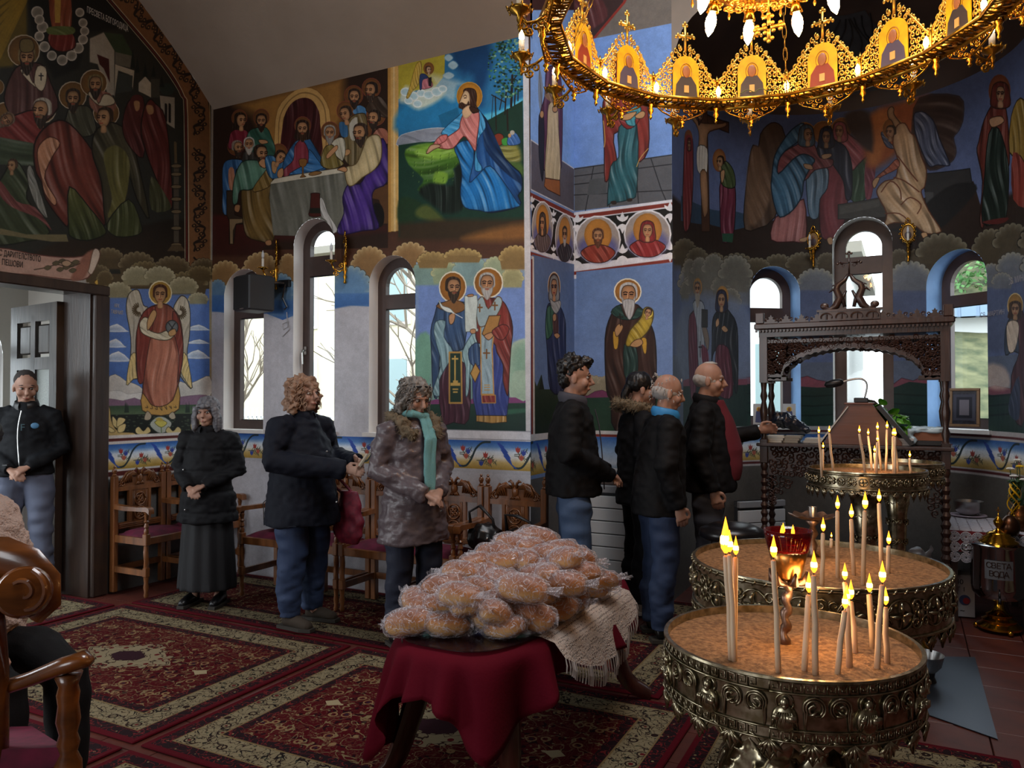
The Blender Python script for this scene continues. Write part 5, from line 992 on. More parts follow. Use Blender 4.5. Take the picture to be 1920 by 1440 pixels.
# hillside and shed behind the right apse window
m_hill = M('dry_hillside', '6c6c4c', .9, noise=(3.5, 1), col2='38422a', bump=(4, 1), detail=9)
mb = MB(); mb.grid(lambda u, v: (.2+15*u, 12+14*v, -.4+7.5*v**.75+.35*math.sin(u*17+v*9)*v), 30, 30); o = mb.build('hillside', m_hill, smooth=True, fix=False); o['kind'] = 'structure'
r = empty('tin_roofed_shed', (3.3, 16.6, 2.15)); tag(r, 'low shed with blue-grey metal roof on the hill', 'shed')
MB().box(-3.5, 3.5, 0, 2, 0, .9).build('wall', m_outw, r); mb = MB()
for i in range(24): mb.box(-3.6+.3*i, -3.6+.3*i+.24, -.3, 2, .9, 1.15)
mb.box(-3.6, 3.6, -.28, 2.2, .9, 1.1); mb.build('roof', M('blue_metal_roof', '8fa6c0', .35, .4), r)
def leafy(name, loc, rad, n, mat, label, trunk=True, seed=1, sz=.12, cat='tree'):
    r = empty(name, loc); tag(r, label, cat); rg = random.Random(seed); mb = MB()
    for i in range(n):
        d = Vector((rg.gauss(0, 1), rg.gauss(0, 1), rg.gauss(0, 1))).normalized()*rad*rg.uniform(.6, 1); d.z = d.z*.9+rad*1.0; a = Vector((rg.gauss(0, 1), rg.gauss(0, 1), rg.gauss(0, 1))).normalized()*sz; b = a.cross(Vector((rg.gauss(0, 1), rg.gauss(0, 1), 1))).normalized()*sz*.6; k = len(mb.v); mb.v += [tuple(d-a), tuple(d+b), tuple(d+a), tuple(d-b)]; mb.f.append((k, k+1, k+2, k+3))
    o = mb.build('crown', mat, r, fix=False); o['kind'] = 'stuff'
    if trunk: MB().tube([(0, 0, -rad*.4), (.05, 0, rad*.5), (0, 0, rad)], [rad*.08, rad*.06, rad*.03], 7).build('trunk', M(name+'_bark', '5a4a3c', .9), r)
leafy('leafy_tree', (1.2, 19.8, 2.9), 1.5, 3000, M('spring_green_leaves', '5c8a4c', .7), 'green tree at the top of the right apse window', seed=4, sz=.07)
leafy('yellow_shrub', (1.0, 12.3, .0), .6, 700, M('yellow_green_leaves', 'a8ac3c', .7), 'yellow-green shrub low behind the right apse window', seed=5, sz=.09, cat='shrub')
def bare_tree(loc, h, seed, label):
    r = empty('bare_tree', loc); tag(r, label, 'tree', 'bare trees outside the left windows'); rg = random.Random(seed); tr = MB(); br = MB()
    tr.tube([(0, 0, 0), (.1, 0, h*.3), (0, .1, h*.6)], [.12, .09, .05], 6)
    def grow(p, d, l, w, k):
        if k == 0: return
        q = p+d*l; br.tube([p, (p+q)/2+Vector((rg.uniform(-.1, .1), 0, rg.uniform(-.1, .1)))*l, q], [w, w*.8, w*.6], 4)
        for _ in range(3): grow(q, (d+Vector((rg.uniform(-.9, .9), rg.uniform(-.5, .5), rg.uniform(-.3, .7)))).normalized(), l*rg.uniform(.6, .85), w*.6, k-1)
    for i in range(6): grow(Vector((0, 0, h*(.2+.07*i))), Vector((rg.uniform(-1, 1), rg.uniform(-.4, .4), .6)).normalized(), h*.17, .04, 4)
    mt = M('grey_bark', '8f8474', .9); tr.build('trunk', mt, r); o = br.build('branches', mt, r, fix=False)
bare_tree((-5.6, 9.0, -.4), 5.2, 3, 'bare tree outside the tall middle window'); bare_tree((-9.9, 9.2, -.4), 4.0, 8, 'bare tree outside the leftmost window of the back wall'); bare_tree((-7.2, 12.6, -.4), 4.6, 12, 'bare tree outside the window nearest the two bishops')
def bar_fence(name, x0, x1, y, label):
    r = empty(name, (x0, y, -.4)); tag(r, label, 'fence'); m = M(name+'_paint', 'e4e6e4', .6); bm_ = MB().box(0, .025, 0, .025, .35, 1.75).mesh('bar'); bm_.materials.append(m)
    MB().box(0, x1-x0, -.05, .2, 0, .35).build('plinth', m_outw, r); MB().box(0, x1-x0, 0, .03, 1.55, 1.59).build('rail', m, r); MB().box(0, x1-x0, 0, .03, .45, .49).build('rail', m, r)
    for i in range(int((x1-x0)/.12)):
        o = bpy.data.objects.new('bar', bm_); C.objects.link(o); o.parent = r; o.location = (i*.12, 0, 0)
bar_fence('bar_fence', -12.5, -5.0, 11.6, 'white metal bar fence outside the back wall windows')
# vestibule side: fence and pale wall
r = empty('west_fence', (-11.5, 5.2, -.4)); tag(r, 'white slatted fence outside the vestibule window', 'fence'); m = bpy.data.materials['bar_fence_paint']
for i in range(46): o = MB().box(0, .04, i*.11, i*.11+.07, .2, 2.6).build('slat', m, r)
MB().box(.04, .08, 0, 5.0, .5, .58).build('rail', m, r)
# car
cr = empty('parked_car', (-9.6, 13.4, -.4), 0); tag(cr, 'blue car parked outside the leftmost back window', 'car'); m_car = M('blue_car_paint', '2f5c9c', .25, coat=1); prof = [(-2.1, .35), (-2.1, .8), (-1.9, .95), (-1.2, 1.0), (-.7, 1.42), (.7, 1.45), (1.3, 1.0), (2.0, .9), (2.15, .6), (2.1, .35)]
MB().prism(prof, 'xz', -.85, .85).build('body', m_car, cr, 30); MB().prism([(-1.05, 1.02), (-.62, 1.36), (.62, 1.38), (1.1, 1.02)], 'xz', -.87, .87).build('side_glass', M('car_glass', '24303a', .1), cr)
for x in (-1.35, 1.4):
    for y in (-.8, .8): w = MB().lathe([(.05, -.1), (.32, -.1), (.34, 0), (.32, .1), (.05, .1)], n=18, M=Matrix.Translation((x, y, .34)) @ Matrix.Rotation(PI/2, 4, 'X')).build('wheel', m_black, cr, 30)
# ---------- rugs ----------
class NX:
    def __init__(s, nt, v): s.nt, s.v = nt, v
    def _m(s, op, *a):
        n = s.nt.nodes.new('ShaderNodeMath'); n.operation = op
        for i, x in enumerate((s,)+a):
            if isinstance(x, NX): s.nt.links.new(x.v, n.inputs[i])
            else: n.inputs[i].default_value = x
        return NX(s.nt, n.outputs[0])
    def __add__(s, o): return s._m('ADD', o)
    def __sub__(s, o): return s._m('SUBTRACT', o)
    def __mul__(s, o): return s._m('MULTIPLY', o)
    def abs(s): return s._m('ABSOLUTE')
    def min(s, o): return s._m('MINIMUM', o)
    def max(s, o): return s._m('MAXIMUM', o)
    def gt(s, o): return s._m('GREATER_THAN', o)
    def lt(s, o): return s._m('LESS_THAN', o)
    def rsub(s, c): return NX(s.nt, (s*-1.0+c).v)
def mixc(nt, f, a, b):
    n = nt.nodes.new('ShaderNodeMix'); n.data_type = 'RGBA'; nt.links.new(f.v, n.inputs[0])
    for i, c in ((6, a), (7, b)):
        if isinstance(c, str): n.inputs[i].default_value = lin(c)
        else: nt.links.new(c, n.inputs[i])
    return n.outputs[2]
def rug_mat(name, hx, hy, medal=True, dark=1.0):
    m = bpy.data.materials.new(name); m.use_nodes = True; nt = m.node_tree; N = nt.nodes.new; b = nt.nodes['Principled BSDF']; b.inputs['Roughness'].default_value = .95; b.inputs['Specular IOR Level'].default_value = .1; 
    tc = N('ShaderNodeTexCoord'); sp = N('ShaderNodeSeparateXYZ'); nt.links.new(tc.outputs['Object'], sp.inputs[0]); x = NX(nt, sp.outputs[0]); y = NX(nt, sp.outputs[1]); ax, ay = x.abs(), y.abs()
    d = ax.rsub(hx).min(ay.rsub(hy))
    cv = N('ShaderNodeCombineXYZ'); nt.links.new(ax.v, cv.inputs[0]); nt.links.new(ay.v, cv.inputs[1])
    def vor(sc, off=0, feat='F1'):
        v = N('ShaderNodeTexVoronoi'); v.feature = feat; v.inputs['Scale'].default_value = sc; v.inputs['Randomness'].default_value = .75; nt.links.new(cv.outputs[0], v.inputs['Vector']); return NX(nt, v.outputs['Distance']), v.outputs['Color']
    def noi(sc, dt=1.5):
        v = N('ShaderNodeTexNoise'); v.inputs['Scale'].default_value = sc; v.inputs['Detail'].default_value = dt; v.inputs['Distortion'].default_value = .8; nt.links.new(cv.outputs[0], v.inputs['Vector']); return NX(nt, v.outputs[0])
    v1, c1 = vor(12); v2, c2 = vor(27); n1 = noi(12); n2 = noi(26)
    curl = (n1-.5).abs().lt(.018); curl2 = (n2-.5).abs().lt(.022); dot = v2.lt(.17); ring = (v1-.28).abs().lt(.045); core = v1.lt(.14); leaf = (n2-.62).gt(0)
    f = mixc(nt, leaf, '560b15', '2a0c14'); f = mixc(nt, curl, f, '94805c'); f = mixc(nt, curl2, f, '6c4434'); f = mixc(nt, dot, f, '8f7e5e'); f = mixc(nt, ring, f, '9c7c58'); f = mixc(nt, core, f, '3a2030')
    if medal:   # cream cartouche round a dark flower
        r = (ax*(1/.42)+ay*(1/.26)); w = n1*.5; q = r+w; lo = q.lt(1.18)
        g = mixc(nt, curl, 'a09274', '3a2420'); g = mixc(nt, ring, g, '6a1c20'); g2 = mixc(nt, ring, '3a2028', 'a08c6c'); g = mixc(nt, q.lt(.62), g, g2); f = mixc(nt, lo, f, g)
        s1 = (ax-.62).abs()*(1/.10)+(ay*(1/.07)); f = mixc(nt, (s1+w).lt(.85), f, 'b8a884')
    cb = mixc(nt, curl, '978a6c', '1e1818'); cb = mixc(nt, ring, cb, '2a1a18'); cb = mixc(nt, curl2, cb, '3a2a24'); cb = mixc(nt, core, cb, '6a1f24'); cb = mixc(nt, dot, cb, '4a5040')
    db = mixc(nt, dot, '2a1a1e', 'a08c68'); db = mixc(nt, curl2, db, '7c2a2c'); rb = '5e0f1c'
    c = mixc(nt, d.lt(.30), f, db); c = mixc(nt, d.lt(.245), c, '8a7450'); c = mixc(nt, d.lt(.235), c, cb); c = mixc(nt, d.lt(.10), c, '8a7450'); c = mixc(nt, d.lt(.092), c, db); c = mixc(nt, d.lt(.03), c, rb); 
    hs = N('ShaderNodeHueSaturation'); hs.inputs['Value'].default_value = .68; nt.links.new(c, hs.inputs['Color']); nt.links.new(hs.outputs[0], b.inputs[0]); bp = N('ShaderNodeBump'); nz = N('ShaderNodeTexNoise'); nz.inputs['Scale'].default_value = 260; nt.links.new(tc.outputs['Object'], nz.inputs[0]); nt.links.new(nz.outputs[0], bp.inputs['Height']); bp.inputs['Strength'].default_value = .35; bp.inputs['Distance'].default_value = .004; nt.links.new(bp.outputs[0], b.inputs['Normal'])
    return m
def rug(x0, x1, y0, y1, label, mat, z=0):
    o = MB().box(-(x1-x0)/2, (x1-x0)/2, -(y1-y0)/2, (y1-y0)/2, 0, .011, bev=.004).build('rug', mat, None, loc=((x0+x1)/2, (y0+y1)/2, z-.003)); tag(o, label, 'rug', 'patterned red rugs laid edge to edge'); return o
rm = rug_mat('persian_rug', 1.075, .77); rr = rug_mat('persian_runner', 2.06, .545, False)
rug(-5.28, -3.13, 2.35, 3.89, 'red medallion rug in the open floor left of the bread table', rm); rug(-3.08, -.93, 2.35, 3.89, 'red medallion rug under the bread table', rm)
rug(-5.28, -3.13, .76, 2.30, 'red rug at the bottom left beside the foreground armchair', rm); rug(-3.08, -.93, .76, 2.30, 'red rug along the bottom edge in front of the bread table', rm)
rug(-5.28, -1.16, 3.94, 5.03, 'long red runner under the row of stalls', rr); rug(-7.45, -5.33, 2.70, 3.84, 'red rug in the doorway under the man in grey trousers', rug_mat('doorway_rug', 1.06, .57))
rug(-.88, .42, 1.45, 3.98, 'red rug under the two large candle stands', rug_mat('stand_rug', .65, 1.265, False)); rug(-2.35, -.95, 5.42, 5.86, 'narrow red rug in front of the white heater', rug_mat('narrow_rug', .7, .22, False)); rug(.75, 1.6, 3.3, 5.6, 'dark red rug at the right edge by the holy water urn', rug_mat('right_rug', .43, 1.15, False))
q = [at_z(*p, .002) for p in ((1716, 1230), (1828, 1232), (1871, 1386), (1712, 1330))]; c0 = Vector((sum(p[0] for p in q)/4, sum(p[1] for p in q)/4, 0))
mb = MB(); mb.quadstrip([[(p[0]-c0.x, p[1]-c0.y, z) for p in q] for z in (.0, .003)]); tag(mb.build('metal_sheet', M('zinc_sheet', '5c6470', .35, .8), loc=(c0.x, c0.y, .0)), 'flat grey metal sheet on the floor right of the front candle stand', 'metal sheet')
# ---------- carved wall stalls ----------
def make_stall(W=.445):
    r = empty('carved_stall', (0, 0, 0)); m = m_chair; x1 = W/2
    def turned(x, y, z0, z1, k=.018, flip=False): H = z1-z0; return [(k*.9, z0), (k*1.1, z0+.02), (k*.7, z0+.04), (k*1.15, z0+H*.3), (k*.65, z0+H*.48), (k*1.2, z0+H*.55), (k*.7, z0+H*.62), (k*1.1, z0+H*.85), (k*.8, z1-.02), (k*1.2, z1)]
    for sx in (-1, 1):
        mb = MB().box(sx*x1-.022, sx*x1+.022, -.02, .03, .012, .905, bev=.005); mb.lathe([(.014, .905), (.02, .912), (.010, .922), (.019, .942), (.016, .958), (.006, .966), (.011, .975), (.004, .986)], (sx*x1, .005, 0), 10); mb.build('back_post', m, r, 40)
        mb = MB().box(sx*x1-.02, sx*x1+.02, -.40, -.36, .165, .235, bev=.004).box(sx*x1-.022, sx*x1+.022, -.405, -.357, .40, .49, bev=.005)
        mb.lathe([(.014, .012), (.02, .03), (.013, .05), (.021, .09), (.015, .12), (.02, .165)], (sx*x1, -.38, 0), 10)
        rings = [[(sx*x1+.019*(1+.16*math.cos(3*(2*PI*j/12)+t*7))*math.cos(2*PI*j/12), -.38+.019*(1+.16*math.cos(3*(2*PI*j/12)+t*7))*math.sin(2*PI*j/12), .235+.165*t) for j in range(12)] for t in np.linspace(0, 1, 8)]; mb.quadstrip(rings)
        mb.build('front_leg', m, r, 40)
        MB().lathe(turned(0, 0, .49, .655), (sx*x1, -.38, 0), 12).build('arm_post', m, r, 40)
        mb = MB(); mb.quadstrip([[(sx*x1-.026, y, z), (sx*x1+.026, y, z), (sx*x1+.024, y, z+h), (sx*x1-.024, y, z+h)] for y, z, h in ((-.02, .655, .035), (-.15, .65, .033), (-.30, .655, .03), (-.40, .658, .034), (-.425, .645, .04), (-.435, .64, .03))]); mb.build('armrest', m, r, 40)
        MB().box(sx*x1-.012, sx*x1+.012, -.36, -.02, .17, .215).build('side_stretcher', m, r); MB().box(sx*x1-.012, sx*x1+.012, -.36, -.02, .40, .455).build('side_rail', m, r)
    MB().box(-x1+.02, x1-.02, -.395, -.365, .405, .46, bev=.004).build('seat_rail', m, r); MB().box(-x1+.02, x1-.02, -.01, .012, .17, .215).build('back_stretcher', m, r)
    mb = MB(); mb.grid(lambda u, v: (-x1+.02+(W-.04)*u, -.37+.345*v, .458+.045*(math.sin(PI*min(1, max(0, u)))**.35)*(math.sin(PI*v)**.35)), 10, 10); mb.box(-x1+.02, x1-.02, -.37, -.025, .44, .46); mb.build('seat_cushion', m_red, r, 60)
    # splat with fluting and two rosettes
    mb = MB().box(-.085, .085, -.004, .014, .48, .80).box(-x1+.02, x1-.02, -.01, .02, .49, .54).box(-x1+.02, x1-.02, -.01, .02, .785, .82)
    for x in (-.09, .09): mb.box(x-.012, x+.012, -.012, .016, .53, .79)
    for i in range(3): mb.tube([(-x1+.03, -.013, .50+.013*i), (x1-.03, -.013, .50+.013*i)], .004, 5)
    sp = mb.build('splat', m, r)
    mb = MB()
    for z in (.60, .71):
        mb.tube([(.05*math.cos(a), -.012, z+.05*math.sin(a)) for a in np.linspace(0, 2*PI, 17)], .006, 5)
        for k in range(4): a = k*PI/2+PI/4; mb.tube([(x, -.012, zz) for x, zz in spiral2(.022*math.cos(a), z+.022*math.sin(a), .018, .004, a, 1.2, 10)], .005, 5)
    for x in (-.066, -.055, .055, .066): mb.tube([(x, -.010, .545), (x, -.010, .78)], .003, 4)
    mb.build('rosette_carving', m, sp, True)
    # crest with a two-headed bird in relief
    out = [(-x1+.02, .82), (-x1+.02, .852), (-.15, .885), (-.12, .925), (-.085, .935), (-.05, .92), (.05, .92), (.085, .935), (.12, .925), (.15, .885), (x1-.02, .852), (x1-.02, .82)]
    cr = MB().prism(out, 'xz', .0, .012).build('crest_board', m, r)
    mb = MB(); mb.sphere((0, -.004, .875), .026, .018, .04, 10, 8)
    for s in (-1, 1):
        for k in range(5): a = .4+.22*k; mb.tube([(s*.03, -.006, .90), (s*(.07+.012*k), -.012, .935-.006*k), (s*(.085+.016*k), -.010, .90-.012*k), (s*(.07+.015*k), -.006, .845)], [.007, .010, .009, .004], 6)
        mb.tube([(s*.008, -.004, .90), (s*.018, -.008, .935), (s*.034, -.01, .95), (s*.052, -.01, .942)], [.012, .010, .011, .003], 7)
        for k in range(3): mb.tube([(s*.01*k, -.008, .85), (s*(.012+.012*k), -.01, .825)], .005, 5)
        mb.tube([(x, -.006, z) for x, z in spiral2(s*.155, .845, .028, .006, PI/2, 1.3, 14, -s)], .005, 5); mb.tube([(s*.19, -.004, .852), (s*.15, -.006, .889), (s*.12, -.006, .93)], .006, 5); mb.tube([(x, -.006, z) for x, z in spiral2(s*.185, .838, .014, .003, 0, 1.2, 10, s)], .004, 5)
    mb.build('bird_carving', m, cr, True)
    return r
LAB = ['carved wooden stall with a white bag on its seat, beside the woman in black', 'carved wooden stall hidden behind the curly-haired woman', 'carved wooden stall between the curly-haired woman and the fur-collared woman', 'carved wooden stall behind the woman in the fur-trimmed coat', 'carved wooden stall at the right end of the row, with black handbags on the seat']
stall0 = make_stall(); tag(stall0, LAB[0], 'stall', 'carved stalls along the walls'); stall0.location = (-4.45, 4.84, 0)
for i in range(1, 5): o = copy_tree(stall0); o.location = (-4.45+.5*i, 4.84, 0); o['label'] = LAB[i]
for i, l in enumerate(('carved wooden stall under the angel fresco, next to the door frame', 'carved wooden stall in the corner under the angel fresco')):
    o = copy_tree(stall0); o.location = (-5.66, 4.29+.5*i, 0); o.rotation_euler = (0, 0, PI/2); o['label'] = l
tag(MB().box(0, .03, -.05, .05, -.03, .03, bev=.006).build('wall_socket', m_black, loc=(XA+.004, 4.16, .80)), 'small black box on the wall behind the first stall', 'wall box')
# ---------- convector heaters ----------
def heater(name, loc, W, H, n, label, rz=0, low=.0):
    r = empty(name, loc, rz); tag(r, label, 'heater'); mw = bpy.data.materials.get('heater_white') or M('heater_white', 'd9dde0', .35); md = bpy.data.materials.get('heater_dark') or M('heater_dark', '3a3d42', .6)
    MB().box(-W/2, W/2, -.015, .03, .1, H).build('casing', md, r); hh = (H-.16-.1)/n
    for i in range(n): MB().box(-W/2, W/2, -.05, -.02, .18+hh*i+.004, .18+hh*(i+1)-.004, bev=.004).build('front_slat', mw, r)
    MB().box(-W/2, W/2, -.055, .03, H-.06, H, bev=.006).build('top_cover', M(name+'_top', '9a9da2', .4), r); mb = MB().box(-W/2, W/2, -.03, -.025, .115, .165)
    for i in range(int(W/.02)): mb.box(-W/2+.02*i, -W/2+.02*i+.004, -.045, -.03, .11, .17)
    mb.box(-W/2, W/2, -.05, -.02, .095, .112); mb.build('grille', md, r); MB().box(-W/2, W/2, -.05, -.02, .165, .18).build('lower_trim', mw, r)
    text('maker_mark', 'Maxi', .03, (.25, -.0515, H-.10), (PI/2, 0, 0), md, r, .0005) if H > .7 else None
    return r
p = at_y(1165, 1070, YR); heater('slatted_heater', (p[0], YR-.06, 0), .64, .87, 6, 'white slatted heater on the recess wall behind the standing men')
s_, _ = apse_sz(1415, 960); th = (s_-APS0)/AR; x_, y_ = apse_xy(s_, -.07); heater('low_heater', (x_, y_, 0), .5, .62, 3, 'low grey heater in the apse behind the man with the red jumper', rz=PI/2-th)
# ---------- sconces ----------
def make_sconce():
    r = empty('wall_sconce'); g = m_gold
    mb = MB(); mb.tube([(.052*math.cos(a), -.02, .10+.075*math.sin(a)) for a in np.linspace(0, 2*PI, 25)], .009, 6)
    for k in range(14):
        a = 2*PI*k/14; x, z = .062*math.cos(a), .10+.088*math.sin(a); mb.tube([(x+q, -.018, z+w) for q, w in spiral2(0, 0, .013, .003, a, 1.1, 7)], .004, 4)
    for s in (-1, 1): mb.tube([(s*.006, -.02, .19), (s*.02, -.02, .205), (s*.008, -.02, .225), (0, -.02, .235)], .005, 5)
    mb.build('medallion_frame', g, r, True)
    mb = MB(); mb.lathe([(.001, 0), (.050, 0), (.050, .004), (.001, .004)], n=24, M=Matrix.Translation((0, -.014, .10)) @ Matrix.Rotation(PI/2, 4, 'X') @ Matrix.Diagonal((1, 1.45, 1, 1))); pl = mb.build('icon_plaque', M('icon_gold_ground', '8a6a3c', .4), r) 
    MB().sphere((0, -.021, .125), .014, .004, .018, 10, 6).build('painted_head', M('icon_flesh', '7a5238', .5), pl); MB().sphere((0, -.021, .078), .028, .004, .034, 10, 6).build('painted_robe', M('icon_robe', '3a2a30', .5), pl)
    mb = MB(); mb.lathe([(.008, -.16), (.013, -.15), (.006, -.13), (.015, -.11), (.008, -.09), (.017, -.06), (.010, -.03), (.019, -.01), (.010, .015), (.012, .03)], (0, -.018, 0), 10); mb.build('stem', g, r, True)
    mb = MB(); mb.tube([(0, -.02, -.05), (0, -.06, -.075), (0, -.10, -.055), (0, -.115, -.02)], .006, 6)
    for c in ((.0, -.045, -.03, 1), (0, -.085, -.085, -1)): mb.tube([(0, c[1]+q, c[2]+w) for q, w in spiral2(0, 0, .022, .004, 0, 1.4, 12, c[3])], .005, 5)
    mb.build('arm', g, r, True); mb = MB(); mb.lathe([(.006, -.02), (.014, -.01), (.034, .0), (.036, .006), (.016, .002), (.016, .012), (.001, .012)], (0, -.118, 0), 14)
    for k in range(8): a = k*PI/4; mb.sphere((.037*math.cos(a), -.118+.037*math.sin(a), .004), .008, .008, .004, 6, 4)
    mb.build('cup', g, r, True); MB().lathe([(.010, .01), (.010, .075), (.001, .075)], (0, -.118, 0), 10).build('candle_sleeve', M('cream_sleeve', 'd8d4c8', .5), r, 40); MB().lathe([(.006, .075), (.012, .095), (.011, .115), (.002, .14)], (0, -.118, 0), 10).build('bulb', M('unlit_bulb', 'd5d8da', .15, alpha=.8), r, True)
    return r
sc0 = make_sconce(); gs = 'gilt wall sconces with oval icons'
sconces = [('b', 523, 505, 42, 'gilt sconce with oval icon above the loudspeaker'), ('b', 652, 492, 42, 'gilt sconce with oval icon right of the tall middle back window'), ('a', 1526, 470, -30, 'gilt sconce left of the tall apse window'), ('a', 1703, 458, 20, 'gilt sconce right of the tall apse window')]
for i, (w_, px, py, tw, lb_) in enumerate(sconces):
    o = sc0 if i == 0 else copy_tree(sc0)
    if w_ == 'b': p = at_y(px, py, YB); o.location = (p[0], YB-.004, p[2]); o.rotation_euler = (0, 0, math.radians(-tw)); o.scale = (1.12,)*3
    else: s_, z_ = apse_sz(px, py); th = (s_-APS0)/AR; x_, y_ = apse_xy(s_, -.004); o.location = (x_, y_, z_); o.rotation_euler = (0, 0, PI/2-th+math.radians(tw)); o.scale = (1.0,)*3
    tag(o, lb_, 'sconce', gs)
# ---------- loudspeaker ----------
p = at_y(536, 560, YB); r = empty('loudspeaker', (p[0], YB-.02, p[2])); tag(r, 'black loudspeaker on a bracket in front of the leftmost back window', 'loudspeaker')
Q = Matrix.Translation((-.12, -.22, 0)) @ Matrix.Rotation(math.radians(-16), 4, 'Z')
MB().box(-.15, .12, -.12, .12, -.13, .17, Q, bev=.012).build('cabinet', M('speaker_cabinet', '202327', .5), r); MB().box(-.135, .105, -.126, -.118, -.115, .155, Q).build('front_grille', M('speaker_grille', '131518', .8, bump=(400, .6)), r)
mb = MB(); mb.tube([(0, 0, .13), (-.02, -.06, .13), (-.06, -.12, .12)], .014, 6); mb.box(-.06, .06, -.01, .02, .10, .16); mb.tube([(.02, -.01, .12), (.0, -.02, 0), (.04, -.01, -.08), (.02, -.02, -.10)], .008, 6); mb.build('bracket', m_black, r)
MB().box(-.02, .04, -.129, -.125, -.12, -.112, Q).build('badge', m_steel, r)
MB().tube([(.02, .01, -.12), (.03, .015, -.25), (-.02, .012, -.27), (-.03, .012, -.22), (.04, .012, -.2), (.05, .012, -.27), (-.03, .014, -.33)], .004, 5).build('cable', M('grey_cable', 'a8a8ac', .6), r)
# ---------- chandelier ----------
stall_scale = [o for o in C.objects if o.name.startswith('carved_stall') and o.type == 'EMPTY']
for o in stall_scale: o.scale = (1, 1, 1.035)
HC = Vector((-.542, 3.604, 3.27)); HR = .972
m_pierced = M('darker_brass', 'a8802c', .3, .9, noise=(60, 1), col2='8a6620'); m_bulb = M('lit_candle_bulb', 'ffd8a0', .4, emit=('ffb868', 40)); m_sleeve = M('candle_sleeve', 'e6dcc0', .5); m_icon = M('icon_gold_leaf', 'e0b41c', .4, 0, noise=(20, 1), col2='c89a18')  # pierced tray and candle arms take a darker brass tone
ch = empty('chandelier', HC); tag(ch, 'large gilt ring chandelier with icon panels, crosses and lit candle bulbs', 'chandelier')
w2 = HR*math.tan(PI/16)
def seg(mb, name, mat, smooth=True):
    me = mb.mesh(name); me.materials.append(mat); me.polygons.foreach_set('use_smooth', [smooth]*len(me.polygons)); return me
# local frame of a panel: x tangent, y outward, z up
mb = MB().box(-w2, w2, -.055, -.045, -.004, .012).box(-w2, w2, .045, .055, -.022, .012); rg = random.Random(3)
for i in range(16): a = -w2+2*w2*i/15.; mb.tube([(a, -.05, 0), (a+rg.uniform(-.02, .02), 0, -.002), (a+rg.uniform(-.02, .02), .05, 0)], .0055, 4)
for i in range(10): a = -w2+.02+2*w2*i/10.; mb.tube([(a+q, w, 0) for q, w in spiral2(0, rg.uniform(-.02, .02), .018, .004, i, 1.3, 9)], .004, 4)
tray = seg(mb, 'pierced_tray', m_pierced)
prof = lambda x: .105+.165*max(0, 1-(abs(x)/.17)**1.4)
mb = MB().box(-w2, w2, -.004, .004, .0, .014)
for sx in (-1, 1):
    x = .098
    while x < w2-.01:
        z = .03
        while z < prof(x)-.006:
            r = rg.uniform(.013, .02); mb.tube([(sx*(x+q), 0, z+w) for q, w in spiral2(0, 0, r, .003, rg.uniform(0, 6.3), 1.25, 9, rg.choice((-1, 1)))], .0042, 4); z += .029
        x += .028
    mb.tube([(sx*t, 0, prof(t)) for t in np.linspace(.08, w2, 8)], .005, 5)
    for t in np.linspace(.03, w2-.02, 7): mb.tube([(sx*(t+q), 0, prof(t)+.008+w) for q, w in spiral2(0, 0, .014, .003, 1+t*9, 1.1, 8, sx)], .0042, 4)
for a in np.linspace(0, PI, 9): mb.tube([(.088*math.cos(a)+q, 0, .135+.088*math.sin(a)+w+.01) for q, w in spiral2(0, 0, .014, .003, a, 1.1, 8)], .0045, 4)
for a in np.linspace(.3, PI-.3, 6): mb.tube([(.115*math.cos(a)+q, 0, .15+.11*math.sin(a)+w) for q, w in spiral2(0, 0, .012, .003, a+2, 1.1, 8)], .0042, 4)
fil = seg(mb, 'filigree_crest', m_goldbright)
mb = MB().box(-.006, .006, -.005, .005, .25, .375).box(-.04, .04, -.005, .005, .318, .332)
for x, z in ((0, .382), (-.043, .325), (.043, .325)):
    for q, w in ((0, .008), (.011, -.003), (-.011, -.003)): mb.sphere((x+q, 0, z+w), .009, .005, .009, 7, 5)
for q, w in ((.015, .34), (-.015, .34), (.015, .31), (-.015, .31)): mb.sphere((q, 0, w), .006, .004, .006, 6, 4)
crs = seg(mb, 'cross', m_goldbright)
ip = [(-.078, .012), (.078, .012), (.078, .155)]+[(.078*math.cos(a), .155+.065*math.sin(a)) for a in np.linspace(.3, PI-.3, 7)]+[(-.078, .155)]
icon = seg(MB().prism(ip, 'xz', -.012, -.004), 'icon_panel', m_icon, False)
mb = MB()   # hanging scroll fringe below and outside the tray
for sx in (-1, 1):
    for x, z, r in ((.03, -.045, .026), (.08, -.04, .024), (.125, -.035, .02), (.055, -.075, .018), (.02, -.095, .014)): mb.tube([(sx*(x+q), .05, z+w) for q, w in spiral2(0, 0, r, .004, 1.5, 1.3, 11, sx)], .0052, 5)
    mb.tube([(sx*.165, .05, -.01), (sx*.12, .05, -.062), (sx*.06, .05, -.10), (0, .05, -.13)], .006, 5)
mb.lathe([(.004, -.19), (.012, -.175), (.005, -.16), (.016, -.145), (.006, -.125), (.012, -.11), (.003, -.10)], (0, .05, 0), 8)
frg = seg(mb, 'hanging_fringe', m_gold)
mb = MB().lathe([(.002, -.105), (.010, -.09), (.005, -.075), (.018, -.055), (.012, -.035), (.022, -.02), (.014, -.0)], (0, .03, 0), 8); mb.lathe([(.010, .0), (.014, .01), (.010, .02), (.010, .125), (.016, .13), (.008, .145), (.002, .165)], (0, 0, 0), 8); pst = seg(mb, 'corner_post', m_gold)
mb = MB(); mb.tube([(0, .06, -.02), (0, .10, -.05), (0, .14, -.06), (0, .165, -.03)], .008, 6)
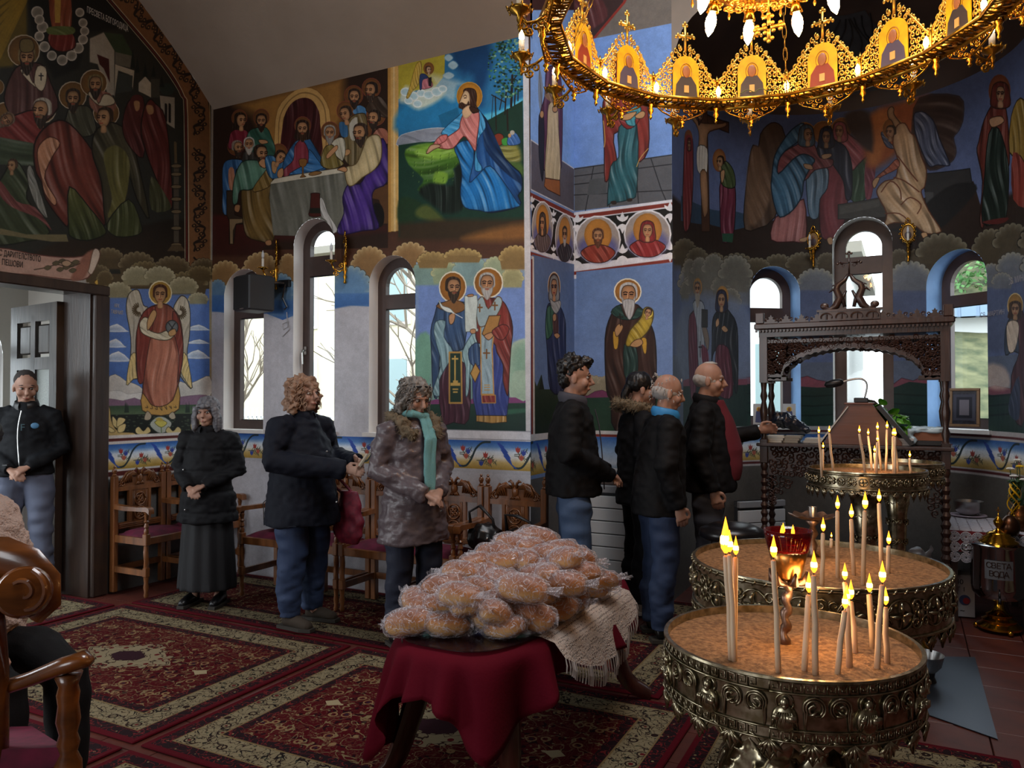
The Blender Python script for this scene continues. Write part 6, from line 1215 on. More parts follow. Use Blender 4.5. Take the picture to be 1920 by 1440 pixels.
for c in ((.10, -.07, 1), (.13, -.095, -1), (.155, -.075, 1)): mb.tube([(0, c[0]+q, c[1]+w) for q, w in spiral2(0, 0, .022, .004, 0, 1.3, 10, c[2])], .006, 5)
mb.lathe([(.003, -.10), (.010, -.085), (.004, -.07), (.014, -.05), (.012, -.03), (.045, -.012), (.050, .0), (.02, -.006), (.014, .004)], (0, .17, 0), 12)
for k in range(8): a = k*PI/4; mb.tube([(.05*math.cos(a), .17+.05*math.sin(a), -.002), (.058*math.cos(a), .17+.058*math.sin(a), .006), (.05*math.cos(a), .17+.05*math.sin(a), -.015)], .004, 4)
arm = seg(mb, 'candle_arm', m_pierced)
slv = seg(MB().lathe([(.001, .0), (.014, .0), (.014, .07), (.001, .07)], (0, .17, 0), 12), 'candle_sleeve', m_sleeve); blb = seg(MB().lathe([(.006, .07), (.013, .082), (.012, .10), (.002, .122)], (0, .17, 0), 10), 'candle_bulb', m_bulb)
slv2 = seg(MB().lathe([(.001, .012), (.010, .012), (.010, .035), (.001, .035)], (0, 0, 0), 10), 'candle_sleeve', m_sleeve); blb2 = seg(MB().lathe([(.006, .035), (.013, .05), (.012, .07), (.002, .09)], (0, 0, 0), 10), 'candle_bulb', m_bulb)
def put(me, name, ang, parent=ch, rad=HR):
    o = bpy.data.objects.new(name, me); C.objects.link(o); o.parent = parent; o.location = (rad*math.sin(ang), rad*math.cos(ang), 0); o.rotation_euler = (0, 0, -ang); return o
m_fl, m_rb = M('icon_painted_flesh', '8a5a38', .5), [M('icon_robe_dark', '2c2a30', .5), M('icon_robe_red', '7a2c1c', .5), M('icon_robe_blue', '3c3c58', .5)]
hd = seg(MB().sphere((0, -.016, .142), .024, .004, .03, 10, 6), 'painted_head', m_fl); rbs = []
for k in range(3):
    mb = MB().prism([(-.068, .014), (.068, .014), (.06, .08), (.03, .118), (-.03, .118), (-.06, .08)], 'xz', -.016, -.011); rbs.append(seg(mb, 'painted_robe', m_rb[k], False))
hlm = seg(MB().tube([(.034*math.cos(a), -.0135, .142+.04*math.sin(a)) for a in np.linspace(0, 2*PI, 17)], .0016, 4), 'painted_halo', M('icon_halo_line', '8a5a14', .5))
bkm = seg(MB().box(-.014, .014, -.019, -.015, .04, .075), 'painted_scroll', M('icon_scroll', 'b89a5c', .5), False)
for i in range(16):
    a = math.radians(-14.1+22.5*i); b = a+math.radians(11.25); back = math.cos(a-math.radians(152)) > .55   # the two panels right above the camera are out of frame
    put(tray, 'pierced_tray', a); f = put(fil, 'filigree_crest', a); x_ = put(crs, 'cross', a); ic = put(icon, 'icon_panel', a); f.scale.z = ic.scale.z = x_.scale.z = 1.2; x_.location.z = -.01
    for me in (hd, rbs[i % 3], bkm, hlm): o = bpy.data.objects.new(me.name.split('.')[0], me); C.objects.link(o); o.parent = ic
    put(frg, 'hanging_fringe', a).scale.z = .72; put(pst, 'corner_post', b, rad=HR/math.cos(PI/16)); put(arm, 'candle_arm', a).location.z = -.04; put(slv, 'candle_sleeve', a).location.z = -.04; put(blb, 'candle_bulb', a).location.z = -.04; put(slv2, 'candle_sleeve', b, rad=HR/math.cos(PI/16)-.035); put(blb2, 'candle_bulb', b, rad=HR/math.cos(PI/16)-.035)
mb = MB()   # inner crown
mb.lathe([(.02, .16), (.12, .17), (.27, .20), (.36, .235), (.385, .26), (.37, .28), (.345, .26), (.25, .225), (.10, .2), (.02, .19)], n=36); crown = mb.build('inner_crown', m_gold, ch, True)
mb = MB()
for k in range(28):
    a = 2*PI*k/28
    for rr_, zz, s_ in ((.35, .235, .03), (.27, .195, .03), (.18, .172, .026)): mb.tube([(rr_*math.cos(a)+q*math.cos(a)-w*math.sin(a)*.8, rr_*math.sin(a)+q*math.sin(a)+w*math.cos(a)*.8, zz-.012) for q, w in spiral2(0, 0, s_, .004, k, 1.3, 9)], .006, 4)
    mb.lathe([(.002, -.05), (.008, -.035), (.004, -.02), (.01, 0)], (.375*math.cos(a), .375*math.sin(a), .235), 6)
    mb.tube([(.38*math.cos(a)+q*-math.sin(a), .38*math.sin(a)+q*math.cos(a), .30+w) for q, w in spiral2(0, 0, .03, .004, 0, 1.2, 9)], .005, 4)
o = mb.build('crown_scrollwork', m_goldbright, crown, True); o['kind'] = 'stuff'
cone = seg(MB().lathe([(.012, .14), (.016, .13), (.03, .075), (.026, .075), (.012, .12)], n=14), 'bulb_cap', m_gold); bb = seg(MB().lathe([(.012, .08), (.024, .05), (.026, .025), (.018, -.01), (.002, -.035)], n=14), 'globe_bulb', M('lit_globe_bulb', 'ffe0b0', .4, emit=('ffbe78', 46)))
for i in range(8):
    a = i*PI/4-math.radians(27.1)
    for me, nm in ((cone, 'bulb_cap'), (bb, 'globe_bulb')): o = bpy.data.objects.new(nm, me); C.objects.link(o); o.parent = ch; o.location = (.3*math.sin(a), .3*math.cos(a), .065); o.rotation_euler = (.22, 0, -a) 
mb = MB().tube([(0, 0, .17), (0, 0, .06)], .004, 5)
for k in range(4):
    Q = Matrix.Rotation(k*PI/2, 4, 'Y'); mb.box(-.007, .007, -.004, .004, .0, .055, Matrix.Translation((0, 0, -.01)) @ Q)
    for q, w in ((0, .062), (.014, .05), (-.014, .05), (.016, .02)): mb.sphere(tuple(Matrix.Translation((0, 0, -.01)) @ Q @ Vector((q, 0, w))), .010, .006, .010, 7, 5)
mb.build('hanging_cross', m_goldbright, ch, True, loc=(.0, 0, -.02))
for k in range(4):
    a = math.radians(-14.1+11.25+22.5*(0+4*k)); p0 = Vector((HR*.98*math.sin(a), HR*.98*math.cos(a), .02)); p1 = Vector((.25*math.sin(a), .25*math.cos(a), 1.6)); d = p1-p0; n = 30; mb = MB()
    for i in range(n):
        c0 = p0+d*(i+.5)/n; u = d.normalized(); sdv = u.cross(Vector((0, 0, 1))).normalized() if i % 2 else u.cross(u.cross(Vector((0, 0, 1)))).normalized(); L = d.length/n*.68
        mb.tube([c0+u*L*math.cos(t)+sdv*.011*math.sin(t) for t in np.linspace(0, 2*PI, 9)], .0028, 4, caps=False)
    mb.build('chain', M('dull_brass_chain', 'a08a50', .35, 1) if k == 0 else bpy.data.materials['dull_brass_chain'], ch, True)
MB().tube([(0, 0, 1.6), (0, 0, 3.12)], .01, 6).build('suspension_rod', m_gold, ch)
MB().tube([Vector((HR*.95*math.sin(t), HR*.95*math.cos(t), .03+.02*abs(math.sin(t*40)))) for t in np.linspace(-.32, .0, 26)], .0025, 4).build('loose_wire', M('green_wire', '4a5a2c', .5), ch)
# ---------- candle stands ----------
m_brass = M('antique_brass', 'b4ab92', .25, .95, noise=(40, 1), col2='7a7054'); m_sand = M('wet_sand', 'ab8055', .95, noise=(70, .6), col2='6a4a2e', bump=(180, .9), detail=8); m_wax = M('beeswax_candle', 'e2c8a8', .5, subsurf=.15); m_wick = M('burnt_wick', '1a1410', .9)
m_flame = M('candle_flame', 'ffb030', .5, emit=('ff8418', 2.6)); m_core = M('flame_core', 'fff0b0', .5, emit=('ffc860', 4))
def scurl(R, s0, z0, r, mb, flip, d=.008, k=.004, turns=1.25, a0=0, tail=None):
    P = lambda s, z, dd=d: ((R+dd)*math.sin(s/R), -(R+dd)*math.cos(s/R), z)
    pts = spiral2(s0, z0, r, .2*r, a0, turns, 12, flip)
    if tail: pts = [(s0+tail[0][0], z0+tail[0][1]), (s0+tail[1][0], z0+tail[1][1])]+pts
    mb.tube([P(s, z) for s, z in pts], k, 5)
def candle_stand(name, c, R, z, H, per, label, style, group='brass sand-tray candle stands'):
    r = empty('candle_stand', (c[0], c[1], 0)); tag(r, label, 'candle stand', group); zb = z-H; m = m_brass
    prof = [(R-.03, zb-.01), (R, zb), (R, z-.008), (R+.006, z-.004), (R+.005, z+.002), (R-.006, z+.002), (R-.008, z-.02), (R-.012, zb+.02), (.05, zb-.02)]
    MB().lathe(prof, n=72).build('basin', m, r, 40)
    mb = MB(); mb.grid(lambda u, v: ((R-.008)*v*math.cos(2*PI*u), (R-.008)*v*math.sin(2*PI*u), z-.02+.006*math.sin(u*19+v*13)*v*(1-v)*3), 64, 12); sd = mb.build('sand', m_sand, r, True, fix=False); sd['kind'] = 'stuff'
    n = int(round(2*PI*R/per)); P = lambda s, zz, d=.004: ((R+d)*math.sin(s/R), -(R+d)*math.cos(s/R), zz)
    if style == 'front':
        for nm, z0, hh in (('upper_key_border', z-.03, .022), ('lower_key_border', zb, .022)):
            mb = MB(); nk = int(2*PI*R/.026)
            for k in range(nk):
                s = k*.026; q = [(0, 0), (0, hh), (.019, hh), (.019, hh*.25), (.008, hh*.25), (.008, hh*.6)]; mb.tube([P(s+a, z0+b, .002) for a, b in q], .0018, 4)
            for zz in (z0-.003, z0+hh+.004): mb.tube([P(2*PI*R*t/64, zz, .003) for t in range(65)], .0028, 5)
            mb.build(nm, m, r, True)
        zf = zb+.03; hf = H-.065
        mb = MB()
        for sg in (-1, 1):
            cx_, cz_, rr_ = sg*.030, zf+hf*.66, hf*.31
            for o_ in (0, .006): mb.tube([P(sg*.050, zf-.0), P(sg*(.052-o_*.5), zf+hf*.2)]+[P(cx_+sg*(rr_-o_)*math.cos(a), cz_+(rr_-o_)*math.sin(a), .006) for a in np.linspace(-.5, 4.2, 14)], .0026, 5)
            mb.tube([P(cx_+sg*q*math.cos(a), cz_+q*math.sin(a), .008) for a, q in zip(np.linspace(4.0, 8.6, 9), np.linspace(rr_*.75, rr_*.2, 9))], .0032, 5)
            mb.tube([P(sg*.022, zf+hf*.62, .008), P(sg*.034, zf+hf*.5, .01), P(sg*.046, zf+hf*.46, .004)], [.0015, .005, .001], 5)
        vs = seg(mb, 'vine_scroll', m)
        mb = MB(); tor = lambda x, z_, rr_, d: None
        mb.tube([(.02*math.cos(a), -R-.004, zf+hf*.76+.021*math.sin(a)) for a in np.linspace(0, 2*PI, 15)], .0024, 5); mb.sphere((0, -R-.008, zf+hf*.75), .011, .009, .014, 10, 8); mb.sphere((0, -R-.012, zf+hf*.66), .006, .006, .008, 8, 6)
        mb.sphere((0, -R-.003, zf+hf*.28), .031, .012, .034, 12, 8)
        for k in range(7): x = -.026+k*.0087; mb.tube([(x*.55, -R-.013, zf+hf*.5), (x, -R-.015, zf+hf*.25), (x*1.15, -R-.006, zf)], .0028, 4)
        mb.box(.004, .026, -R-.021, -R-.010, zf+hf*.24, zf+hf*.44); mb.sphere((-.02, -R-.016, zf+hf*.36), .009, .006, .008, 7, 5); fg = seg(mb, 'saint_relief', m)
        for k in range(n):
            for me, off in ((fg, 0), (vs, .5)):
                o = bpy.data.objects.new(me.name.split('.')[0], me); C.objects.link(o); o.parent = r; o.rotation_euler = (0, 0, 2*PI*(k+off+.18)/n)
    else:
        zf, hf = zb+.02, H-.045; mb = MB()
        for zz, kk in ((z-.012, .006), (zb+.004, .006)):
            mb.tube([P(2*PI*R*t/72, zz, .002) for t in range(73)], kk, 6)
            if style == 'mid' and zz > zb+.02:
                for k in range(70): s = 2*PI*R*k/70; mb.tube([P(s, zz-.006, .006), P(s+.014, zz+.007, .008)], .005, 5)
        mb.build('rope_rims', m, r, True)
        mb = MB(); q = hf*.42
        mb.tube([P(q*math.cos(a), zf+hf/2+q*math.sin(a)) for a in np.linspace(0, 2*PI, 17)], .0035, 5)
        for k in range(4): a = k*PI/2; mb.tube([P(0, zf+hf/2, .01), P(q*.45*math.cos(a)-q*.1*math.sin(a), zf+hf/2+q*.45*math.sin(a)+q*.1*math.cos(a), .014), P(q*.85*math.cos(a), zf+hf/2+q*.85*math.sin(a), .006)], [.003, q*.16, .003], 6)
        md = seg(mb, 'cross_medallion', m); mb = MB()
        for sg in (-1, 1):
            for zz, s2 in ((.28, 1), (.74, -1)): scurl(R, sg*per*.13, zf+hf*zz, hf*.2, mb, sg*s2, .006, .0038)
            mb.sphere(P(sg*per*.04, zf+hf*.5, .004), .008, .006, .016, 7, 5)
        vs = seg(mb, 'vine_scroll', m)
        for k in range(n):
            for me, off in ((md, 0), (vs, .5)): o = bpy.data.objects.new(me.name.split('.')[0], me); C.objects.link(o); o.parent = r; o.rotation_euler = (0, 0, 2*PI*(k+off)/n)
    # fringe
    nf = int(round(2*PI*R/(.095 if style == 'front' else (.075 if style == 'mid' else .05)))); wl = 2*PI*R/nf; mb = MB(); dz = .045 if style != 'small' else .026
    mb.tube([P(wl*(t-.5), zb-.008-dz*(1-abs(math.cos(PI*(t-.5)+PI/2))**1.0)*1.0+dz*.25*abs(math.cos(PI*t)), 0) for t in np.linspace(0, 1, 11)], .0035, 5)
    for k in (-2, -1, 0, 1, 2): mb.tube([P(0, zb-.002), P(k*wl*.10, zb-.018, .006), P(k*wl*.16, zb-.03-.012*(2-abs(k)), .002)], [.003, .006, .0015], 5)
    mb.grid(lambda u, v: P(wl*(u-.5), zb-v*(.01+dz*.55*math.sin(PI*u)), 0), 8, 2); fr = seg(mb, 'fringe_lobe', m)
    for k in range(nf): o = bpy.data.objects.new('fringe_lobe', fr); C.objects.link(o); o.parent = r; o.rotation_euler = (0, 0, 2*PI*k/nf)
    # pedestal
    k = {'front': 1, 'mid': 1.15, 'small': .8}[style]; zt = zb-.01
    MB().lathe([(.06*k, .10), (.085*k, .12), (.07*k, .15), (.05*k, .2), (.055*k, zt*.5), (.07*k, zt*.8), (.11*k, zt), (.02, zt)], n=24).build('column', m, r, True)
    mb = MB()
    for i in range(10):
        a = 2*PI*i/10
        for j in range(7): zz = .2+(zt-.25)*j/7; rr_ = .062*k+.02*(j/7)**2; mb.tube([((rr_)*math.cos(a+q/rr_), rr_*math.sin(a+q/rr_), zz+w+.03) for q, w in spiral2(0, 0, .02, .004, j, 1.2, 8, 1 if i % 2 else -1)], .0045, 4)
    mb.build('column_scrollwork', m, r, True)['kind'] = 'stuff'
    if style != 'small':
        for i in range(3):
            a = 2*PI*i/3+math.radians(150 if style == 'front' else 200); D = Vector((math.cos(a), math.sin(a), 0)); T = Vector((-D.y, D.x, 0)); mb = MB()   # winged figure under the basin
            b0 = D*.15*k; mb.tube([b0+Vector((0, 0, .30)), b0+Vector((0, 0, .45)), b0*1.1+Vector((0, 0, zt-.17)), b0*1.1+Vector((0, 0, zt-.11))], [.05, .055, .06, .03], 12); mb.sphere(tuple(b0*1.25+Vector((0, 0, zt-.07))), .038, .038, .045, 12, 9)
            for q in range(5):
                aa = q*.9; mb.sphere(tuple(b0*1.25+T*.028*math.cos(aa*1.4)+Vector((0, 0, zt-.05+.018*math.sin(aa*1.4)))), .016, n=7, m=5)
            for s in (-1, 1):
                for q in range(7): mb.tube([b0*.9+T*s*.03+Vector((0, 0, zt-.15)), b0*.8+T*s*(.08+.012*q)+Vector((0, 0, zt-.10-.02*q)), b0*.75+T*s*(.12+.012*q)+Vector((0, 0, zt-.02-.045*q))], [.008, .010, .003], 5)
                mb.tube([b0+T*s*.05+Vector((0, 0, zt-.15)), b0*1.2+T*s*.07+Vector((0, 0, zt-.24)), b0*1.5+T*s*.01+Vector((0, 0, zt-.22))], [.02, .017, .012], 7)
            me = remesh(mb, .0085, 2, name='winged_figure'); link('winged_figure', me, m, r)
    mb = MB()
    for i in range(4 if style == 'front' else 3):
        a = 2*PI*i/(4 if style == 'front' else 3)+.6; D = Vector((math.cos(a), math.sin(a), 0)); mb.tube([D*.05+Vector((0, 0, .2)), D*.14*k+Vector((0, 0, .17)), D*.20*k+Vector((0, 0, .07)), D*.25*k+Vector((0, 0, .03)), D*.29*k+Vector((0, 0, .018))], [.03, .028, .02, .024, .018], 8)
        for q in (-1, 0, 1): T = Vector((-D.y, D.x, 0)); mb.sphere(tuple(D*.30*k+T*q*.016+Vector((0, 0, .016))), .014, .012, .013, 7, 5)
    mb.build('paw_feet', m_gold, r, True)
    return r
r1, f1 = .765, 2.15
TW = lambda r_, f_: (RX*r_+VX*f_, RY*r_+VY*f_)
T1, T2, T3, T4 = TW(.770, 2.16), TW(1.165, 2.97), TW(1.878, 4.1), TW(2.33, 4.68)
candle_stand('front', T1, .335, .90, .145, .19, 'nearest brass candle stand, with saints and vine scrolls in relief', 'front'); candle_stand('mid', T2, .455, .945, .165, .16, 'widest brass candle stand, behind the nearest one', 'mid')
candle_stand('back', T3, .288, 1.192, .09, .105, 'tall brass candle stand in front of the carved desk, with many small tapers', 'small'); candle_stand('far', T4, .25, 1.18, .09, .105, 'tall brass candle stand without tapers, behind the other tall one', 'small')
def candle(bx, by, tx, ty, z, fh, label, k=.0075, group=None, t0=None):
    b = Vector(at_z(bx, by, z)); dp_ = b.x*VX+b.y*VY
    if t0: b = Vector(at_t(bx, by, t0)); b.z = z; dp_ = t0
    t = Vector(at_t(tx, ty, dp_)); d = t-b; r = empty('taper_candle', b-d.normalized()*.0); tag(r, label, 'candle', group); k = k*(.94+.12*((bx*7.3) % 1)); mid = d*.5+Vector((.0025*math.sin(bx), .0025*math.cos(bx), 0))
    MB().tube([(0, 0, -.012), d*.25, mid, d*.75, d*.985, d], [k*1.05, k*1.02, k, k*.97, k*.9, k*.4], 10).build('wax', m_wax, r, True); u = d.normalized(); MB().tube([d-u*.002, d+Vector((.001, 0, .012))], .0012, 5).build('wick', m_wick, r)
    w_ = fh*.145; MB().lathe([(w_*.3, 0), (w_*.9, fh*.14), (w_, fh*.3), (w_*.72, fh*.55), (w_*.33, fh*.8), (.0002, fh)], (0, 0, 0), 12).build('flame', m_flame, r, True, loc=d+Vector((.001, 0, .006))); MB().lathe([(w_*.4, 0), (w_*1.06, fh*.2), (w_*1.03, fh*.36), (w_*.3, fh*.55), (.0002, fh*.62)], (0, 0, 0), 10).build('flame_core', m_core, r, True, loc=d+Vector((.001, 0, .006+fh*.07)))
    return r
CF = [(1371, 1233, 1360, 1041, 66, 'leftmost taper of the bundle of three, with the tallest flame'), (1377, 1235, 1367.5, 1039, 40, 'middle taper of the bundle of three on the nearest stand'), (1376, 1229, 1379, 1044, 34, 'right taper of the bundle of three on the nearest stand'), (1459.6, 1254, 1450, 1049, 38, 'lone tall taper right of the bundle of three'), (1508, 1250, 1516, 1115, 36, 'shorter taper just right of the red lamp stem'), (1529, 1259, 1525.5, 1078, 38, 'tall taper at the front rim right of the red lamp'),
      (1570, 1259, 1584, 1145, 34, 'taper leaning right at the front of the crowded cluster'), (1593, 1246, 1588, 1134, 32, 'second taper from the front in the crowded cluster'), (1604, 1221, 1595, 1127, 36, 'thick taper at the back of the crowded cluster'), (1600, 1216, 1583.5, 1091, 32, 'tallest taper of the crowded cluster'), (1636.7, 1209, 1629.7, 1114, 36, 'taper alone at the back right of the nearest stand'), (1644, 1250, 1654, 1096, 38, 'thick tall taper leaning right near the right rim'), (1663.7, 1238.6, 1660, 1138, 32, 'short taper at the right rim of the nearest stand')]
for c in CF: candle(*c[:4], .886, c[4]*2.1/FPX, c[5], group='tapers on the nearest stand')
CM = [(1541, 1093, 1543, 999, 24, 'left taper on the widest stand, beside the red lamp'), (1570.7, 1081, 1570, 957, 24, 'second taper from the left on the widest stand'), (1601, 1075, 1596, 973, 25, 'third taper on the widest stand, leaning left'), (1618, 1094, 1621.7, 957, 30, 'tall nearer taper in the middle of the widest stand'), (1653, 1062, 1648, 943, 24, 'tallest taper on the widest stand, right of its middle'), (1665, 1074, 1666, 1023, 24, 'short taper at the right of the widest stand'), (1558.5, 1024, 1558.5, 1010, 11, 'tiny burnt-down taper at the far rim of the widest stand')]
for c in CM: candle(*c[:4], .93, c[4]*2.9/FPX, c[5], group='tapers on the widest stand')
ordn = ['first', 'second', 'third', 'fourth', 'fifth', 'sixth', 'seventh', 'eighth', 'ninth', 'tenth', 'eleventh', 'twelfth', 'thirteenth']
CB = [(1541, 879, 1535, 814, 12), (1542.5, 880, 1543, 842, 11), (1563, 880, 1554.5, 812, 12), (1623, 881, 1611, 813, 13), (1635, 880, 1627.6, 817, 12), (1641, 880, 1639.6, 849, 12), (1643.5, 880.5, 1645, 829, 12), (1652, 880, 1645, 807, 14), (1661, 880, 1663, 805, 14), (1675.5, 880, 1674, 818, 12), (1678, 879, 1678, 819, 14), (1684, 880, 1675.5, 817, 12), (1708, 879.5, 1705.5, 859, 12)]
for i, c in enumerate(CB): candle(*c[:4], 1.172, c[4]*4.1/FPX, ordn[i]+' taper from the left on the tall stand before the desk', .0062, 'tapers on the tall stand', 3.96+.28*((i*37) % 10)/10)
# red votive lamp on its twisted stem, and the dish candlestick
b = Vector(at_z(1470, 1204, .884)); dpt = b.x*VX+b.y*VY; r = empty('votive_lamp', b); tag(r, 'red glass votive lamp in a gilt cup on a twisted silver stem', 'votive lamp'); up = Vector(at_t(1478, 1088, dpt))-b; m_silver = M('worn_silver_plate', '8a7468', .35, .9, noise=(50, 1), col2='6a5448')
mb = MB(); mb.tube([up*t+Vector((.004*math.sin(t*23), .004*math.cos(t*23), 0))+Vector((0, 0, -.01)) for t in np.linspace(0, 1, 22)], [.0125+.003*math.sin(t*26) for t in np.linspace(0, 1, 22)], 10)
for i in range(6): a = i*PI/3; mb.tube([up+Vector((.01*math.cos(a), .01*math.sin(a), -.01)), up+Vector((.045*math.cos(a), .045*math.sin(a), .0)), up+Vector((.05*math.cos(a), .05*math.sin(a), .03))], [.008, .012, .003], 6)
mb.build('stem', m_silver, r, True); MB().lathe([(.012, 0), (.035, .012), (.045, .05), (.055, .09), (.052, .09), (.03, .02)], tuple(up), 28).build('gilt_cup', M('satin_gilt', 'c08a4a', .3, .95), r, True)
m_rg = M('red_glass', '8c0814', .06, trans=.75, spec=.7); MB().lathe([(.05, .075), (.056, .09), (.064, .125), (.0665, .142), (.064, .142), (.054, .1), (.046, .08)], tuple(up), 32).build('red_glass', m_rg, r, True); MB().lathe([(.001, .118), (.058, .118)], tuple(up), 24).build('oil_surface', M('dark_red_oil', '4c0a10', .1), r)
for q, (dx, dy) in enumerate(((-.018, .01), (.014, -.005), (-.01, -.02))): MB().lathe([(.001, 0), (.005, .006), (.0045, .014), (.0002, .03)], tuple(up+Vector((dx, dy, .122+.006*q))), 10).build('flame', m_flame, r, True)
b = Vector(at_z(1524, 1040, .93)); dpt = b.x*VX+b.y*VY; r = empty('dish_candlestick', b); tag(r, 'silver candlestick with a scalloped dish on the widest stand', 'candlestick'); up = Vector(at_t(1521, 968, dpt))-b; h = up.length
MB().lathe([(.03, -.01), (.012, .01), (.02, h*.25), (.009, h*.4), (.022, h*.55), (.010, h*.75), (.03, h*.88), (.014, h*.95)], n=16).build('stem', m_silver, r, True)
mb = MB(); mb.grid(lambda u, v: ((.02+.07*v)*(1+.06*v*math.cos(u*2*PI*10))*math.cos(u*2*PI), (.02+.07*v)*(1+.06*v*math.cos(u*2*PI*10))*math.sin(u*2*PI), h*.93+.018*v**2+.004*v*math.cos(u*20*PI)), 60, 5); mb.build('dish', m_silver, r, True, fix=False); MB().lathe([(.016, h), (.017, h+.04), (.013, h+.04), (.012, h+.01)], n=14).build('socket', m_steel, r, 40)
# warm light of the open flames
for nm, T, z, e in (('front_flames_light', T1, 1.05, 1.7), ('middle_flames_light', T2, 1.12, 1.0), ('back_flames_light', T3, 1.30, .7)):
    l = bpy.data.lights.new(nm, 'POINT'); l.energy = e; l.color = (1, .55, .22); l.shadow_soft_size = .06; o = bpy.data.objects.new(nm, l); C.objects.link(o); o.location = (T[0]+.03, T[1], z)
# ---------- bread table ----------
TX, TY, TA, TB, TZ = -1.57, 3.20, .315, .78, .63
SP = lambda v: math.copysign(abs(v)**.62, v)
r = empty('bread_table', (TX, TY, 0)); tag(r, 'low oval wooden table under the wine-red cloth, piled with bread', 'table'); m_tw = wood('dark_table_wood', '4a2018', '351510', .3)
MB().prism([((TA-.014)*SP(math.cos(a)), (TB-.014)*SP(math.sin(a))) for a in np.linspace(0, 2*PI, 60, endpoint=False)], 'xy', TZ-.04, TZ-.012).build('table_top', m_tw, r, 40)
for sy in (-1, 1):
    for sx in (-1, 1):
        mb = MB(); pts = [(sx*.03, sy*.50, TZ-.06), (sx*.09, sy*.52, .50), (sx*.19, sy*.56, .40), (sx*.23, sy*.60, .25), (sx*.27, sy*.66, .10), (sx*.36, sy*.74, .02)]; mb.tube(smooth_open(np.array(pts), 3), [.075, .08, .085, .085, .08, .078, .075, .07, .068, .065, .062, .06, .055, .05, .046, .036], 8, up=(sx, 0, 0), flat=.55); mb.build('leg', m_tw, r, 50)
MB().box(-.03, .03, -.52, .52, .28, .36, bev=.008).build('stretcher', m_tw, r)
ell = lambda a, k=1.0, e=0: (TX+(TA*k+e)*SP(math.cos(a)), TY+(TB*k+e)*SP(math.sin(a)))
# wine-red cloth: oval top and a hem that hangs lower in front and dips in corners
def hang(a): # drop of the hem by direction: longest at the near left, short at the notch, long at the near right
    d = math.degrees(a) % 360
    return float(np.interp(d, [0, 40, 90, 140, 175, 205, 222, 242, 252, 260, 270, 278, 286, 296, 315, 325, 335, 350, 360], [.18, .25, .24, .26, .30, .36, .42, .44, .30, .17, .15, .20, .30, .34, .31, .24, .18, .15, .18]))
mb = MB(); NA, NV = 220, 14
def cloth(u, v):
    a = 2*PI*u
    if v < .25: x, y = ell(a, v/.25); return (x-TX, y-TY, TZ+.0)
    t = (v-.25)/.75; h = hang(a)*t; x, y = ell(a); fold = math.sin(x*62+2*math.sin(y*9))*.6+math.sin(y*31+1.5*math.sin(x*7))*.5; e = .004+.018*min(1, t*6)+.035*t+.062*fold*t; x, y = ell(a, 1, e); return (x-TX, y-TY, TZ-.004-h-(.0 if t > .05 else 0))
mb.grid(cloth, NA, NV); o = mb.build('tablecloth', M('wine_red_cloth', '5a071a', .85, spec=.12, bump=(90, .15)), None, True, loc=(TX, TY, .001), fix=False); sld = o.modifiers.new('s', 'SOLIDIFY'); sld.thickness = .003; tag(o, 'wine-red cloth draped over the oval bread table with scalloped hem', 'tablecloth')
# crocheted lace runner across the table with knotted fringe
m_lace = M('cream_crochet_lace', 'd0c0b4', .9, bump=(160, 1)); 
def lace_mat():
    m = m_lace; nt = m.node_tree; b = nt.nodes['Principled BSDF']; v = nt.nodes.new('ShaderNodeTexVoronoi'); v.inputs['Scale'].default_value = 75; v.inputs['Randomness'].default_value = .25; tc = nt.nodes.new('ShaderNodeTexCoord'); nt.links.new(tc.outputs['Object'], v.inputs[0]); d = NX(nt, v.outputs['Distance']); nt.links.new((d.lt(.33)*-.65+1.0).v, b.inputs['Alpha'])
lace_mat(); mb = MB(); y0, y1 = -.46, .44
def lacef(u, v):     # u across the table (x), v along y
    yy = y0+(y1-y0)*v; xe = TA*max(.02, 1-abs(yy/TB)**3.2)**.31; s = -1.25+2.5*u
    if abs(s) <= 1: return (xe*s, yy, TZ+.004)
    t = (abs(s)-1)/.25; dr = (.15 if s > 0 else .12)*(.45+.9*math.sin(PI*min(1, max(0, v))))*t; return (math.copysign(xe+.045+.055*t+.008*math.sin(yy*40)*t, s), yy, TZ+.003-dr)
mb.grid(lacef, 50, 46); lr = mb.build('lace_runner', m_lace, None, True, loc=(TX, TY, .003), fix=False); tag(lr, 'cream crocheted lace runner with knotted fringe hanging over the right side of the bread table', 'runner'); mb = MB()
for s in (0, 1):
    for k in range(52):
        p = Vector(lacef(s, k/51)); sg = 1 if s else -1; L = .055+.035*math.sin(PI*k/51); mb.tube([p, p+Vector((sg*.006, .002*math.sin(k), -L*.5)), p+Vector((sg*.004, .003*math.sin(k*2), -L))], [.0022, .0032, .0026], 4)
mb.build('knotted_fringe', M('fringe_thread', 'cfc4bc', .9), lr, fix=False)['kind'] = 'stuff'
g = MB().prism([((TA-.015)*SP(math.cos(a)), (TB-.02)*SP(math.sin(a))) for a in np.linspace(0, 2*PI, 60, endpoint=False)], 'xy', 0, .004).build('glass_top', M('clear_table_glass', '2c181c', .08, alpha=.6, spec=.8), None, 40, loc=(TX, TY, TZ+.005)); tag(g, 'oval sheet of clear glass or film over the bread table', 'glass sheet')
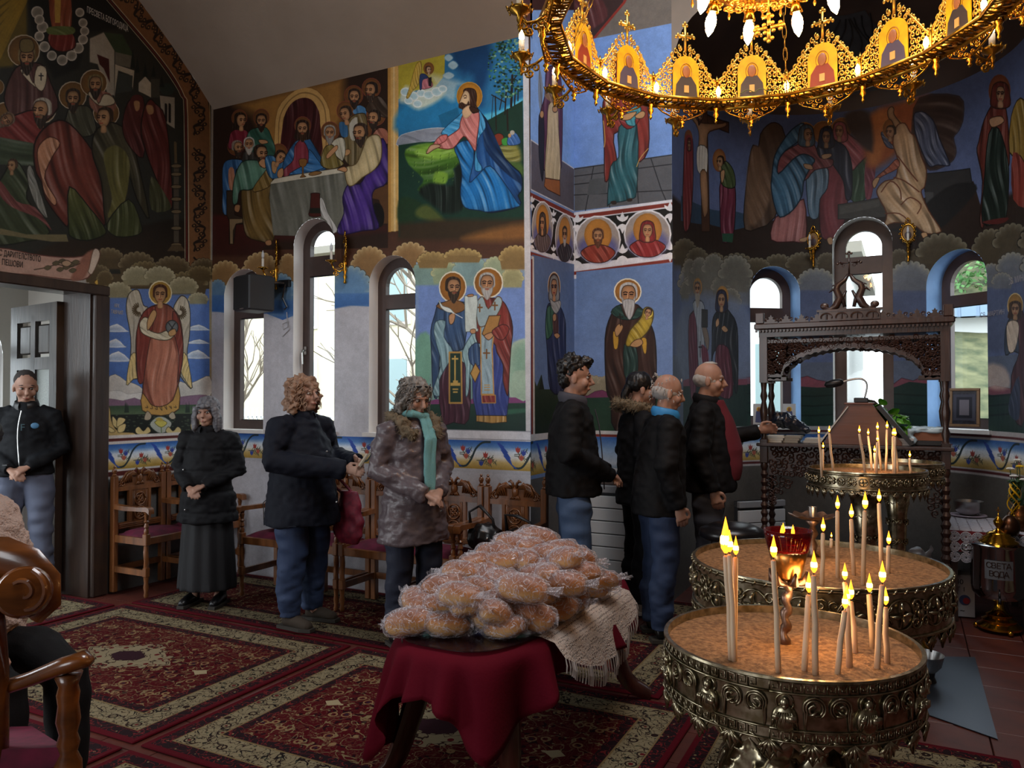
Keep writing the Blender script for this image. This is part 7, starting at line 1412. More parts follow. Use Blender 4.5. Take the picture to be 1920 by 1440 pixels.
# ---------- loaves in plastic bags ----------
rg = random.Random(7)
def crust():
    m = bpy.data.materials.new('baked_crust'); m.use_nodes = True; nt = m.node_tree; N = nt.nodes.new; b = nt.nodes['Principled BSDF']; tc = N('ShaderNodeTexCoord'); sp = N('ShaderNodeSeparateXYZ'); nt.links.new(tc.outputs['Object'], sp.inputs[0]); nz = N('ShaderNodeTexNoise'); nz.inputs['Scale'].default_value = 14; nt.links.new(tc.outputs['Object'], nz.inputs[0])
    h = NX(nt, sp.outputs[2])*16.0+NX(nt, nz.outputs[0])*.7; cr = N('ShaderNodeValToRGB'); e = cr.color_ramp.elements; e[0].position = .12; e[0].color = lin('d8a860'); e[1].position = .95; e[1].color = lin('8c4c1c'); k = e.new(.5); k.color = lin('b8742c'); nt.links.new(h.v, cr.inputs[0]); nt.links.new(cr.outputs[0], b.inputs[0]); b.inputs['Roughness'].default_value = .5; return m
m_crust = crust()
m_bag = bpy.data.materials.new('thin_plastic_bag'); m_bag.use_nodes = True; nt = m_bag.node_tree; nt.nodes.clear(); N = nt.nodes.new; out = N('ShaderNodeOutputMaterial'); mx = N('ShaderNodeMixShader'); tr = N('ShaderNodeBsdfTransparent'); gl = N('ShaderNodeBsdfPrincipled'); gl.inputs['Base Color'].default_value = lin('d8d4dc'); gl.inputs['Roughness'].default_value = .22; gl.inputs['Specular IOR Level'].default_value = .9
tc = N('ShaderNodeTexCoord'); nz = N('ShaderNodeTexNoise'); nz.inputs['Scale'].default_value = 17; nz.inputs['Detail'].default_value = 2; nz.inputs['Distortion'].default_value = 2.5; nt.links.new(tc.outputs['Object'], nz.inputs[0]); bp = N('ShaderNodeBump'); bp.inputs['Strength'].default_value = 1; bp.inputs['Distance'].default_value = .012; nt.links.new(nz.outputs[0], bp.inputs['Height']); nt.links.new(bp.outputs[0], gl.inputs['Normal'])
lw = N('ShaderNodeLayerWeight'); lw.inputs[0].default_value = .35; nt.links.new(bp.outputs[0], lw.inputs['Normal']); a = NX(nt, lw.outputs['Facing'])*.42+.05+(NX(nt, nz.outputs[0])-.5).abs().lt(.022)*.5; nt.links.new(a.v, mx.inputs[0]); nt.links.new(tr.outputs[0], mx.inputs[1]); nt.links.new(gl.outputs[0], mx.inputs[2]); nt.links.new(mx.outputs[0], out.inputs[0])  # whitish noise lines mixed into the film as painted crease highlights
def loaf_mesh(seed):
    q = np.random.RandomState(seed).uniform(-1, 1, 8); mb = MB()
    def f(u, v, k=1.0, cr=0):
        ph = -PI/2+PI*v; th = 2*PI*u; c = max(math.cos(ph), 0)**.8; x = .093*k*c*math.cos(th)*(1+.05*q[0]); y = .059*k*c*math.sin(th)*(1+.08*q[1]); z = .047*k*math.sin(ph)*(1+.1*q[2]); x += .006*q[3]*math.sin(th*2+ph); z += .005*math.sin(th*3+q[4]*3)*c+.004*q[5]*math.sin(ph*4)
        if cr: w = cr*(math.sin(th*7+q[6]*5+ph*3)+math.sin(ph*9+th*4)*.7+math.sin(th*15+ph*8)*.4); x += w*c*math.cos(th); y += w*c*math.sin(th); z += w*.7*math.sin(ph); z = max(z, -.052)
        return (x, y, z)
    mb.grid(lambda u, v: f(u, v), 22, 12); lo = mb.mesh('loaf'); mb = MB(); mb.grid(lambda u, v: f(u, v, 1.13, .0034), 44, 22); s = 1 if q[7] > 0 else -1
    for n_, side in ((9, s), (5, -s)):    # gathered tail of the bag, and its folded end
        L = .07 if n_ == 9 else .025
        mb.grid(lambda u, v: (side*(.078+L*u), (.034-.020*u+.035*u*u)*(2*v-1), .012*math.sin(v*17+q[2]*4)*(.3+u)+.02*u*q[3]+.01-.012*abs(2*v-1)), 5, 14)
    return lo, mb.mesh('plastic_bag')
lms = [loaf_mesh(i) for i in range(6)]
for a, b in lms:
    a.materials.append(m_crust); b.materials.append(m_bag)
    for me in (a, b): me.polygons.foreach_set('use_smooth', [True]*len(me.polygons))
LV = [(260, 600, 10), (490, 612, -5), (690, 560, 60), (830, 625, 25), (1000, 570, 0), (1150, 510, 140, .675), (1225, 455, 60, .675), (310, 480, 70), (440, 510, 0), (610, 490, 90, .74), (850, 470, 15), (1035, 445, -20), (1180, 370, 15, .79), (1290, 310, -25, .80), (1335, 385, 10, .68), (1395, 355, 150, .70), (470, 400, -20), (560, 440, 40, .78), (670, 400, 35), (835, 355, -5), (1020, 330, 40), (1055, 290, 80), (1130, 250, 45), (1190, 225, 70, .86), (1250, 212, -10, .82), (580, 305, 30), (670, 255, -35), (820, 245, 15), (945, 240, 60), (1040, 205, 55), (895, 150, 20), (770, 190, 30), (1035, 110, 10), (930, 118, -10), (1165, 190, -30, .85), (780, 540, 110, .72), (940, 400, 20, .80), (990, 160, -50), (1100, 330, 100, .80), (720, 330, 60)]
PLACES = 'near-left corner of the pile,bottom front left of the middle,bottom front centre standing on end,lowest at the front centre,bottom front right,right end of the front with a long bag tail,right side low beside the lace,left side second row,above the two front-left loaves,left of centre in the second row,centre of the second row,right of centre in the second row,right side third row,large one on the right shoulder of the pile,far right beneath the large one,rightmost with its bag tail hanging out,left side third row with knotted bag,under the knotted bag on the left,left of centre in the third row,dead centre of the pile,right of centre behind the middle,small end showing right of the middle,upper right beside the top,upper right behind its neighbour,far upper right corner,upper left shoulder with bag ear,upper left with a tall bag ear,upper centre facing front,upper centre half hidden,just below the topmost to its right,second highest left of the top,high on the left of the top,topmost of the whole pile,just left of the topmost at the back,behind the upper right shoulder,wedged behind the front centre loaf,half buried in the middle,under the topmost loaf,half hidden on the right slope,tucked in the left slope'.split(',')
for i, L in enumerate(LV):
    px, py = 680+L[0]/3.13, 980+L[1]/3.13; d = ray(px, py)
    if len(L) > 3: p = Vector(at_z(px, py, L[3]+.02))
    else: qq = (py-745)/FPX; t = (1.57-.70+.42*3.0)/(qq+.42); p = Vector(at_t(px, py, t))
    p += Vector((VX, VY, 0))*.035
    r = empty('bread_loaf', p, math.radians(L[2])+YAW); r.rotation_euler = (rg.uniform(-.3, .3), rg.uniform(-.25, .25), math.radians(-L[2])+YAW); r.scale = (rg.uniform(.95, 1.08),)*3
    tag(r, 'golden loaf in a clear bag, '+PLACES[i], 'bread', 'bagged loaves piled on the oval table'); a, b = lms[i % 6]
    for me, nm in ((a, 'loaf'), (b, 'plastic_bag')): o = bpy.data.objects.new(nm, me); C.objects.link(o); o.parent = r
# ---------- carved desk with canopy ----------
DX0, DX1, DY0, DY1 = -.955, .235, 6.02, 6.40; m_dw = wood('old_brown_wood', '3a241c', '2a1a14', .4); DC = ((DX0+DX1)/2, DY0); r = empty('canopied_desk', (DC[0], DC[1], 0)); tag(r, 'tall carved reading desk with arched canopy and cross in front of the apse windows', 'desk'); DW = (DX1-DX0)/2
zt = 2.09
for sx in (-1, 1):
    for yy in (.0, .36):
        mb = MB().box(sx*DW-.028, sx*DW+.028, yy-.028, yy+.028, 0, .25, bev=.004).box(sx*DW-.028, sx*DW+.028, yy-.028, yy+.028, 1.08, 1.26, bev=.004).box(sx*DW-.028, sx*DW+.028, yy-.028, yy+.028, 1.68, zt); p = [(.024, .25)]
        for k in range(14): p += [(.017, .27+.058*k), (.028, .30+.058*k)]
        p.append((.024, 1.08)); mb.lathe(p, (sx*DW, yy, 0), 12); mb.lathe([(.024, 1.26), (.018, 1.28), (.029, 1.32), (.016, 1.36), (.026, 1.42), (.030, 1.47), (.016, 1.54), (.027, 1.58), (.018, 1.62), (.024, 1.68)], (sx*DW, yy, 0), 12); mb.build('turned_post', m_dw, r, 40)
MB().box(-DW-.05, DW+.05, -.05, .41, 1.205, 1.23, bev=.005).build('desk_top', m_dw, r); MB().box(-DW, DW, 0, .36, .16, .18).build('lower_shelf', m_dw, r)
def carving(mb, x0, x1, z0, z1, y, st, seed, inside=lambda x, z: True, k=.006):
    rr = random.Random(seed); x = x0
    while x < x1:
        z = z0
        while z < z1:
            xx, zz = x+rr.uniform(-.3, .3)*st, z+rr.uniform(-.3, .3)*st
            if inside(xx, zz): mb.tube([(xx+q, y-.004, zz+w) for q, w in spiral2(0, 0, st*.62, st*.12, rr.uniform(0, 6), 1.2, 9, rr.choice((-1, 1)))], k, 4)
            z += st
        x += st
bpnl = MB().box(-DW+.03, DW-.03, .0, .015, .99, 1.20).build('apron_panel', m_dw, r); mb = MB(); carving(mb, -DW+.06, DW-.05, 1.01, 1.19, 0, .045, 2); mb.build('apron_carving', m_dw, bpnl)['kind'] = 'stuff'
for sx in (-1, 1): mb = MB(); carving(mb, min(sx*.56, sx*.40), max(sx*.56, sx*.40), .78, .98, .01, .045, 5, lambda x, z: (abs(x)-.38)/.16 > (1-(z-.78)/.2)*.9-.1 or z > .95); mb.build('corner_bracket', m_dw, r)['kind'] = 'stuff'
# canopy: cornice, dentils, pierced arch, cresting
MB().box(-DW-.03, DW+.03, -.03, .39, zt-.07, zt-.01).box(-DW-.06, DW+.06, -.06, .42, zt-.015, zt+.03, bev=.008).build('cornice', m_dw, r); mb = MB()
for k in range(52): x = -DW-.05+k*(2*DW+.1)/52; mb.box(x, x+.014, -.062, -.045, zt-.035, zt-.018)
mb.build('dentil_row', m_dw, r)['kind'] = 'stuff'
arch_z = lambda x: 1.715+.20*math.sqrt(max(0, 1-(x/(DW-.13))**2)) if abs(x) < DW-.13 else 1.70
for yy, nm in ((0.0, 'front_arch'), (.36, 'back_arch')):
    mb = MB(); sc_ = [(x, arch_z(x)+.012*abs(math.sin(x*60))) for x in np.linspace(-DW+.03, DW-.03, 100)]
    for (xa, za), (xb, zb_) in zip(sc_[:-1], sc_[1:]): mb.quadstrip([[(xa, yy-.01, za), (xa, yy+.012, za), (xa, yy+.012, za+.035), (xa, yy-.01, za+.035)], [(xb, yy-.01, zb_), (xb, yy+.012, zb_), (xb, yy+.012, zb_+.035), (xb, yy-.01, zb_+.035)]], cap0=False, cap1=False)
    mb.box(-DW+.02, -DW+.16, yy-.01, yy+.012, 1.695, 1.72).box(DW-.16, DW-.02, yy-.01, yy+.012, 1.695, 1.72); mb.box(-DW+.02, DW-.02, yy-.01, yy+.012, zt-.115, zt-.09); ap = mb.build(nm, m_dw, r); mb = MB(); carving(mb, -DW+.04, DW-.03, 1.69, zt-.1, yy, .036, 9, lambda x, z: z > arch_z(x)+.03, .0085); mb.build('pierced_carving', m_dw, ap)['kind'] = 'stuff'
for sx in (-1, 1): mb = MB(); carving(mb, .03, .34, 1.72, zt-.1, 0, .036, 4, lambda x, z: True, .0085); mb.v = [(sx*DW+p[1], p[0], p[2]) for p in mb.v]; mb.build('side_carving', m_dw, r)['kind'] = 'stuff'
fm = MB(); fm.prism([(-.05, 0), (.05, 0), (.046, .012), (.028, .012), (.03, .026), (.016, .026), (.012, .034), (.018, .046), (.008, .046), (0, .062), (-.008, .046), (-.018, .046), (-.012, .034), (-.016, .026), (-.03, .026), (-.028, .012), (-.046, .012)], 'xz', -.008, .008)
for s in (-1, 1): fm.tube([(s*.036+q, -.0, .026+w) for q, w in spiral2(0, 0, .013, .004, 0, 1.1, 8, s)], .005, 5)
fme = seg(fm, 'fleur_cresting', m_dw, False)
for k in range(11):
    o = bpy.data.objects.new('fleur_cresting', fme); C.objects.link(o); o.parent = r; o.location = (-DW+.06+k*(2*DW-.12)/10, -.04, zt+.03)
for sx in (-1, 1): MB().box(sx*(DW+.02)-.03, sx*(DW+.02)+.03, -.06, -.01, zt+.03, zt+.11, bev=.004).build('corner_block', m_dw, r)
MB().box(-.20, .20, -.06, .02, zt+.03, zt+.095).box(-.215, .215, -.065, .025, zt+.095, zt+.11).build('crest_base', m_dw, r)
for k in range(4): mb = MB(); mb.tube([(-.15+.1*k+.036*math.cos(a), -.064, zt+.055+.028*math.sin(a)) for a in np.linspace(-.3, PI+.3, 10)], .006, 5); mb.tube([(-.15+.1*k, -.064, zt+.04), (-.15+.1*k, -.064, zt+.075)], .008, 5); mb.build('crest_rosette', m_dw, r)
zc = zt+.11; mb = MB()
for s in (-1, 1):
    mb.tube([(s*x, -.02, zc+z) for x, z in [(.165, .02), (.13, .0), (.09, .03), (.06, .10), (.085, .17), (.075, .21), (.03, .25), (.005, .30)]], [.02, .022, .028, .03, .024, .022, .017, .010], 8); mb.sphere((s*.165, -.02, zc+.035), .03, .014, .03, 12, 7)
    mb.tube([(s*.07, -.02, zc+.17), (s*.11, -.02, zc+.175), (s*.135, -.02, zc+.15)], [.018, .010, .003], 6); mb.tube([(s*.07, -.02, zc+.19), (s*.10, -.02, zc+.215), (s*.115, -.02, zc+.205)], [.014, .008, .003], 6); mb.tube([(s*.03, -.02, zc+.02), (s*.045, -.02, zc+.10), (s*.02, -.02, zc+.16)], [.012, .014, .008], 6)
mb.v = [(a, b, zc+(c-zc)*.84) for a, b, c in mb.v]; mb.build('serpent_scrolls', m_dw, r, True); mb = MB().box(-.006, .006, -.026, -.014, zc+.29, zc+.47).box(-.055, .055, -.026, -.014, zc+.39, zc+.402)
for x, z in ((0, .478), (-.062, .396), (.062, .396)):
    for q, w in ((0, .01), (.014, -.002), (-.014, -.002)): mb.sphere((x+q, -.02, zc+z+w), .011, .006, .011, 8, 5)
for s in (-1, 1): mb.tube([(s*.035+q, -.02, zc+.375+w) for q, w in spiral2(0, 0, .018, .004, 0, 1.1, 9, s)], .004, 5)
mb.v = [(a, b, zc+(c-zc)*.84) for a, b, c in mb.v]; mb.build('top_cross', m_dw, r, True)
# things on the desk
zd = 1.232; DT = lambda px, py=None, y=6.15, z=zd: at_y(px, 745-(z-CAMZ)*0, y)[0]
m_lect = wood('reddish_lectern_wood', '6e3c24', '5a2f1c', .4, 'x', 10); x0 = DT(1618); r = empty('tabletop_lectern', (x0, 6.15, zd)); tag(r, 'sloping wooden book lectern on the carved desk', 'lectern')
MB().prism([(-.25, 0), (.25, 0), (.25, .02), (.065, .285), (-.105, .285), (-.25, .02)], 'xz', -.10, .10).build('body', m_lect, r); MB().box(-.12, .075, -.11, .11, .285, .30, bev=.003).build('top_board', m_lect, r); MB().prism([(.09, .27), (.30, -.0), (.325, .015), (.115, .285)], 'xz', -.13, .13).build('book_rest', m_black, r)
tag(MB().prism([(-.275, .01), (-.09, .27), (-.095, .275), (-.285, .015)], 'xz', -.12, .10).build('open_book', M('page_paper', 'c9c6c0', .8), None, loc=(x0, 6.15, zd)), 'open book leaning on the left slope of the lectern', 'book')
r = empty('gooseneck_lamp', (x0-.01, 6.16, zd+.30)); tag(r, 'gooseneck lamp with dark shade clipped on the lectern top', 'lamp'); MB().box(-.05, .045, -.03, .03, .0, .035, bev=.005).build('base', m_black, r); MB().tube(smooth_open(np.array([(.02, 0, .03), (.035, 0, .10), (.03, 0, .15), (-.01, 0, .175), (-.08, 0, .165), (-.13, 0, .15)]), 4), .007, 8).build('neck', m_steel, r, True); MB().lathe([(.012, 0), (.026, .02), (.03, .07), (.024, .12), (.001, .135)], n=14, M=Matrix.Translation((-.12, 0, .152)) @ Matrix.Rotation(math.radians(-100), 4, 'Y')).build('shade', m_black, r, True)
tag(MB().box(-.085, .085, -.01, .01, 0, .29, bev=.006).prism([(-.085, .28), (.085, .28), (.05, .315), (0, .325), (-.05, .315)], 'xz', -.01, .01).build('carved_headboard', m_dw, None, loc=(DT(1626, y=6.33), 6.35, zd)), 'arched dark wooden board standing behind the lamp', 'board')
rg = random.Random(4); r = empty('leafy_plant', (x0+.20, 6.30, zd)); tag(r, 'bright green leafy pot plant behind the lectern', 'plant'); MB().lathe([(.001, 0), (.04, 0), (.055, .09), (.05, .09), (.001, .08)], n=16).build('pot', M('clay_pot', '6a4030', .7), r, 40); m_leafg = M('bright_leaf', '5aa02c', .45, subsurf=.1)
lf = MB(); lf.grid(lambda u, v: (.04*(2*v-1)*math.sin(PI*min(1, u*1.02))**.6, .065*u, .012*math.sin(PI*u)-.010*abs(2*v-1)), 6, 4); lfm = seg(lf, 'leaf', m_leafg)
for k in range(44):
    o = bpy.data.objects.new('leaf', lfm); C.objects.link(o); o.parent = r; t = k/44; o.location = (-.13+.30*t+rg.uniform(-.045, .045), rg.uniform(-.06, .05), .27-.23*t+rg.uniform(-.03, .05)); o.rotation_euler = (rg.uniform(-.9, .7), rg.uniform(-.8, .8), rg.uniform(0, 6.3)); o.scale = (rg.uniform(.7, 1.1),)*3
MB().tube([(0, 0, .08), (-.05, 0, .18), (-.12, 0, .27)], .004, 5).tube([(0, 0, .08), (.08, 0, .12), (.15, 0, .07)], .004, 5).build('stems', m_leafg, r)
for i, (px, n, y_, c) in enumerate(((1452, 3, 6.08, 'b9b4a8'), (1482, 3, 6.10, '8a8478'), (1527, 2, 6.14, 'a8a49c'), (1690, 3, 6.10, 'b4b2b0'))):
    for k in range(n): tag(MB().box(-.065, .065, -.09, .09, 0, .016).build('book', M('book_pages_%d%d' % (i, k), c, .8), None, loc=(DT(px, y=y_)+.01*((k*7) % 3-1), y_+.05, zd+.017*k)), '%s book of the pile %s' % (('bottom', 'second', 'top')[k], ('at the left post of the desk', 'beside the leftmost pile', 'left of the lectern', 'right of the lectern')[i]), 'book', 'books on the carved desk')
mb = MB(); mb.tube([(-.12, 0, .06), (-.06, 0, .11), (0, 0, .10), (.10, 0, .05), (.17, 0, .02)], [.03, .07, .065, .04, .01], 12); me = remesh(mb, .008, 1, disp=lambda c, n: vnoise(c, 28)*.03+vnoise(c, 60)*.012, name='shoulder_bag'); tag(link('shoulder_bag', me, M('shiny_navy_bag', '1a202c', .25), None, loc=(DT(1475, y=6.2), 6.22, zd+.06)), 'dark shiny crumpled bag on the books at the left post', 'bag')
r = empty('cardboard_box', (DT(1742, y=6.2), 6.2, zd)); tag(r, 'small cardboard box wrapped in a plastic bag at the right post', 'box'); MB().box(-.10, .09, -.07, .07, .035, .105).build('carton', M('brown_carton', '7a4c34', .8), r); MB().box(-.09, .09, -.07, .07, 0, .035, bev=.004).build('black_tray', m_black, r); me = remesh(MB().box(-.11, .10, -.08, .08, .09, .125).tube([(-.11, -.08, .11), (-.12, -.085, .06), (-.09, -.085, .02)], [.03, .02, .025], 8), .008, 1, disp=lambda c, n: vnoise(c, 40)*.02, name='plastic_wrap'); link('plastic_wrap', me, M('pale_plastic', 'a8bcc4', .3), r)
# icon cards on the window ledges and the framed picture
def framed(name, px0, px1, py0, py1, y, label, fc, ic, cat, t=.012, fw=.1, tilt=0):
    a = Vector(at_y(px0, py1, y)); b = Vector(at_y(px1, py1, y)); h = at_y(px0, py0, y)[2]-a.z; w_ = b.x-a.x; r = empty(name, ((a.x+b.x)/2, y, a.z)); r.rotation_euler = (-.05, 0, tilt); tag(r, label, cat); f = fw*w_
    MB().box(-w_/2, w_/2, 0, t, 0, h).build('backing', fc, r); 
    if fw > .02:
        for q in ((-w_/2, w_/2, 0, f), (-w_/2, w_/2, h-f, h)): MB().box(q[0], q[1], -.012, 0, q[2], q[3], bev=.003).build('frame_rail', fc, r)
        for q in ((-w_/2, -w_/2+f), (w_/2-f, w_/2)): MB().box(q[0], q[1], -.012, 0, f, h-f, bev=.003).build('frame_rail', fc, r)
    MB().box(-w_/2+f, w_/2-f, -.004, 0, f, h-f).build('picture', ic, r); return r, w_, h
r, w_, h = framed('framed_icon', 1779, 1838, 728, 800, 6.97, 'framed dark icon leaning on the right apse window ledge', wood('light_frame_wood', '9a7a58', '86684a'), M('dark_icon_print', '24242c', .3, noise=(40, 1), col2='3a3a48'), 'picture', tilt=-.35)
for k in range(3): q = .16+.07*k; MB().box(-w_*(.36-.1*k), w_*(.36-.1*k), -.007-.001*k, -.004, h*q, h*(1-q)).build('icon_cover', M('icon_cover_%d' % k, ('4a4c5c', '2c2e3a', '7c7884')[k], .35, .3), r)
mcard = M('icon_card', 'c4c4c4', .6); mfig = M('card_figure', '4a5078', .6)
for px0, px1, lb_ in ((1412, 1434, 'small icon card of a saint on the left apse window ledge'), (1468, 1492, 'small icon card of two saints on the left apse window ledge')):
    r, w_, h = framed('icon_card', px0, px1, 757, 796, 7.0 if px0 < 1450 else 7.2, lb_, mcard, mcard, 'icon', .004, .015); MB().prism([(-.3*w_, 0), (.3*w_, 0), (.24*w_, .5*h), (.1*w_, .6*h), (-.1*w_, .6*h), (-.24*w_, .5*h)], 'xz', -.006, -.003, Matrix.Translation((0, 0, .02))).build('painted_robe', mfig, r); MB().lathe([(.001, 0), (.2*w_, 0), (.2*w_, .002), (.001, .002)], n=16, M=Matrix.Translation((0, -.005, .74*h)) @ Matrix.Rotation(PI/2, 4, 'X')).build('painted_halo', m_icon, r); MB().sphere((0, -.007, .73*h), .11*w_, .003, .1*h, 8, 6).build('painted_face', m_fl, r)
# ---------- right side: lace table, urn, flowers, boxes ----------
X, Y = .50, 6.61; r = empty('small_side_table', (X, Y, 0)); tag(r, 'small table under the round-motif lace cloth at the right edge', 'table'); MB().box(-.235, .235, -.355, .355, .60, .63).build('top', m_dw, r)
for sx in (-1, 1):
    for sy in (-1, 1): MB().box(sx*.21-.02, sx*.21+.02, sy*.32-.02, sy*.32+.02, 0, .60).build('leg', m_dw, r)
tc_ = empty('lace_tablecloth', (X, Y, .632)); tag(tc_, 'white lace cloth of round doily motifs over a red cloth on the side table', 'tablecloth'); mb = MB(); mb.box(-.243, .24, -.365, .36, .0, .003); mb.box(-.247, -.242, -.365, .36, -.50, .003); mb.box(-.243, .10, -.369, -.364, -.14, .003); mb.build('red_undercloth', M('red_undercloth', '6a1018', .8), tc_)
dl = MB()
for R_ in (.008, .016, .024, .033): dl.tube([(R_*math.cos(a), R_*math.sin(a), .002) for a in np.linspace(0, 2*PI, 19)], .0028 if R_ < .03 else .0042, 4)
for k in range(12): a = k*PI/6; dl.tube([(.008*math.cos(a), .008*math.sin(a), .002), (.033*math.cos(a), .033*math.sin(a), .002)], .0028, 4)
dlm = seg(dl, 'doily_motif', M('white_crochet', 'aaa6ac', .9))
def doily(loc, rot): o = bpy.data.objects.new('doily_motif', dlm); C.objects.link(o); o.parent = tc_; o.location = loc; o.rotation_euler = rot
for i in range(7):
    for j in range(11): doily((-.21+.07*i, -.33+.066*j, .004), (0, 0, i))
    for j in range(3): doily((-.21+.07*i, -.372, -.035-.072*j), (PI/2, 0, 0))
for i in range(11):
    for j in range(4): doily((-.249, -.33+.066*i, -.035-.075*j), (PI/2, 0, -PI/2))
p = at_z(1815, 966, .65); r = empty('steel_bowl', (p[0], p[1], .652)); r.scale = (1.3,)*3; tag(r, 'steel bowl on a white plate on the lace table', 'bowl'); MB().lathe([(.001, .004), (.045, .004), (.07, .03), (.082, .085), (.080, .085), (.066, .03), (.001, .01)], n=32).build('bowl', m_steel, r, 40); MB().lathe([(.001, -.012), (.07, -.010), (.10, .0), (.098, .004), (.001, -.004)], n=32).build('plate', M('pink_white_plate', 'a898a4', .3), r, 40)
# flowers
p = at_y(1912, 960, 6.42); r = empty('flower_vase', (p[0], 6.42, .64)); tag(r, 'vase with yellow and white flowers and curled yellow ribbon at the right edge', 'vase'); MB().lathe([(.001, 0), (.055, 0), (.085, .06), (.075, .12), (.04, .16), (.045, .18), (.04, .18), (.001, .1)], n=24).build('vase', M('copper_jar', '5a3a20', .25, .8), r, True); mb = MB(); rg = random.Random(9)
FL = [(-.055, .0, .42, 'w'), (-.035, .0, .37, 'w'), (.0, -.02, .44, 'y'), (.05, 0, .45, 'w'), (-.01, .03, .48, 'w'), (.06, 0, .38, 'y'), (.02, -.02, .35, 'w')]
for x, y, z, c in FL:
    mb.tube([(x*.2, y*.2, .15), (x*.7, y, z*.7), (x, y, z)], .003, 5); q = MB()
    for k in range(14): a = k*2.4; e = .3+.6*k/14; q.tube([(x, y, z), (x+.016*math.cos(a)*e, y+.016*math.sin(a)*e, z+.012), (x+.034*math.cos(a)*e, y+.034*math.sin(a)*e, z+.018-.012*e)], [.003, .008, .003], 5)
    q.build('blossom', M('white_petal', 'd8d8d0', .6) if c == 'w' and not bpy.data.materials.get('white_petal') else bpy.data.materials['white_petal'] if c == 'w' else (bpy.data.materials.get('yellow_petal') or M('yellow_petal', 'd8b010', .5)), r, True)
for k in range(40): a = rg.uniform(0, 6.3); z = rg.uniform(.2, .36); x, y = .05*math.cos(a), .05*math.sin(a); mb.tube([(x*.4, y*.4, z-.04), (x, y, z), (x*1.5, y*1.5, z-.01)], [.002, .014, .002], 4)
mb.build('foliage', M('dark_leaves', '24401c', .6), r)['kind'] = 'stuff'; mb = MB()
for k in range(5): mb.tube([(-.05+.03*math.cos(t+k)+.006*k, -.06+.02*math.sin(t*1.3+k), .30-.035*t+.01*k) for t in np.linspace(0, 6, 26)], .006, 4, flat=.3)
mb.build('curled_ribbon', M('yellow_ribbon', 'c89a10', .3), r)
p = at_y(1893, 965, 6.2); tag(MB().lathe([(.001, 0), (.05, .0), (.062, .04), (.055, .09), (.02, .13), (.001, .135)], n=20).build('copper_pot', M('dark_copper', '4a3020', .3, .9), None, True, loc=(p[0], 6.2, .64)), 'dark copper pot on the lace table beside the flowers', 'pot')
# holy water urn
ub = at_z(1874, 1182, 0); r = empty('holy_water_urn', (ub[0], ub[1], 0)); tag(r, 'steel holy water urn with brass lid and foot, lettered on its side', 'urn'); m_bp = M('bright_brass', 'c79630', .15, 1); m_mirror = M('mirror_steel', '9a9a9c', .12, 1)
MB().lathe([(.13, .02), (.135, .035), (.10, .06), (.105, .075), (.075, .095), (.08, .11), (.05, .125), (.03, .15), (.025, .2), (.03, .22), (.001, .22)], n=40).build('brass_foot', m_bp, r, 40); MB().lathe([(.02, .215), (.13, .225), (.16, .26), (.165, .30), (.165, .56), (.172, .57), (.172, .585), (.10, .60), (.001, .60)], n=48).build('tank', m_mirror, r, 40)
MB().lathe([(.115, .59), (.12, .60), (.095, .615), (.10, .625), (.07, .64), (.075, .65), (.045, .665), (.02, .675), (.012, .69), (.028, .715), (.03, .735), (.012, .76), (.006, .77), (.001, .80)], n=36).build('brass_lid', m_bp, r, True); MB().box(-.003, .003, -.003, .003, .78, .83).box(-.012, .012, -.003, .003, .805, .811).build('lid_cross', m_bp, r)
for i in range(3): a = i*2.1+.9; MB().sphere((.135*math.cos(a), .135*math.sin(a), .018), .018, n=10, m=7).build('ball_foot', m_bp, r, True)
for s in (-1, 1): MB().tube([(s*.165, 0, .52), (s*.21, 0, .525), (s*.215, 0, .55), (s*.165, 0, .56)], .006, 6).build('side_handle', m_steel, r, True)
A0 = math.atan2(-ub[1], -ub[0]); mb = MB(); mb.grid(lambda u, v: (.167*math.cos(A0-.5+1.0*u), .167*math.sin(A0-.5+1.0*u), .37+.125*v), 12, 1); mb.build('label_plate', M('etched_plate', '6a6c70', .5, .6), r, fix=False)
m_le = M('copper_letters', '2c1c16', .8, spec=.1)
for row, z in (('СВЕТА', .445), ('ВОДА', .39)):
    for i, chh in enumerate(row): a = A0+(i-(len(row)-1)/2)*.17; text('lettering', chh, .052, (.1690*math.cos(a), .1690*math.sin(a), z), (PI/2, 0, a+PI/2), m_le, r, .0006)
a = A0+.02; MB().tube([(.16*math.cos(a), .16*math.sin(a), .25), (.20*math.cos(a), .20*math.sin(a), .25), (.205*math.cos(a), .205*math.sin(a), .22)], .009, 7).tube([(.195*math.cos(a), .195*math.sin(a), .25), (.195*math.cos(a), .195*math.sin(a), .30)], .005, 6).build('tap', m_black, r, True)
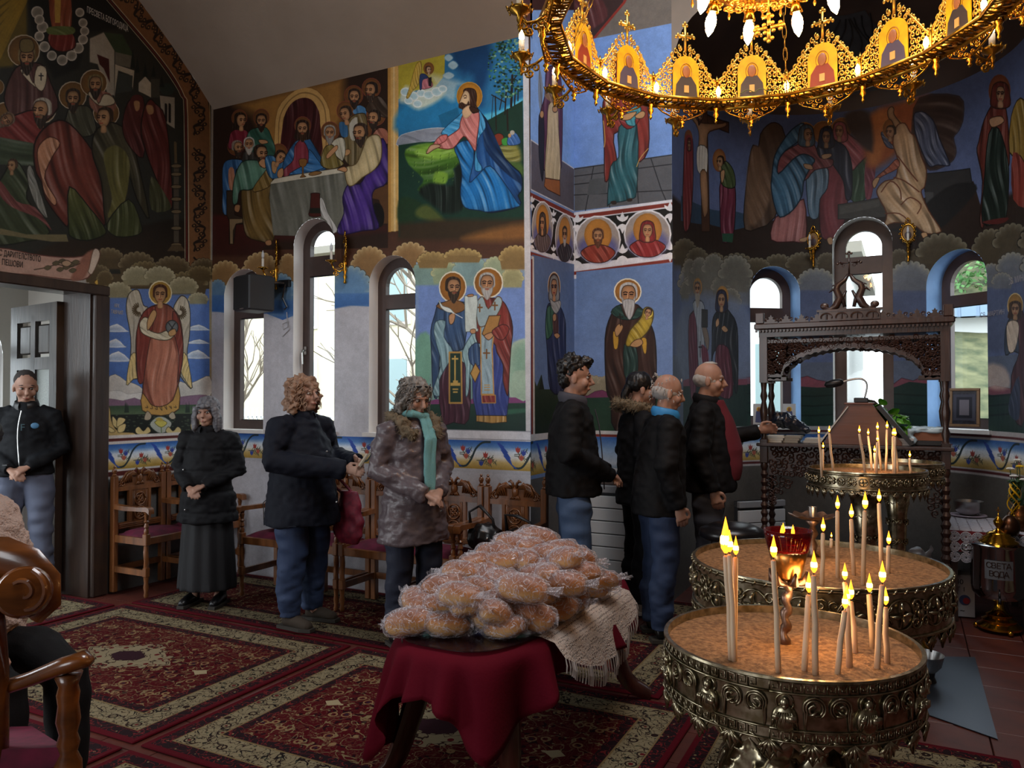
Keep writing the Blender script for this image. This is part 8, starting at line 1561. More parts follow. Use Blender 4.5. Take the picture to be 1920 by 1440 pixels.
# carton with printed marks, shopping bag, bowl and stool
pb = at_z(1786, 1156, 0); r = empty('oil_carton', (pb[0], pb[1]+.09, 0), math.radians(8)); tag(r, 'white carton with handwritten numbers leaning by the side table', 'carton'); MB().box(-.13, .13, -.09, .09, .004, .30, bev=.003).build('carton_body', M('white_carton', 'b4b2b4', .7), r); m_mk = M('marker_ink', '1c1c20', .6)
for bd, sz, x, z in (('10W40', .052, -.02, .235), ('700 ST 1', .046, -.01, .185), ('~', .05, .05, .035)): text('lettering', bd, sz, (x, -.0915, z), (PI/2, 0, .02), m_mk, r, .0004)
text('logo_lettering', 'elf', .085, (-.03, -.0915, .10), (PI/2, 0, 0), m_mk, r, .0006); MB().lathe([(.001, 0), (.036, 0), (.036, .002), (.001, .002)], n=20, M=Matrix.Translation((.065, -.0905, .125)) @ Matrix.Rotation(PI/2, 4, 'X')).build('logo_disc', M('logo_grey_blue', '3c4a74', .5), r); MB().lathe([(.001, 0), (.022, 0), (.022, .001), (.001, .001)], n=16, M=Matrix.Translation((.075, -.0935, .12)) @ Matrix.Rotation(PI/2, 4, 'X')).build('logo_centre', M('logo_red', 'a02c34', .5), r)
pb = at_z(1725, 1085, .0); me = remesh(MB().tube([(0, 0, 0), (0, 0, .14), (-.01, 0, .28), (-.03, 0, .40)], [.17, .19, .15, .05], 14).tube([(.06, 0, .3), (.09, 0, .44)], [.05, .012], 8), .014, 1, disp=lambda c, n: vnoise(c, 12)*.07+vnoise(c, 30)*.03, name='shopping_bag'); r = link('shopping_bag', me, M('white_plastic_sack', '8c8c90', .35), None, loc=(.07, 6.62, .03)); tag(r, 'white plastic shopping bag full of things under the desk', 'bag')
for k in range(3): MB().lathe([(.001, 0), (.02, 0), (.02, .003), (.001, .003)], n=5, M=Matrix.Translation((-.05+.03*k, -.17, .08+.11*k)) @ Matrix.Rotation(PI/2, 4, 'X')).build('printed_diamond', bpy.data.materials['logo_red'], r)
pb = at_z(1733, 1236, .12); r = empty('floor_bowl', (pb[0], pb[1], 0)); tag(r, 'steel bowl on a low stand beside the metal sheet', 'bowl'); MB().lathe([(.001, .06), (.06, .06), (.085, .09), (.10, .15), (.098, .15), (.08, .09), (.001, .07)], n=32).build('bowl', m_steel, r, 40); MB().lathe([(.06, .004), (.05, .03), (.055, .062), (.001, .062)], n=20).build('stand', m_black, r, 40)
p = at_t(1372, 990, 4.75); r = empty('round_stool', (p[0], p[1], 0)); tag(r, 'dark stool with domed leather seat behind the widest candle stand', 'stool'); MB().lathe([(.001, .70), (.17, .70), (.20, .72), (.19, .76), (.12, .79), (.001, .80)], n=36).build('seat', M('black_leather', '141214', .3), r, True)
for i in range(4): a = i*PI/2+.4; MB().tube([(.13*math.cos(a), .13*math.sin(a), .71), (.18*math.cos(a), .18*math.sin(a), .012)], .014, 7).build('leg', m_black, r)
MB().tube([(.155*math.cos(t), .155*math.sin(t), .3) for t in np.linspace(0, 2*PI, 25)], .008, 6).build('foot_ring', m_black, r)
# bags on the stalls
r = empty('white_bag', (-4.42, 4.62, .52)); tag(r, 'white canvas bag with black strap on the first stall beside the woman in black', 'bag'); me = remesh(MB().tube([(0, 0, .02), (0, .03, .14), (.01, .07, .27), (.0, .09, .33)], [.10, .11, .10, .06], 12), .009, 2, disp=lambda c, n: vnoise(c, 14)*.05+vnoise(c, 40)*.015, name='canvas'); link('canvas', me, M('white_canvas', 'b8b8b8', .8), r); MB().tube([(-.02, -.05, .30), (-.10, -.09, .22), (-.06, -.12, .05)], .014, 5, flat=.25).build('strap', m_black, r); MB().box(.0, .07, -.06, -.05, .24, .255).build('zip', m_black, r)
for i, (x, lb_, s) in enumerate(((-2.58, 'soft black handbag with looped handles on the rightmost stall', 1), (-2.30, 'wide black handbag with round studs beside the soft one', .9))):
    r = empty('black_handbag', (x, 4.64, .52)); tag(r, lb_, 'handbag'); me = remesh(MB().tube([(-.10, 0, .08*s), (0, 0, .10*s), (.10, 0, .08*s)], [.075, .10, .075], 12).tube([(0, 0, .05), (-.02, 0, .17)], [.09, .05], 10), .009, 1, disp=lambda c, n: vnoise(c, 18)*.03, name='body'); link('body', me, M('soft_black_leather_%d' % i, '131315', .35), r)
    for k in (0, 1): MB().tube([(-.09, -.02-.03*k, .12), (-.11, -.03, .26), (-.02, -.03-.02*k, .31-.05*i), (.07, -.02, .22), (.09, -.02, .12)], .009, 6).build('handle', m_black, r, True)
    MB().sphere((.06, -.085*s, .10), .010, n=8, m=6).build('stud', m_steel, r, True)
# ---------- foreground armchair ----------
m_fw = wood('polished_walnut', '7a4418', '4c280e', .25, 'x', 12, .6); cb_ = at_t(-10, 1300, 2.45); r = empty('scrolled_armchair', (-2.93, 1.60, 0), math.radians(40)); tag(r, 'carved armchair with a big scroll and red seat at the bottom left', 'armchair')
# placed in camera-plane units: q(px, py, depth) -> chair-local point
RI = Matrix.LocRotScale(r.location, r.rotation_euler.to_quaternion(), None).inverted()
q = lambda px, py, t: tuple(RI @ Vector(at_t(px, py, t)))
sp_ = [(45+44*(1-.8*k/30)*math.cos(1.2-k*.30), 1110-44*(1-.8*k/30)*math.sin(1.2-k*.30)) for k in range(31)]
mb = MB().tube([q(45, 1110, 2.225), q(45, 1110, 2.24), q(45, 1110, 2.50)], [.066, .074, .074], 32); mb.tube([q(a, b, 2.222) for a, b in sp_], [.008]*31, 6); mb.tube([q(-90, 1062, 2.33), q(-40, 1046, 2.33), q(10, 1046, 2.33), q(55, 1060, 2.33), q(86, 1090, 2.33), q(88, 1125, 2.33), q(62, 1155, 2.33)], [.04, .042, .04, .035, .03, .028, .02], 10, flat=1.6); mb.build('scroll', m_fw, r, 50)
MB().tube([q(-60, 1110, 2.33), q(-30, 1180, 2.36), q(-10, 1260, 2.38), q(-10, 1420, 2.4), q(-10, 1560, 2.4)], [.08, .06, .04, .04, .04], 10).build('back_post', m_fw, r, True)
MB().tube([q(-70, 1318, 2.42), q(0, 1292, 2.42), q(60, 1272, 2.41), q(120, 1248, 2.40), q(158, 1236, 2.40), q(172, 1242, 2.40)], [.030, .030, .031, .036, .036, .018], 10, flat=.75).build('armrest', m_fw, r, True)
pz = [(q(128, y_, 2.42), k) for y_, k in ((1262, .042), (1285, .028), (1300, .034), (1320, .030), (1350, .036), (1375, .026), (1392, .034), (1410, .026), (1430, .040), (1460, .040), (1560, .03), (1640, .025))]; MB().tube([p_ for p_, k in pz], [k for p_, k in pz], 14).build('arm_post', m_fw, r, True)
a, b, c, d = q(-120, 1372, 2.75), q(60, 1368, 2.72), q(122, 1408, 2.40), q(-160, 1420, 2.35); mb = MB(); mb.quadstrip([[Vector(v)+Vector((0, 0, z)) for v in (a, b, c, d)] for z in (-.05, -.01, .012)]); mb.build('seat_cushion', m_red, r); mb = MB(); mb.quadstrip([[Vector(v)+Vector((0, 0, z)) for v in (a, b, c, d)] for z in (-.12, -.052)]); mb.build('seat_frame', m_fw, r)
# ---------- people ----------
m_skin = M('skin', 'b08a76', .55, subsurf=.05, noise=(9, 1), col2='9c7462'); m_eyew = M('eye_white', 'b8b0a8', .3); m_iris = M('dark_iris', '2a1c14', .2); m_lip = M('lips', '9a5048', .5); m_sole = M('rubber_sole', '3a3630', .8)
def frame(a): return Matrix.Rotation(a, 4, 'Z')
def arm_pts(sh, el, wr): sh, el, wr = map(Vector, (sh, el, wr)); return [sh, sh.lerp(el, .5), el, el.lerp(wr, .5), wr]
def hand(mb, wr, d, up, s=1, curl=.5, side=1):
    """wr wrist, d finger direction, up back of the hand, side: +1 thumb towards d x up"""
    wr, d, up = Vector(wr), Vector(d).normalized(), Vector(up); up = (up-d*up.dot(d)).normalized(); sd = d.cross(up)*side
    mb.tube([wr-d*.03, wr, wr+d*.04, wr+d*.088], [.024*s, .023*s, .034*s, .036*s], 10, flat=.55, up=up)
    for i, L in enumerate((.066, .076, .070, .055)):
        b = wr+d*.075*s+sd*(.030-.0205*i)*s; p = [b]; dd = d.copy()
        for k in range(3): dd = (dd-up*curl*(.45+.25*k)).normalized(); p.append(p[-1]+dd*L*s*(.45, .32, .25)[k])
        mb.tube(p, [.0098*s, .0095*s, .0088*s, .0068*s], 7)
    b = wr+d*.02*s+sd*.022*s; mb.tube([b, b+(d*.5+sd*.8).normalized()*.035*s, b+(d*.5+sd*.8).normalized()*.035*s+(d*.9+sd*.2-up*curl*.5).normalized()*.034*s, b+d*.078*s+sd*.026*s-up*curl*.02], [.014*s, .012*s, .0105*s, .0078*s], 7)
def person(label, loc, face, H, coat, legs, shoe, hair, head=0, tilt=0, nod=0, arms='front', lean=0, fat=1.0, group='worshippers standing along the wall', extra=None):
    s = H/1.70; rz = math.atan2(face[1], face[0])+PI/2; r = empty('person', (loc[0], loc[1], .012), rz); r.scale = (s, s, s); tag(r, label, 'person', group)
    HP = Vector((0, -.015-lean, 1.585)); HM = Matrix.Translation(HP) @ Matrix.Rotation(head, 4, 'Z') @ Matrix.Rotation(nod, 4, 'X') @ Matrix.Rotation(tilt, 4, 'Y')
    hp = lambda *p: tuple(HM @ Vector(p))
    A = {'front': (((.17, .02, 1.365), (.235, .04, 1.12), (.07, -.19, 1.00)), ((-.17, .02, 1.365), (-.235, .04, 1.12), (-.05, -.20, .985))), 'hold': (((.17, .02, 1.365), (.24, .0, 1.14), (.10, -.25, 1.13)), ((-.17, .02, 1.365), (-.24, .0, 1.14), (-.07, -.27, 1.09))),
         'hang': (((.17, .02, 1.365), (.225, .05, 1.12), (.225, -.03, .87)), ((-.17, .02, 1.365), (-.225, .05, 1.12), (-.225, -.03, .87))), 'reach': (((.17, .0, 1.365), (.29, -.10, 1.18), (.33, -.28, 1.235)), ((-.17, .02, 1.365), (-.225, .05, 1.12), (-.225, -.03, .87)))}[arms]
    fx = .5+.5*fat; A = [[(p[0]*(fx if i < 2 else 1), p[1]*(fat if i == 2 else 1)-(lean*.9 if i == 0 else lean*.5), p[2]) for i, p in enumerate(a)] for a in A]
    # skin: head, neck, core, arms, hands and legs as one surface
    mb = MB(); S = lambda c, *rr, n=16, m=12: mb.sphere((0, 0, 0), *rr, n=n, m=m, M=HM @ Matrix.Translation(c))
    S((0, .012, .035), .074, .092, .088, n=20, m=16); S((0, -.015, -.03), .062, .068, .075); S((0, -.040, -.085), .036, .036, .028); S((0, -.078, .022), .045, .014, .012)
    for q in (-1, 1): S((q*.038, -.056, -.030), .026, .024, .028); S((q*.076, .012, -.012), .010, .020, .032, n=8, m=6)
    mb.tube([hp(0, -.080, .018), hp(0, -.094, -.008), hp(0, -.108, -.030), hp(0, -.088, -.040)], [.009, .012, .016, .010], 8); S((0, -.078, -.066), .024, .014, .012)
    mb.tube([hp(0, .01, -.05), (0, .01-lean, 1.49), (0, .02-lean, 1.42), (0, .02-lean*.6, 1.2), (0, .02, .95)], [.052, .055, .075, .09, .09], 14)
    for i, a in enumerate(A):
        mb.tube([(0, .02-lean*.9, 1.38)]+arm_pts(*a), [.05, .045, .04, .036, .032, .024], 10); w, e = Vector(a[2]), Vector(a[1]); d = (w-e).normalized()
        up = Vector((0, -.3, 1)) if arms == 'front' else Vector((0, -1, .25)) if arms == 'hold' else Vector(((-1 if i else 1), 0, 0)); dd = d if arms in ('hang',) or (arms == 'reach' and i == 1) else (d+Vector(((1 if i else -1)*-.5*(-1), 0, -.2))).normalized() if arms == 'front' else d
        if arms == 'reach' and i == 0: up = Vector((1, 0, .3))
        hand(mb, w, dd, up, 1, .55 if arms != 'reach' or i == 1 else 1.15, 1 if i == 0 else -1)
        mb.tube([(.09*(1-2*i), .01, .95), (.10*(1-2*i), 0, .52), (.10*(1-2*i), .02, .12), (.10*(1-2*i), -.03, .06)], [.07, .045, .035, .03], 8)
    body = link('body', remesh(mb, .0062, 2, name='body'), m_skin, r)
    for q in (-1, 1):
        MB().sphere((0, 0, 0), .0135, .009, .0085, n=10, m=8, M=HM @ Matrix.Translation((q*.031, -.0705, .004))).build('eye', m_eyew, r, True); MB().sphere((0, 0, 0), .0062, .005, .0062, n=8, m=6, M=HM @ Matrix.Translation((q*.031+.002, -.0772, .003))).build('iris', m_iris, r, True)
        MB().tube([hp(q*.014, -.083, .026), hp(q*.032, -.081, .031), hp(q*.050, -.071, .026)], [.0025, .004, .002], 6).tube([hp(q*.019, -.0785, .012), hp(q*.032, -.0795, .0135), hp(q*.044, -.0735, .010)], .002, 5).build('eyebrow', hair['m'] if hair.get('brow') is None else hair['brow'], r, True)
    MB().tube([hp(-.023, -.080, -.068), hp(0, -.0895, -.066), hp(.023, -.080, -.068)], [.002, .0055, .002], 6).build('mouth', m_lip, r, True)
    # hair
    mb = MB()
    for it in hair['b']: mb.sphere((0, 0, 0), *it[3:6], n=16, m=12, M=HM @ Matrix.Translation(it[:3]))
    for t, k in hair.get('t', []): mb.tube([hp(*p) for p in t], k, 8)
    if hair['b'] or hair.get('t'): fr, am = hair.get('f', (40, .02)); link('hair', remesh(mb, .0075, 1, disp=lambda c, n: vnoise(c*np.array([1, 1, hair.get('zs', .5)], np.float32), fr)*am+vnoise(c, fr*2.3)*am*.6, name='hair'), hair['m'], r)
    if hair.get('s'):
        mb = MB(); g = random.Random(len(label)); n, L, wv = hair['s']
        for k in range(n):
            a = g.uniform(-.9, 4.04); z = g.uniform(-.06, .12); p = Vector((.082*math.cos(a), .02+.098*math.sin(a), z)); o_ = Vector((math.cos(a), math.sin(a), .3)); pts = [hp(*(p+o_*(L*.5*t)+Vector((wv*math.sin(9*t+k), wv*math.cos(8*t+k), -L*t*t*1.4)))) for t in np.linspace(0, 1, 6)]; mb.tube(pts, [.004, .004, .0035, .003, .002, .001], 4)
        mb.build('hair_strands', hair['m'], r, fix=False)['kind'] = 'stuff'
    # trousers or skirt
    mb = MB(); zc = coat['z0']
    if legs.get('skirt'): mb.quadstrip([[(rx*(1+.05*math.cos(a*11))*math.cos(a), ry*(1+.05*math.cos(a*11))*math.sin(a)+.01, z) for a in np.linspace(0, 2*PI, 44, endpoint=False)] for z, rx, ry in ((.13, .24, .19), (.4, .22, .18), (.8, .19, .16), (1.0, .16, .13))]); link('skirt', remesh(mb, .013, 1, name='skirt'), legs['m'], r)
    else:
        for q in (-1, 1): mb.tube([(q*.075, .0, .98), (q*.10*fx, 0, .80), (q*.11, -.01, .50), (q*.115, .02, .28), (q*.115, .01, .075)], [.095*fx, .10*fx, .080*fx, .074*fx, .07], 16)
        mb.sphere((0, .01, .93), .14*fx, .11*fat, .12)
        link('trousers', remesh(mb, .013, 2, disp=lambda c, n: vnoise(c*np.array([1, 1, 1.8], np.float32), 11)*.022+vnoise(c*np.array([1, 1, 3], np.float32), 20)*.010*(c[:, 2] < .4), name='trousers'), legs['m'], r)
    for q in (-1, 1):
        mb = MB(); mb.tube([(q*.115, .05, .045), (q*.118, .0, .055), (q*.125, -.09, .045), (q*.13, -.16, .032), (q*.13, -.185, .028)], [.042, .046, .043, .038, .022], 12, flat=.95); mb.tube([(q*.115, .02, .05), (q*.115, .02, .11)], [.045, .043], 10); sh = link('shoe', remesh(mb, .009, 1, name='shoe'), shoe[0], r); MB().prism([(q*.115-.045, .09), (q*.115+.045, .09), (q*.12+.052, -.02), (q*.13+.05, -.12), (q*.13+.028, -.20), (q*.13-.028, -.20), (q*.13-.05, -.12), (q*.12-.05, -.02)], 'xy', 0, .022).build('sole', shoe[1], sh)
    # coat with sleeves as one garment
    mb = MB(); ez = np.array([1.44, 1.40, 1.30, 1.15, 1.0, .9, .8, .7]); ex = np.array([.085, .125, .175, .18, .185, .20, .212, .222]); ey = np.array([.08, .11, .135, .135*fat, .145*fat, .15*fat, .155*fat, .16*fat]); rings = []
    for z in [zc, zc+.02]+list(np.arange(zc+.08, 1.42, .07))+[1.44, 1.475]:
        rx = np.interp(-z, -ez, ex)*(fx if z < 1.3 else 1); ry = np.interp(-z, -ez, ey); 
        if z > 1.45: rx, ry = .072, .072
        ln = lean*max(0, min(1, (z-.95)/.45)); fl_ = 1.0 if not coat.get('long') else 1+.18*max(0, (1.0-z))
        rings.append([(rx*fl_*math.cos(a), ry*fl_*math.sin(a)*(1.06 if math.sin(a) < 0 else 1)-ln+.01, z) for a in np.linspace(0, 2*PI, 30, endpoint=False)])
    mb.quadstrip(rings); th = coat.get('th', 1.0)
    for a in A: p = arm_pts(*a); mb.tube([Vector((a[0][0]*.5, a[0][1], 1.395))]+p+[p[-1]+(p[-1]-p[-2]).normalized()*.012], [.065, .068*th, .066*th, .064*th, .055*th, .046*th, .044*th], 14)
    q_ = coat.get('quilt', 0); zf_ = np.array([1, 1, coat.get('zf', 1.25)], np.float32)
    cm = remesh(mb, .0115, 3, disp=lambda c, n: vnoise(c*zf_, 9)*.020*coat.get('w', 1)+vnoise(c*zf_*1.3, 22)*.012*coat.get('w', 1)+(-.010*np.exp(-((c[:, 2] % q_)-q_/2)**2/.0002) if q_ else 0), name='coat'); ct = link(coat.get('n', 'coat'), cm, coat['m'], r)
    if coat.get('zip'): MB().tube([(.0+.012*math.sin(z*9), -(np.interp(-z, -ez, ey)*1.06+.012)-lean*max(0, min(1, (z-.95)/.45)), z) for z in np.arange(zc+.03, 1.43, .05)], .004, 5).build('zip', coat['zip'], ct)
    for z, x in coat.get('studs', []): a = math.asin(max(-1, min(1, x/.19))); MB().sphere((x*1.04, -(np.interp(-z, -ez, ey)*1.08+.012)*math.cos(a)-lean*.4, z), .008, n=8, m=6).build('snap_button', m_steel, ct)
    if coat.get('collar'): mb = MB(); mb.quadstrip([[(k*math.cos(a), k*1.05*math.sin(a)+.012-lean-(.012 if math.sin(a) < 0 else 0), z+.018*math.sin(a)) for a in np.linspace(-PI/2+.35, 1.5*PI-.35, 26)] for k, z in ((.078, 1.42), (.086, 1.455), (.076, 1.482), (.070, 1.486), (.074, 1.44))], close=False); mb.build('collar', coat['collar'], ct, True, fix=False)
    if coat.get('fur'):
        mb = MB(); mb.tube([(.125*math.cos(a), .135*math.sin(a)+.02-lean+(0 if math.sin(a) > 0 else -.03), 1.445+.035*math.sin(a)-(.06 if math.sin(a) < -.5 else 0)) for a in np.linspace(-PI/2+.5, 1.5*PI-.5, 22)], .042, 10); fm_ = link('fur_trim', remesh(mb, .011, 1, disp=lambda c, n: vnoise(c, 45)*.035, name='fur_trim'), coat['fur'], ct); g = random.Random(1); mb = MB(); vs_ = fm_.data.vertices
        for k in range(900): v = vs_[g.randrange(len(vs_))]; d = v.normal+Vector((g.uniform(-.6, .6), g.uniform(-.6, .6), g.uniform(-.8, .3))); b = len(mb.v); t_ = v.normal.orthogonal().normalized()*.003; mb.v += [tuple(v.co-t_), tuple(v.co+t_), tuple(v.co+d.normalized()*.028)]; mb.f.append((b, b+1, b+2))
        mb.build('fur_hairs', coat['fur'], fm_, fix=False)['kind'] = 'stuff'
    if extra: extra(r, A, lean, ct, hp)
    return r
cloth_ = lambda n, c, **k: M(n, c, k.pop('rough', .75), bump=(140, .12), **k)
m_blk = cloth_('black_coat_cloth', '0b0b0f', spec=.25); m_blk2 = cloth_('black_jacket_cloth', '09090c', spec=.25); m_navy = cloth_('navy_coat_cloth', '0c111e', spec=.25); m_quilt = M('taupe_quilted_nylon', '5a5054', .38, bump=(30, .4)); m_jean = cloth_('blue_denim', '2b3d5e'); m_jean2 = cloth_('light_denim', '3f5575'); m_jean3 = cloth_('dark_navy_denim', '141c30'); m_grey = cloth_('grey_jersey', '555c70'); m_greyt = cloth_('grey_trousers', '3c414c'); m_blkl = M('black_shoe_leather', '101012', .35); m_fur = M('taupe_fur', '6a5c48', .9)
m_ghair = M('grey_hair', '77767a', .5, noise=(40, 1), col2='4a4a50', stretch=(1, 1, .1)); m_curl = M('reddish_hair', '7c5a44', .6, noise=(30, 1), col2='a08068'); m_dhair = M('black_hair', '0e0c0d', .45); m_whair = M('white_hair', 'a8a4a0', .7); m_stub = M('cropped_hair', '2c2624', .8); m_wav = M('silver_wavy_hair', '8c8680', .5, noise=(30, 1), col2='5c5650')
cap = lambda k=1.0, y=.018: [(0, y, .045, .082*k, .098*k, .086*k)]
HB = {'buzz': dict(m=m_stub, b=[(0, .023, .050, .0775, .092, .080)], f=(60, .004)),
 'bob': dict(m=m_ghair, b=[(0, .02, .05, .092, .105, .09)], t=[([(q*.075, -.045, .05), (q*.095, -.03, -.04), (q*.095, -.01, -.12), (q*.085, .01, -.17)], [.03, .034, .036, .022]) for q in (-1, 1)]+[([(0, .08, .05), (0, .10, -.05), (0, .085, -.14)], [.06, .065, .045]), ([(-.055, -.085, .058), (0, -.096, .055), (.055, -.085, .058)], [.016, .02, .016])], f=(50, .018), zs=.15),
 'curly': dict(m=m_curl, b=[(0, .035, .05, .112, .115, .10), (0, .07, -.03, .115, .09, .09)], t=[([(q*.09, .0, .03), (q*.10, .02, -.05), (q*.09, .05, -.10)], [.035, .045, .035]) for q in (-1, 1)], f=(38, .055), zs=1, s=(230, .05, .014)),
 'wavy': dict(m=m_wav, b=[(0, .02, .05, .09, .106, .09)], t=[([(q*.07, -.02, .03), (q*.088, .02, -.05), (q*.075, .05, -.13), (q*.07, .06, -.20)], [.028, .034, .036, .02]) for q in (-1, 1)]+[([(0, .09, .03), (0, .11, -.08), (0, .10, -.18)], [.06, .06, .04])], f=(42, .03), zs=.4, s=(110, .06, .012)),
 'dark': dict(m=m_dhair, b=[(0, .03, .06, .084, .094, .088), (0, -.055, .098, .055, .045, .035), (0, .07, -.01, .062, .045, .06)], f=(45, .03), zs=1),
 'pony': dict(m=m_dhair, b=cap(1.03), t=[([(0, .09, .03), (0, .12, -.04), (.01, .12, -.13), (0, .11, -.20)], [.03, .032, .028, .015])], f=(60, .008), zs=.2),
 'bald': dict(m=m_whair, b=[(0, .024, .004, .0775, .093, .060)], f=(70, .006), s=(60, .012, .002)), 'thin': dict(m=m_whair, b=[(0, .024, .008, .077, .092, .062), (0, .0, .115, .03, .05, .014)], f=(60, .008))}
def x_logo(r, A, l, ct, hp):
    MB().sphere((.095, -.140, 1.30), .028, .006, .022, 10, 6).build('chest_emblem', M('light_blue_print', '3a6a8c', .5), ct); text('chest_letter', 'F', .07, (.02, -.158, 1.265), (PI/2, 0, 0), M('dark_teal_print', '24444c', .5), ct, .001)
    MB().tube([(A[1][2][0]-.05, A[1][2][1]+.02, A[1][2][2]+.03), (A[1][2][0]-.0, A[1][2][1]-.03, A[1][2][2]+.035)], .01, 6).build('watch', m_black, r)
P = person
P('man with cropped hair in a dark zipped jacket and grey joggers, standing in the doorway', (-6.10, 3.62), (.62, -.62), 1.755, dict(m=cloth_('dark_track_jacket', '0c0f14', spec=.25), z0=.93, zip=m_steel, collar=m_black, n='jacket'), dict(m=m_grey), (m_blkl, m_sole), HB['buzz'], head=.35, nod=.22, extra=x_logo)
P('short woman with grey bobbed hair in a black padded coat and long black skirt', (-4.73, 4.17), (.40, -.92), 1.545, dict(m=m_blk, z0=.68, long=1, th=1.15, collar=m_blk, quilt=.17, studs=[(1.0, .12), (.8, -.10), (.98, -.13), (1.12, -.14)], w=1.2), dict(m=cloth_('black_skirt', '0d0d11'), skirt=1), (m_blkl, m_sole), HB['bob'], head=.05, fat=1.15)
def x_redbag(r, A, l, ct, hp):
    m_rb_ = M('red_floral_bag', '8c2438', .6, noise=(30, 1), col2='6a1c30'); w = Vector(A[0][2]); c = Vector((.25, -.20, .70)); mb = MB(); mb.tube([c+Vector((0, 0, .20)), c+Vector((0, 0, .05)), c+Vector((-.0, 0, -.12)), c+Vector((0, 0, -.17))], [.07, .12, .13, .08], 16, flat=.4, up=(1, 0, 0)); b = link('red_bag', remesh(mb, .009, 1, disp=lambda c, n: vnoise(c, 16)*.03, name='red_bag'), m_rb_, r); b['label'] = 'red bag with small flowers hanging from her arm'
    for k in range(18): g = random.Random(k); p = c+Vector((.055, g.uniform(-.09, .09), g.uniform(-.14, .12))); MB().sphere(p, .005, .010, .008, 6, 4).build('printed_flower', M('flower_print_%d' % k, ('40506a', 'c08090', '2a1a20')[k % 3], .6), b)
    MB().tube([c+Vector((0, -.05, .18)), Vector((.26, -.06, 1.02)), Vector((.24, .0, 1.12)), Vector((.26, .05, 1.0)), c+Vector((0, .05, .18))], .010, 5).build('bag_strap', m_rb_, b); MB().tube([Vector(A[1][2])+Vector((.05, -.09, .02)), Vector(A[1][2])+Vector((.10, -.12, .10))], .012, 6).build('folded_paper', M('cream_paper', 'b0a490', .7), r)
P('woman with curly reddish hair in a big navy coat and jeans, looking up', (-3.72, 4.10), (.93, .02), 1.685, dict(m=m_navy, z0=.70, th=1.35, collar=m_navy, studs=[(1.2, .0), (.85, .05)]), dict(m=m_jean), (M('brown_suede', '3e342a', .9), m_sole), HB['curly'], head=-.12, nod=-.14, arms='hold', fat=1.5, extra=x_redbag)
def x_scarf(r, A, l, ct, hp):
    m_t = M('teal_wool', '6fa3a4', .9, bump=(200, .5)); mb = MB(); mb.tube([(.075*math.cos(a), .078*math.sin(a)+.0, 1.475+.012*math.sin(2*a)) for a in np.linspace(0, 2*PI, 20)], .026, 8); mb.tube([(.05, -.075, 1.46), (.045, -.165, 1.33), (.03, -.175, 1.15), (.02, -.185, .98)], [.026, .030, .03, .026], 8, flat=.45); mb.tube([(.015, -.08, 1.46), (.0, -.172, 1.32), (-.01, -.18, 1.12), (-.01, -.19, 1.02)], [.024, .028, .026, .024], 8, flat=.45); link('scarf', remesh(mb, .008, 1, disp=lambda c, n: vnoise(c*np.array([1, 1, .2], np.float32), 50)*.012, name='scarf'), m_t, r)
    MB().tube([hp(-.068, -.05, .088), hp(0, -.078, .10), hp(.068, -.05, .088)], .006, 6).build('sunglasses_on_head', m_black, r)
P('woman with wavy silver hair, teal scarf and fur-collared taupe coat', (-2.80, 4.10), (.80, -.38), 1.665, dict(m=m_quilt, z0=.66, long=1, th=1.15, fur=m_fur, w=1.35, zf=1.8, studs=[(.86, .10), (1.0, .12)]), dict(m=m_jean3), (m_blkl, m_sole), HB['wavy'], head=.12, nod=.28, fat=1.1, extra=x_scarf)
P('man with thick black hair, black jacket and faded jeans, hands joined in front', (-1.97, 4.75), (.88, .42), 1.81, dict(m=m_blk2, z0=.86, th=1.15, collar=cloth_('grey_collar', '3a3a44'), zip=bpy.data.materials['grey_collar'], n='jacket'), dict(m=m_jean2), (m_blkl, m_sole), HB['dark'], head=-.05, nod=.06, fat=1.12)
P('woman with dark tied hair and black fur-hooded coat, half hidden by an older man', (-1.76, 5.50), (.80, .58), 1.735, dict(m=m_blk, z0=.76, fur=m_fur, n='coat'), dict(m=m_blk2), (M('beige_sneaker', '9c9084', .7), M('white_sole', 'b4b0a8', .6)), HB['pony'], arms='hang', nod=.05)
P('balding grey-haired man in a black jacket with bright blue collar', (-1.45, 4.95), (.84, .52), 1.70, dict(m=m_blk2, z0=.80, th=1.12, collar=M('bright_blue_lining', '2f86c4', .6), n='jacket', studs=[]), dict(m=m_jean), (m_blkl, m_sole), HB['bald'], arms='hang', nod=.16, lean=.05, fat=1.12)
def x_jumper(r, A, l, ct, hp): link('red_jumper', remesh(MB().tube([(.0, -.05, 1.45), (0, -.085, 1.3), (.0, -.12, 1.12), (0, -.105, .92)], [.06, .09, .115, .11], 18), .012, 2, disp=lambda c, n: vnoise(c, 10)*.015, name='red_jumper'), cloth_('wine_red_wool', '5c1420', rough=.9), r)
P('old bald man in a dark open jacket and wine-red jumper, gripping the desk post', (-1.27, 5.56), (.93, .18), 1.80, dict(m=m_blk2, z0=.84, th=1.12, collar=m_blk2, n='jacket'), dict(m=m_greyt), (m_blkl, m_sole), HB['thin'], arms='reach', nod=.03, fat=1.2, extra=x_jumper)
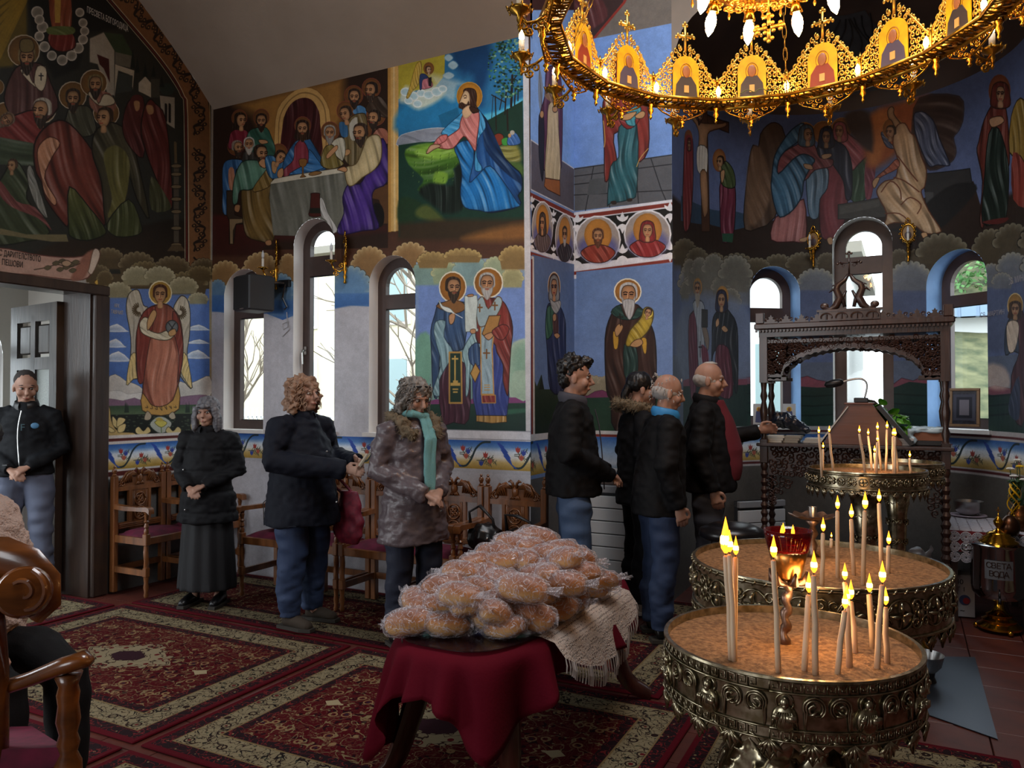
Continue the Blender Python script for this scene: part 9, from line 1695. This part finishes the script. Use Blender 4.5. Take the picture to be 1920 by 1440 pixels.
# person sitting beyond the foreground armchair, cut by the frame
r = empty('person', (-3.55, 1.62, 0), math.radians(60)); tag(r, 'person in a beige fleece and black trousers sitting at the left edge', 'person'); p0 = Vector(at_t(-62, 1010, 3.1)); r.location = (p0.x, p0.y, 0); r.rotation_euler = (0, 0, 0)
mb = MB(); mb.tube([(0, 0, .50), (0, .02, .8), (0, .03, 1.05), (0, .03, 1.16), (0, .02, 1.30)], [.12, .13, .14, .07, .05], 14); mb.sphere((0, .02, 1.38), .075, .09, .105); mb.sphere((.07, -.01, 1.37), .03, .02, .025, 8, 6)
hand(mb, (.34, -.12, .64), (1, 0, -.2), (0, 0, 1), 1, .6, 1); mb.tube([(.02, -.14, 1.08), (.08, -.20, .84), (.34, -.12, .64)], [.05, .045, .03], 10)
for q in (-1, 1): mb.tube([(0, q*.09, .52), (.42, q*.11, .53), (.45, q*.11, .12)], [.07, .05, .035], 8)
link('body', remesh(mb, .009, 2, name='body'), m_skin, r); me = remesh(MB().tube([(0, 0, .46), (0, .01, .7), (0, .01, .95), (-.01, .02, 1.13), (0, .02, 1.19)], [.19, .21, .21, .15, .08], 20).tube([(.0, -.17, 1.08), (.06, -.22, .84), (.28, -.14, .66)], [.085, .08, .06], 12), .010, 1, disp=lambda c, n: vnoise(c, 60)*.022+vnoise(c, 16)*.02, name='fleece_jacket'); link('fleece_jacket', me, M('beige_fleece', 'c0a89c', .95, bump=(120, 1)), r)
mb = MB()
for q in (-1, 1): mb.tube([(0, q*.09, .54), (.3, q*.12, .55), (.47, q*.12, .50), (.47, q*.12, .3), (.46, q*.12, .10)], [.11, .10, .085, .075, .07], 14)
link('trousers', remesh(mb, .013, 1, disp=lambda c, n: vnoise(c, 12)*.02, name='trousers'), m_blk2, r); link('hair', remesh(MB().sphere((-.01, .03, 1.42), .088, .10, .10, 14, 10), .012, 1, disp=lambda c, n: vnoise(c, 50)*.02, name='hair'), m_dhair, r)
for q in (-1, 1): link('shoe', remesh(MB().tube([(.42, q*.12, .05), (.52, q*.12, .05), (.62, q*.12, .035)], [.045, .045, .03], 10), .012, 1, name='shoe'), m_blkl, r)
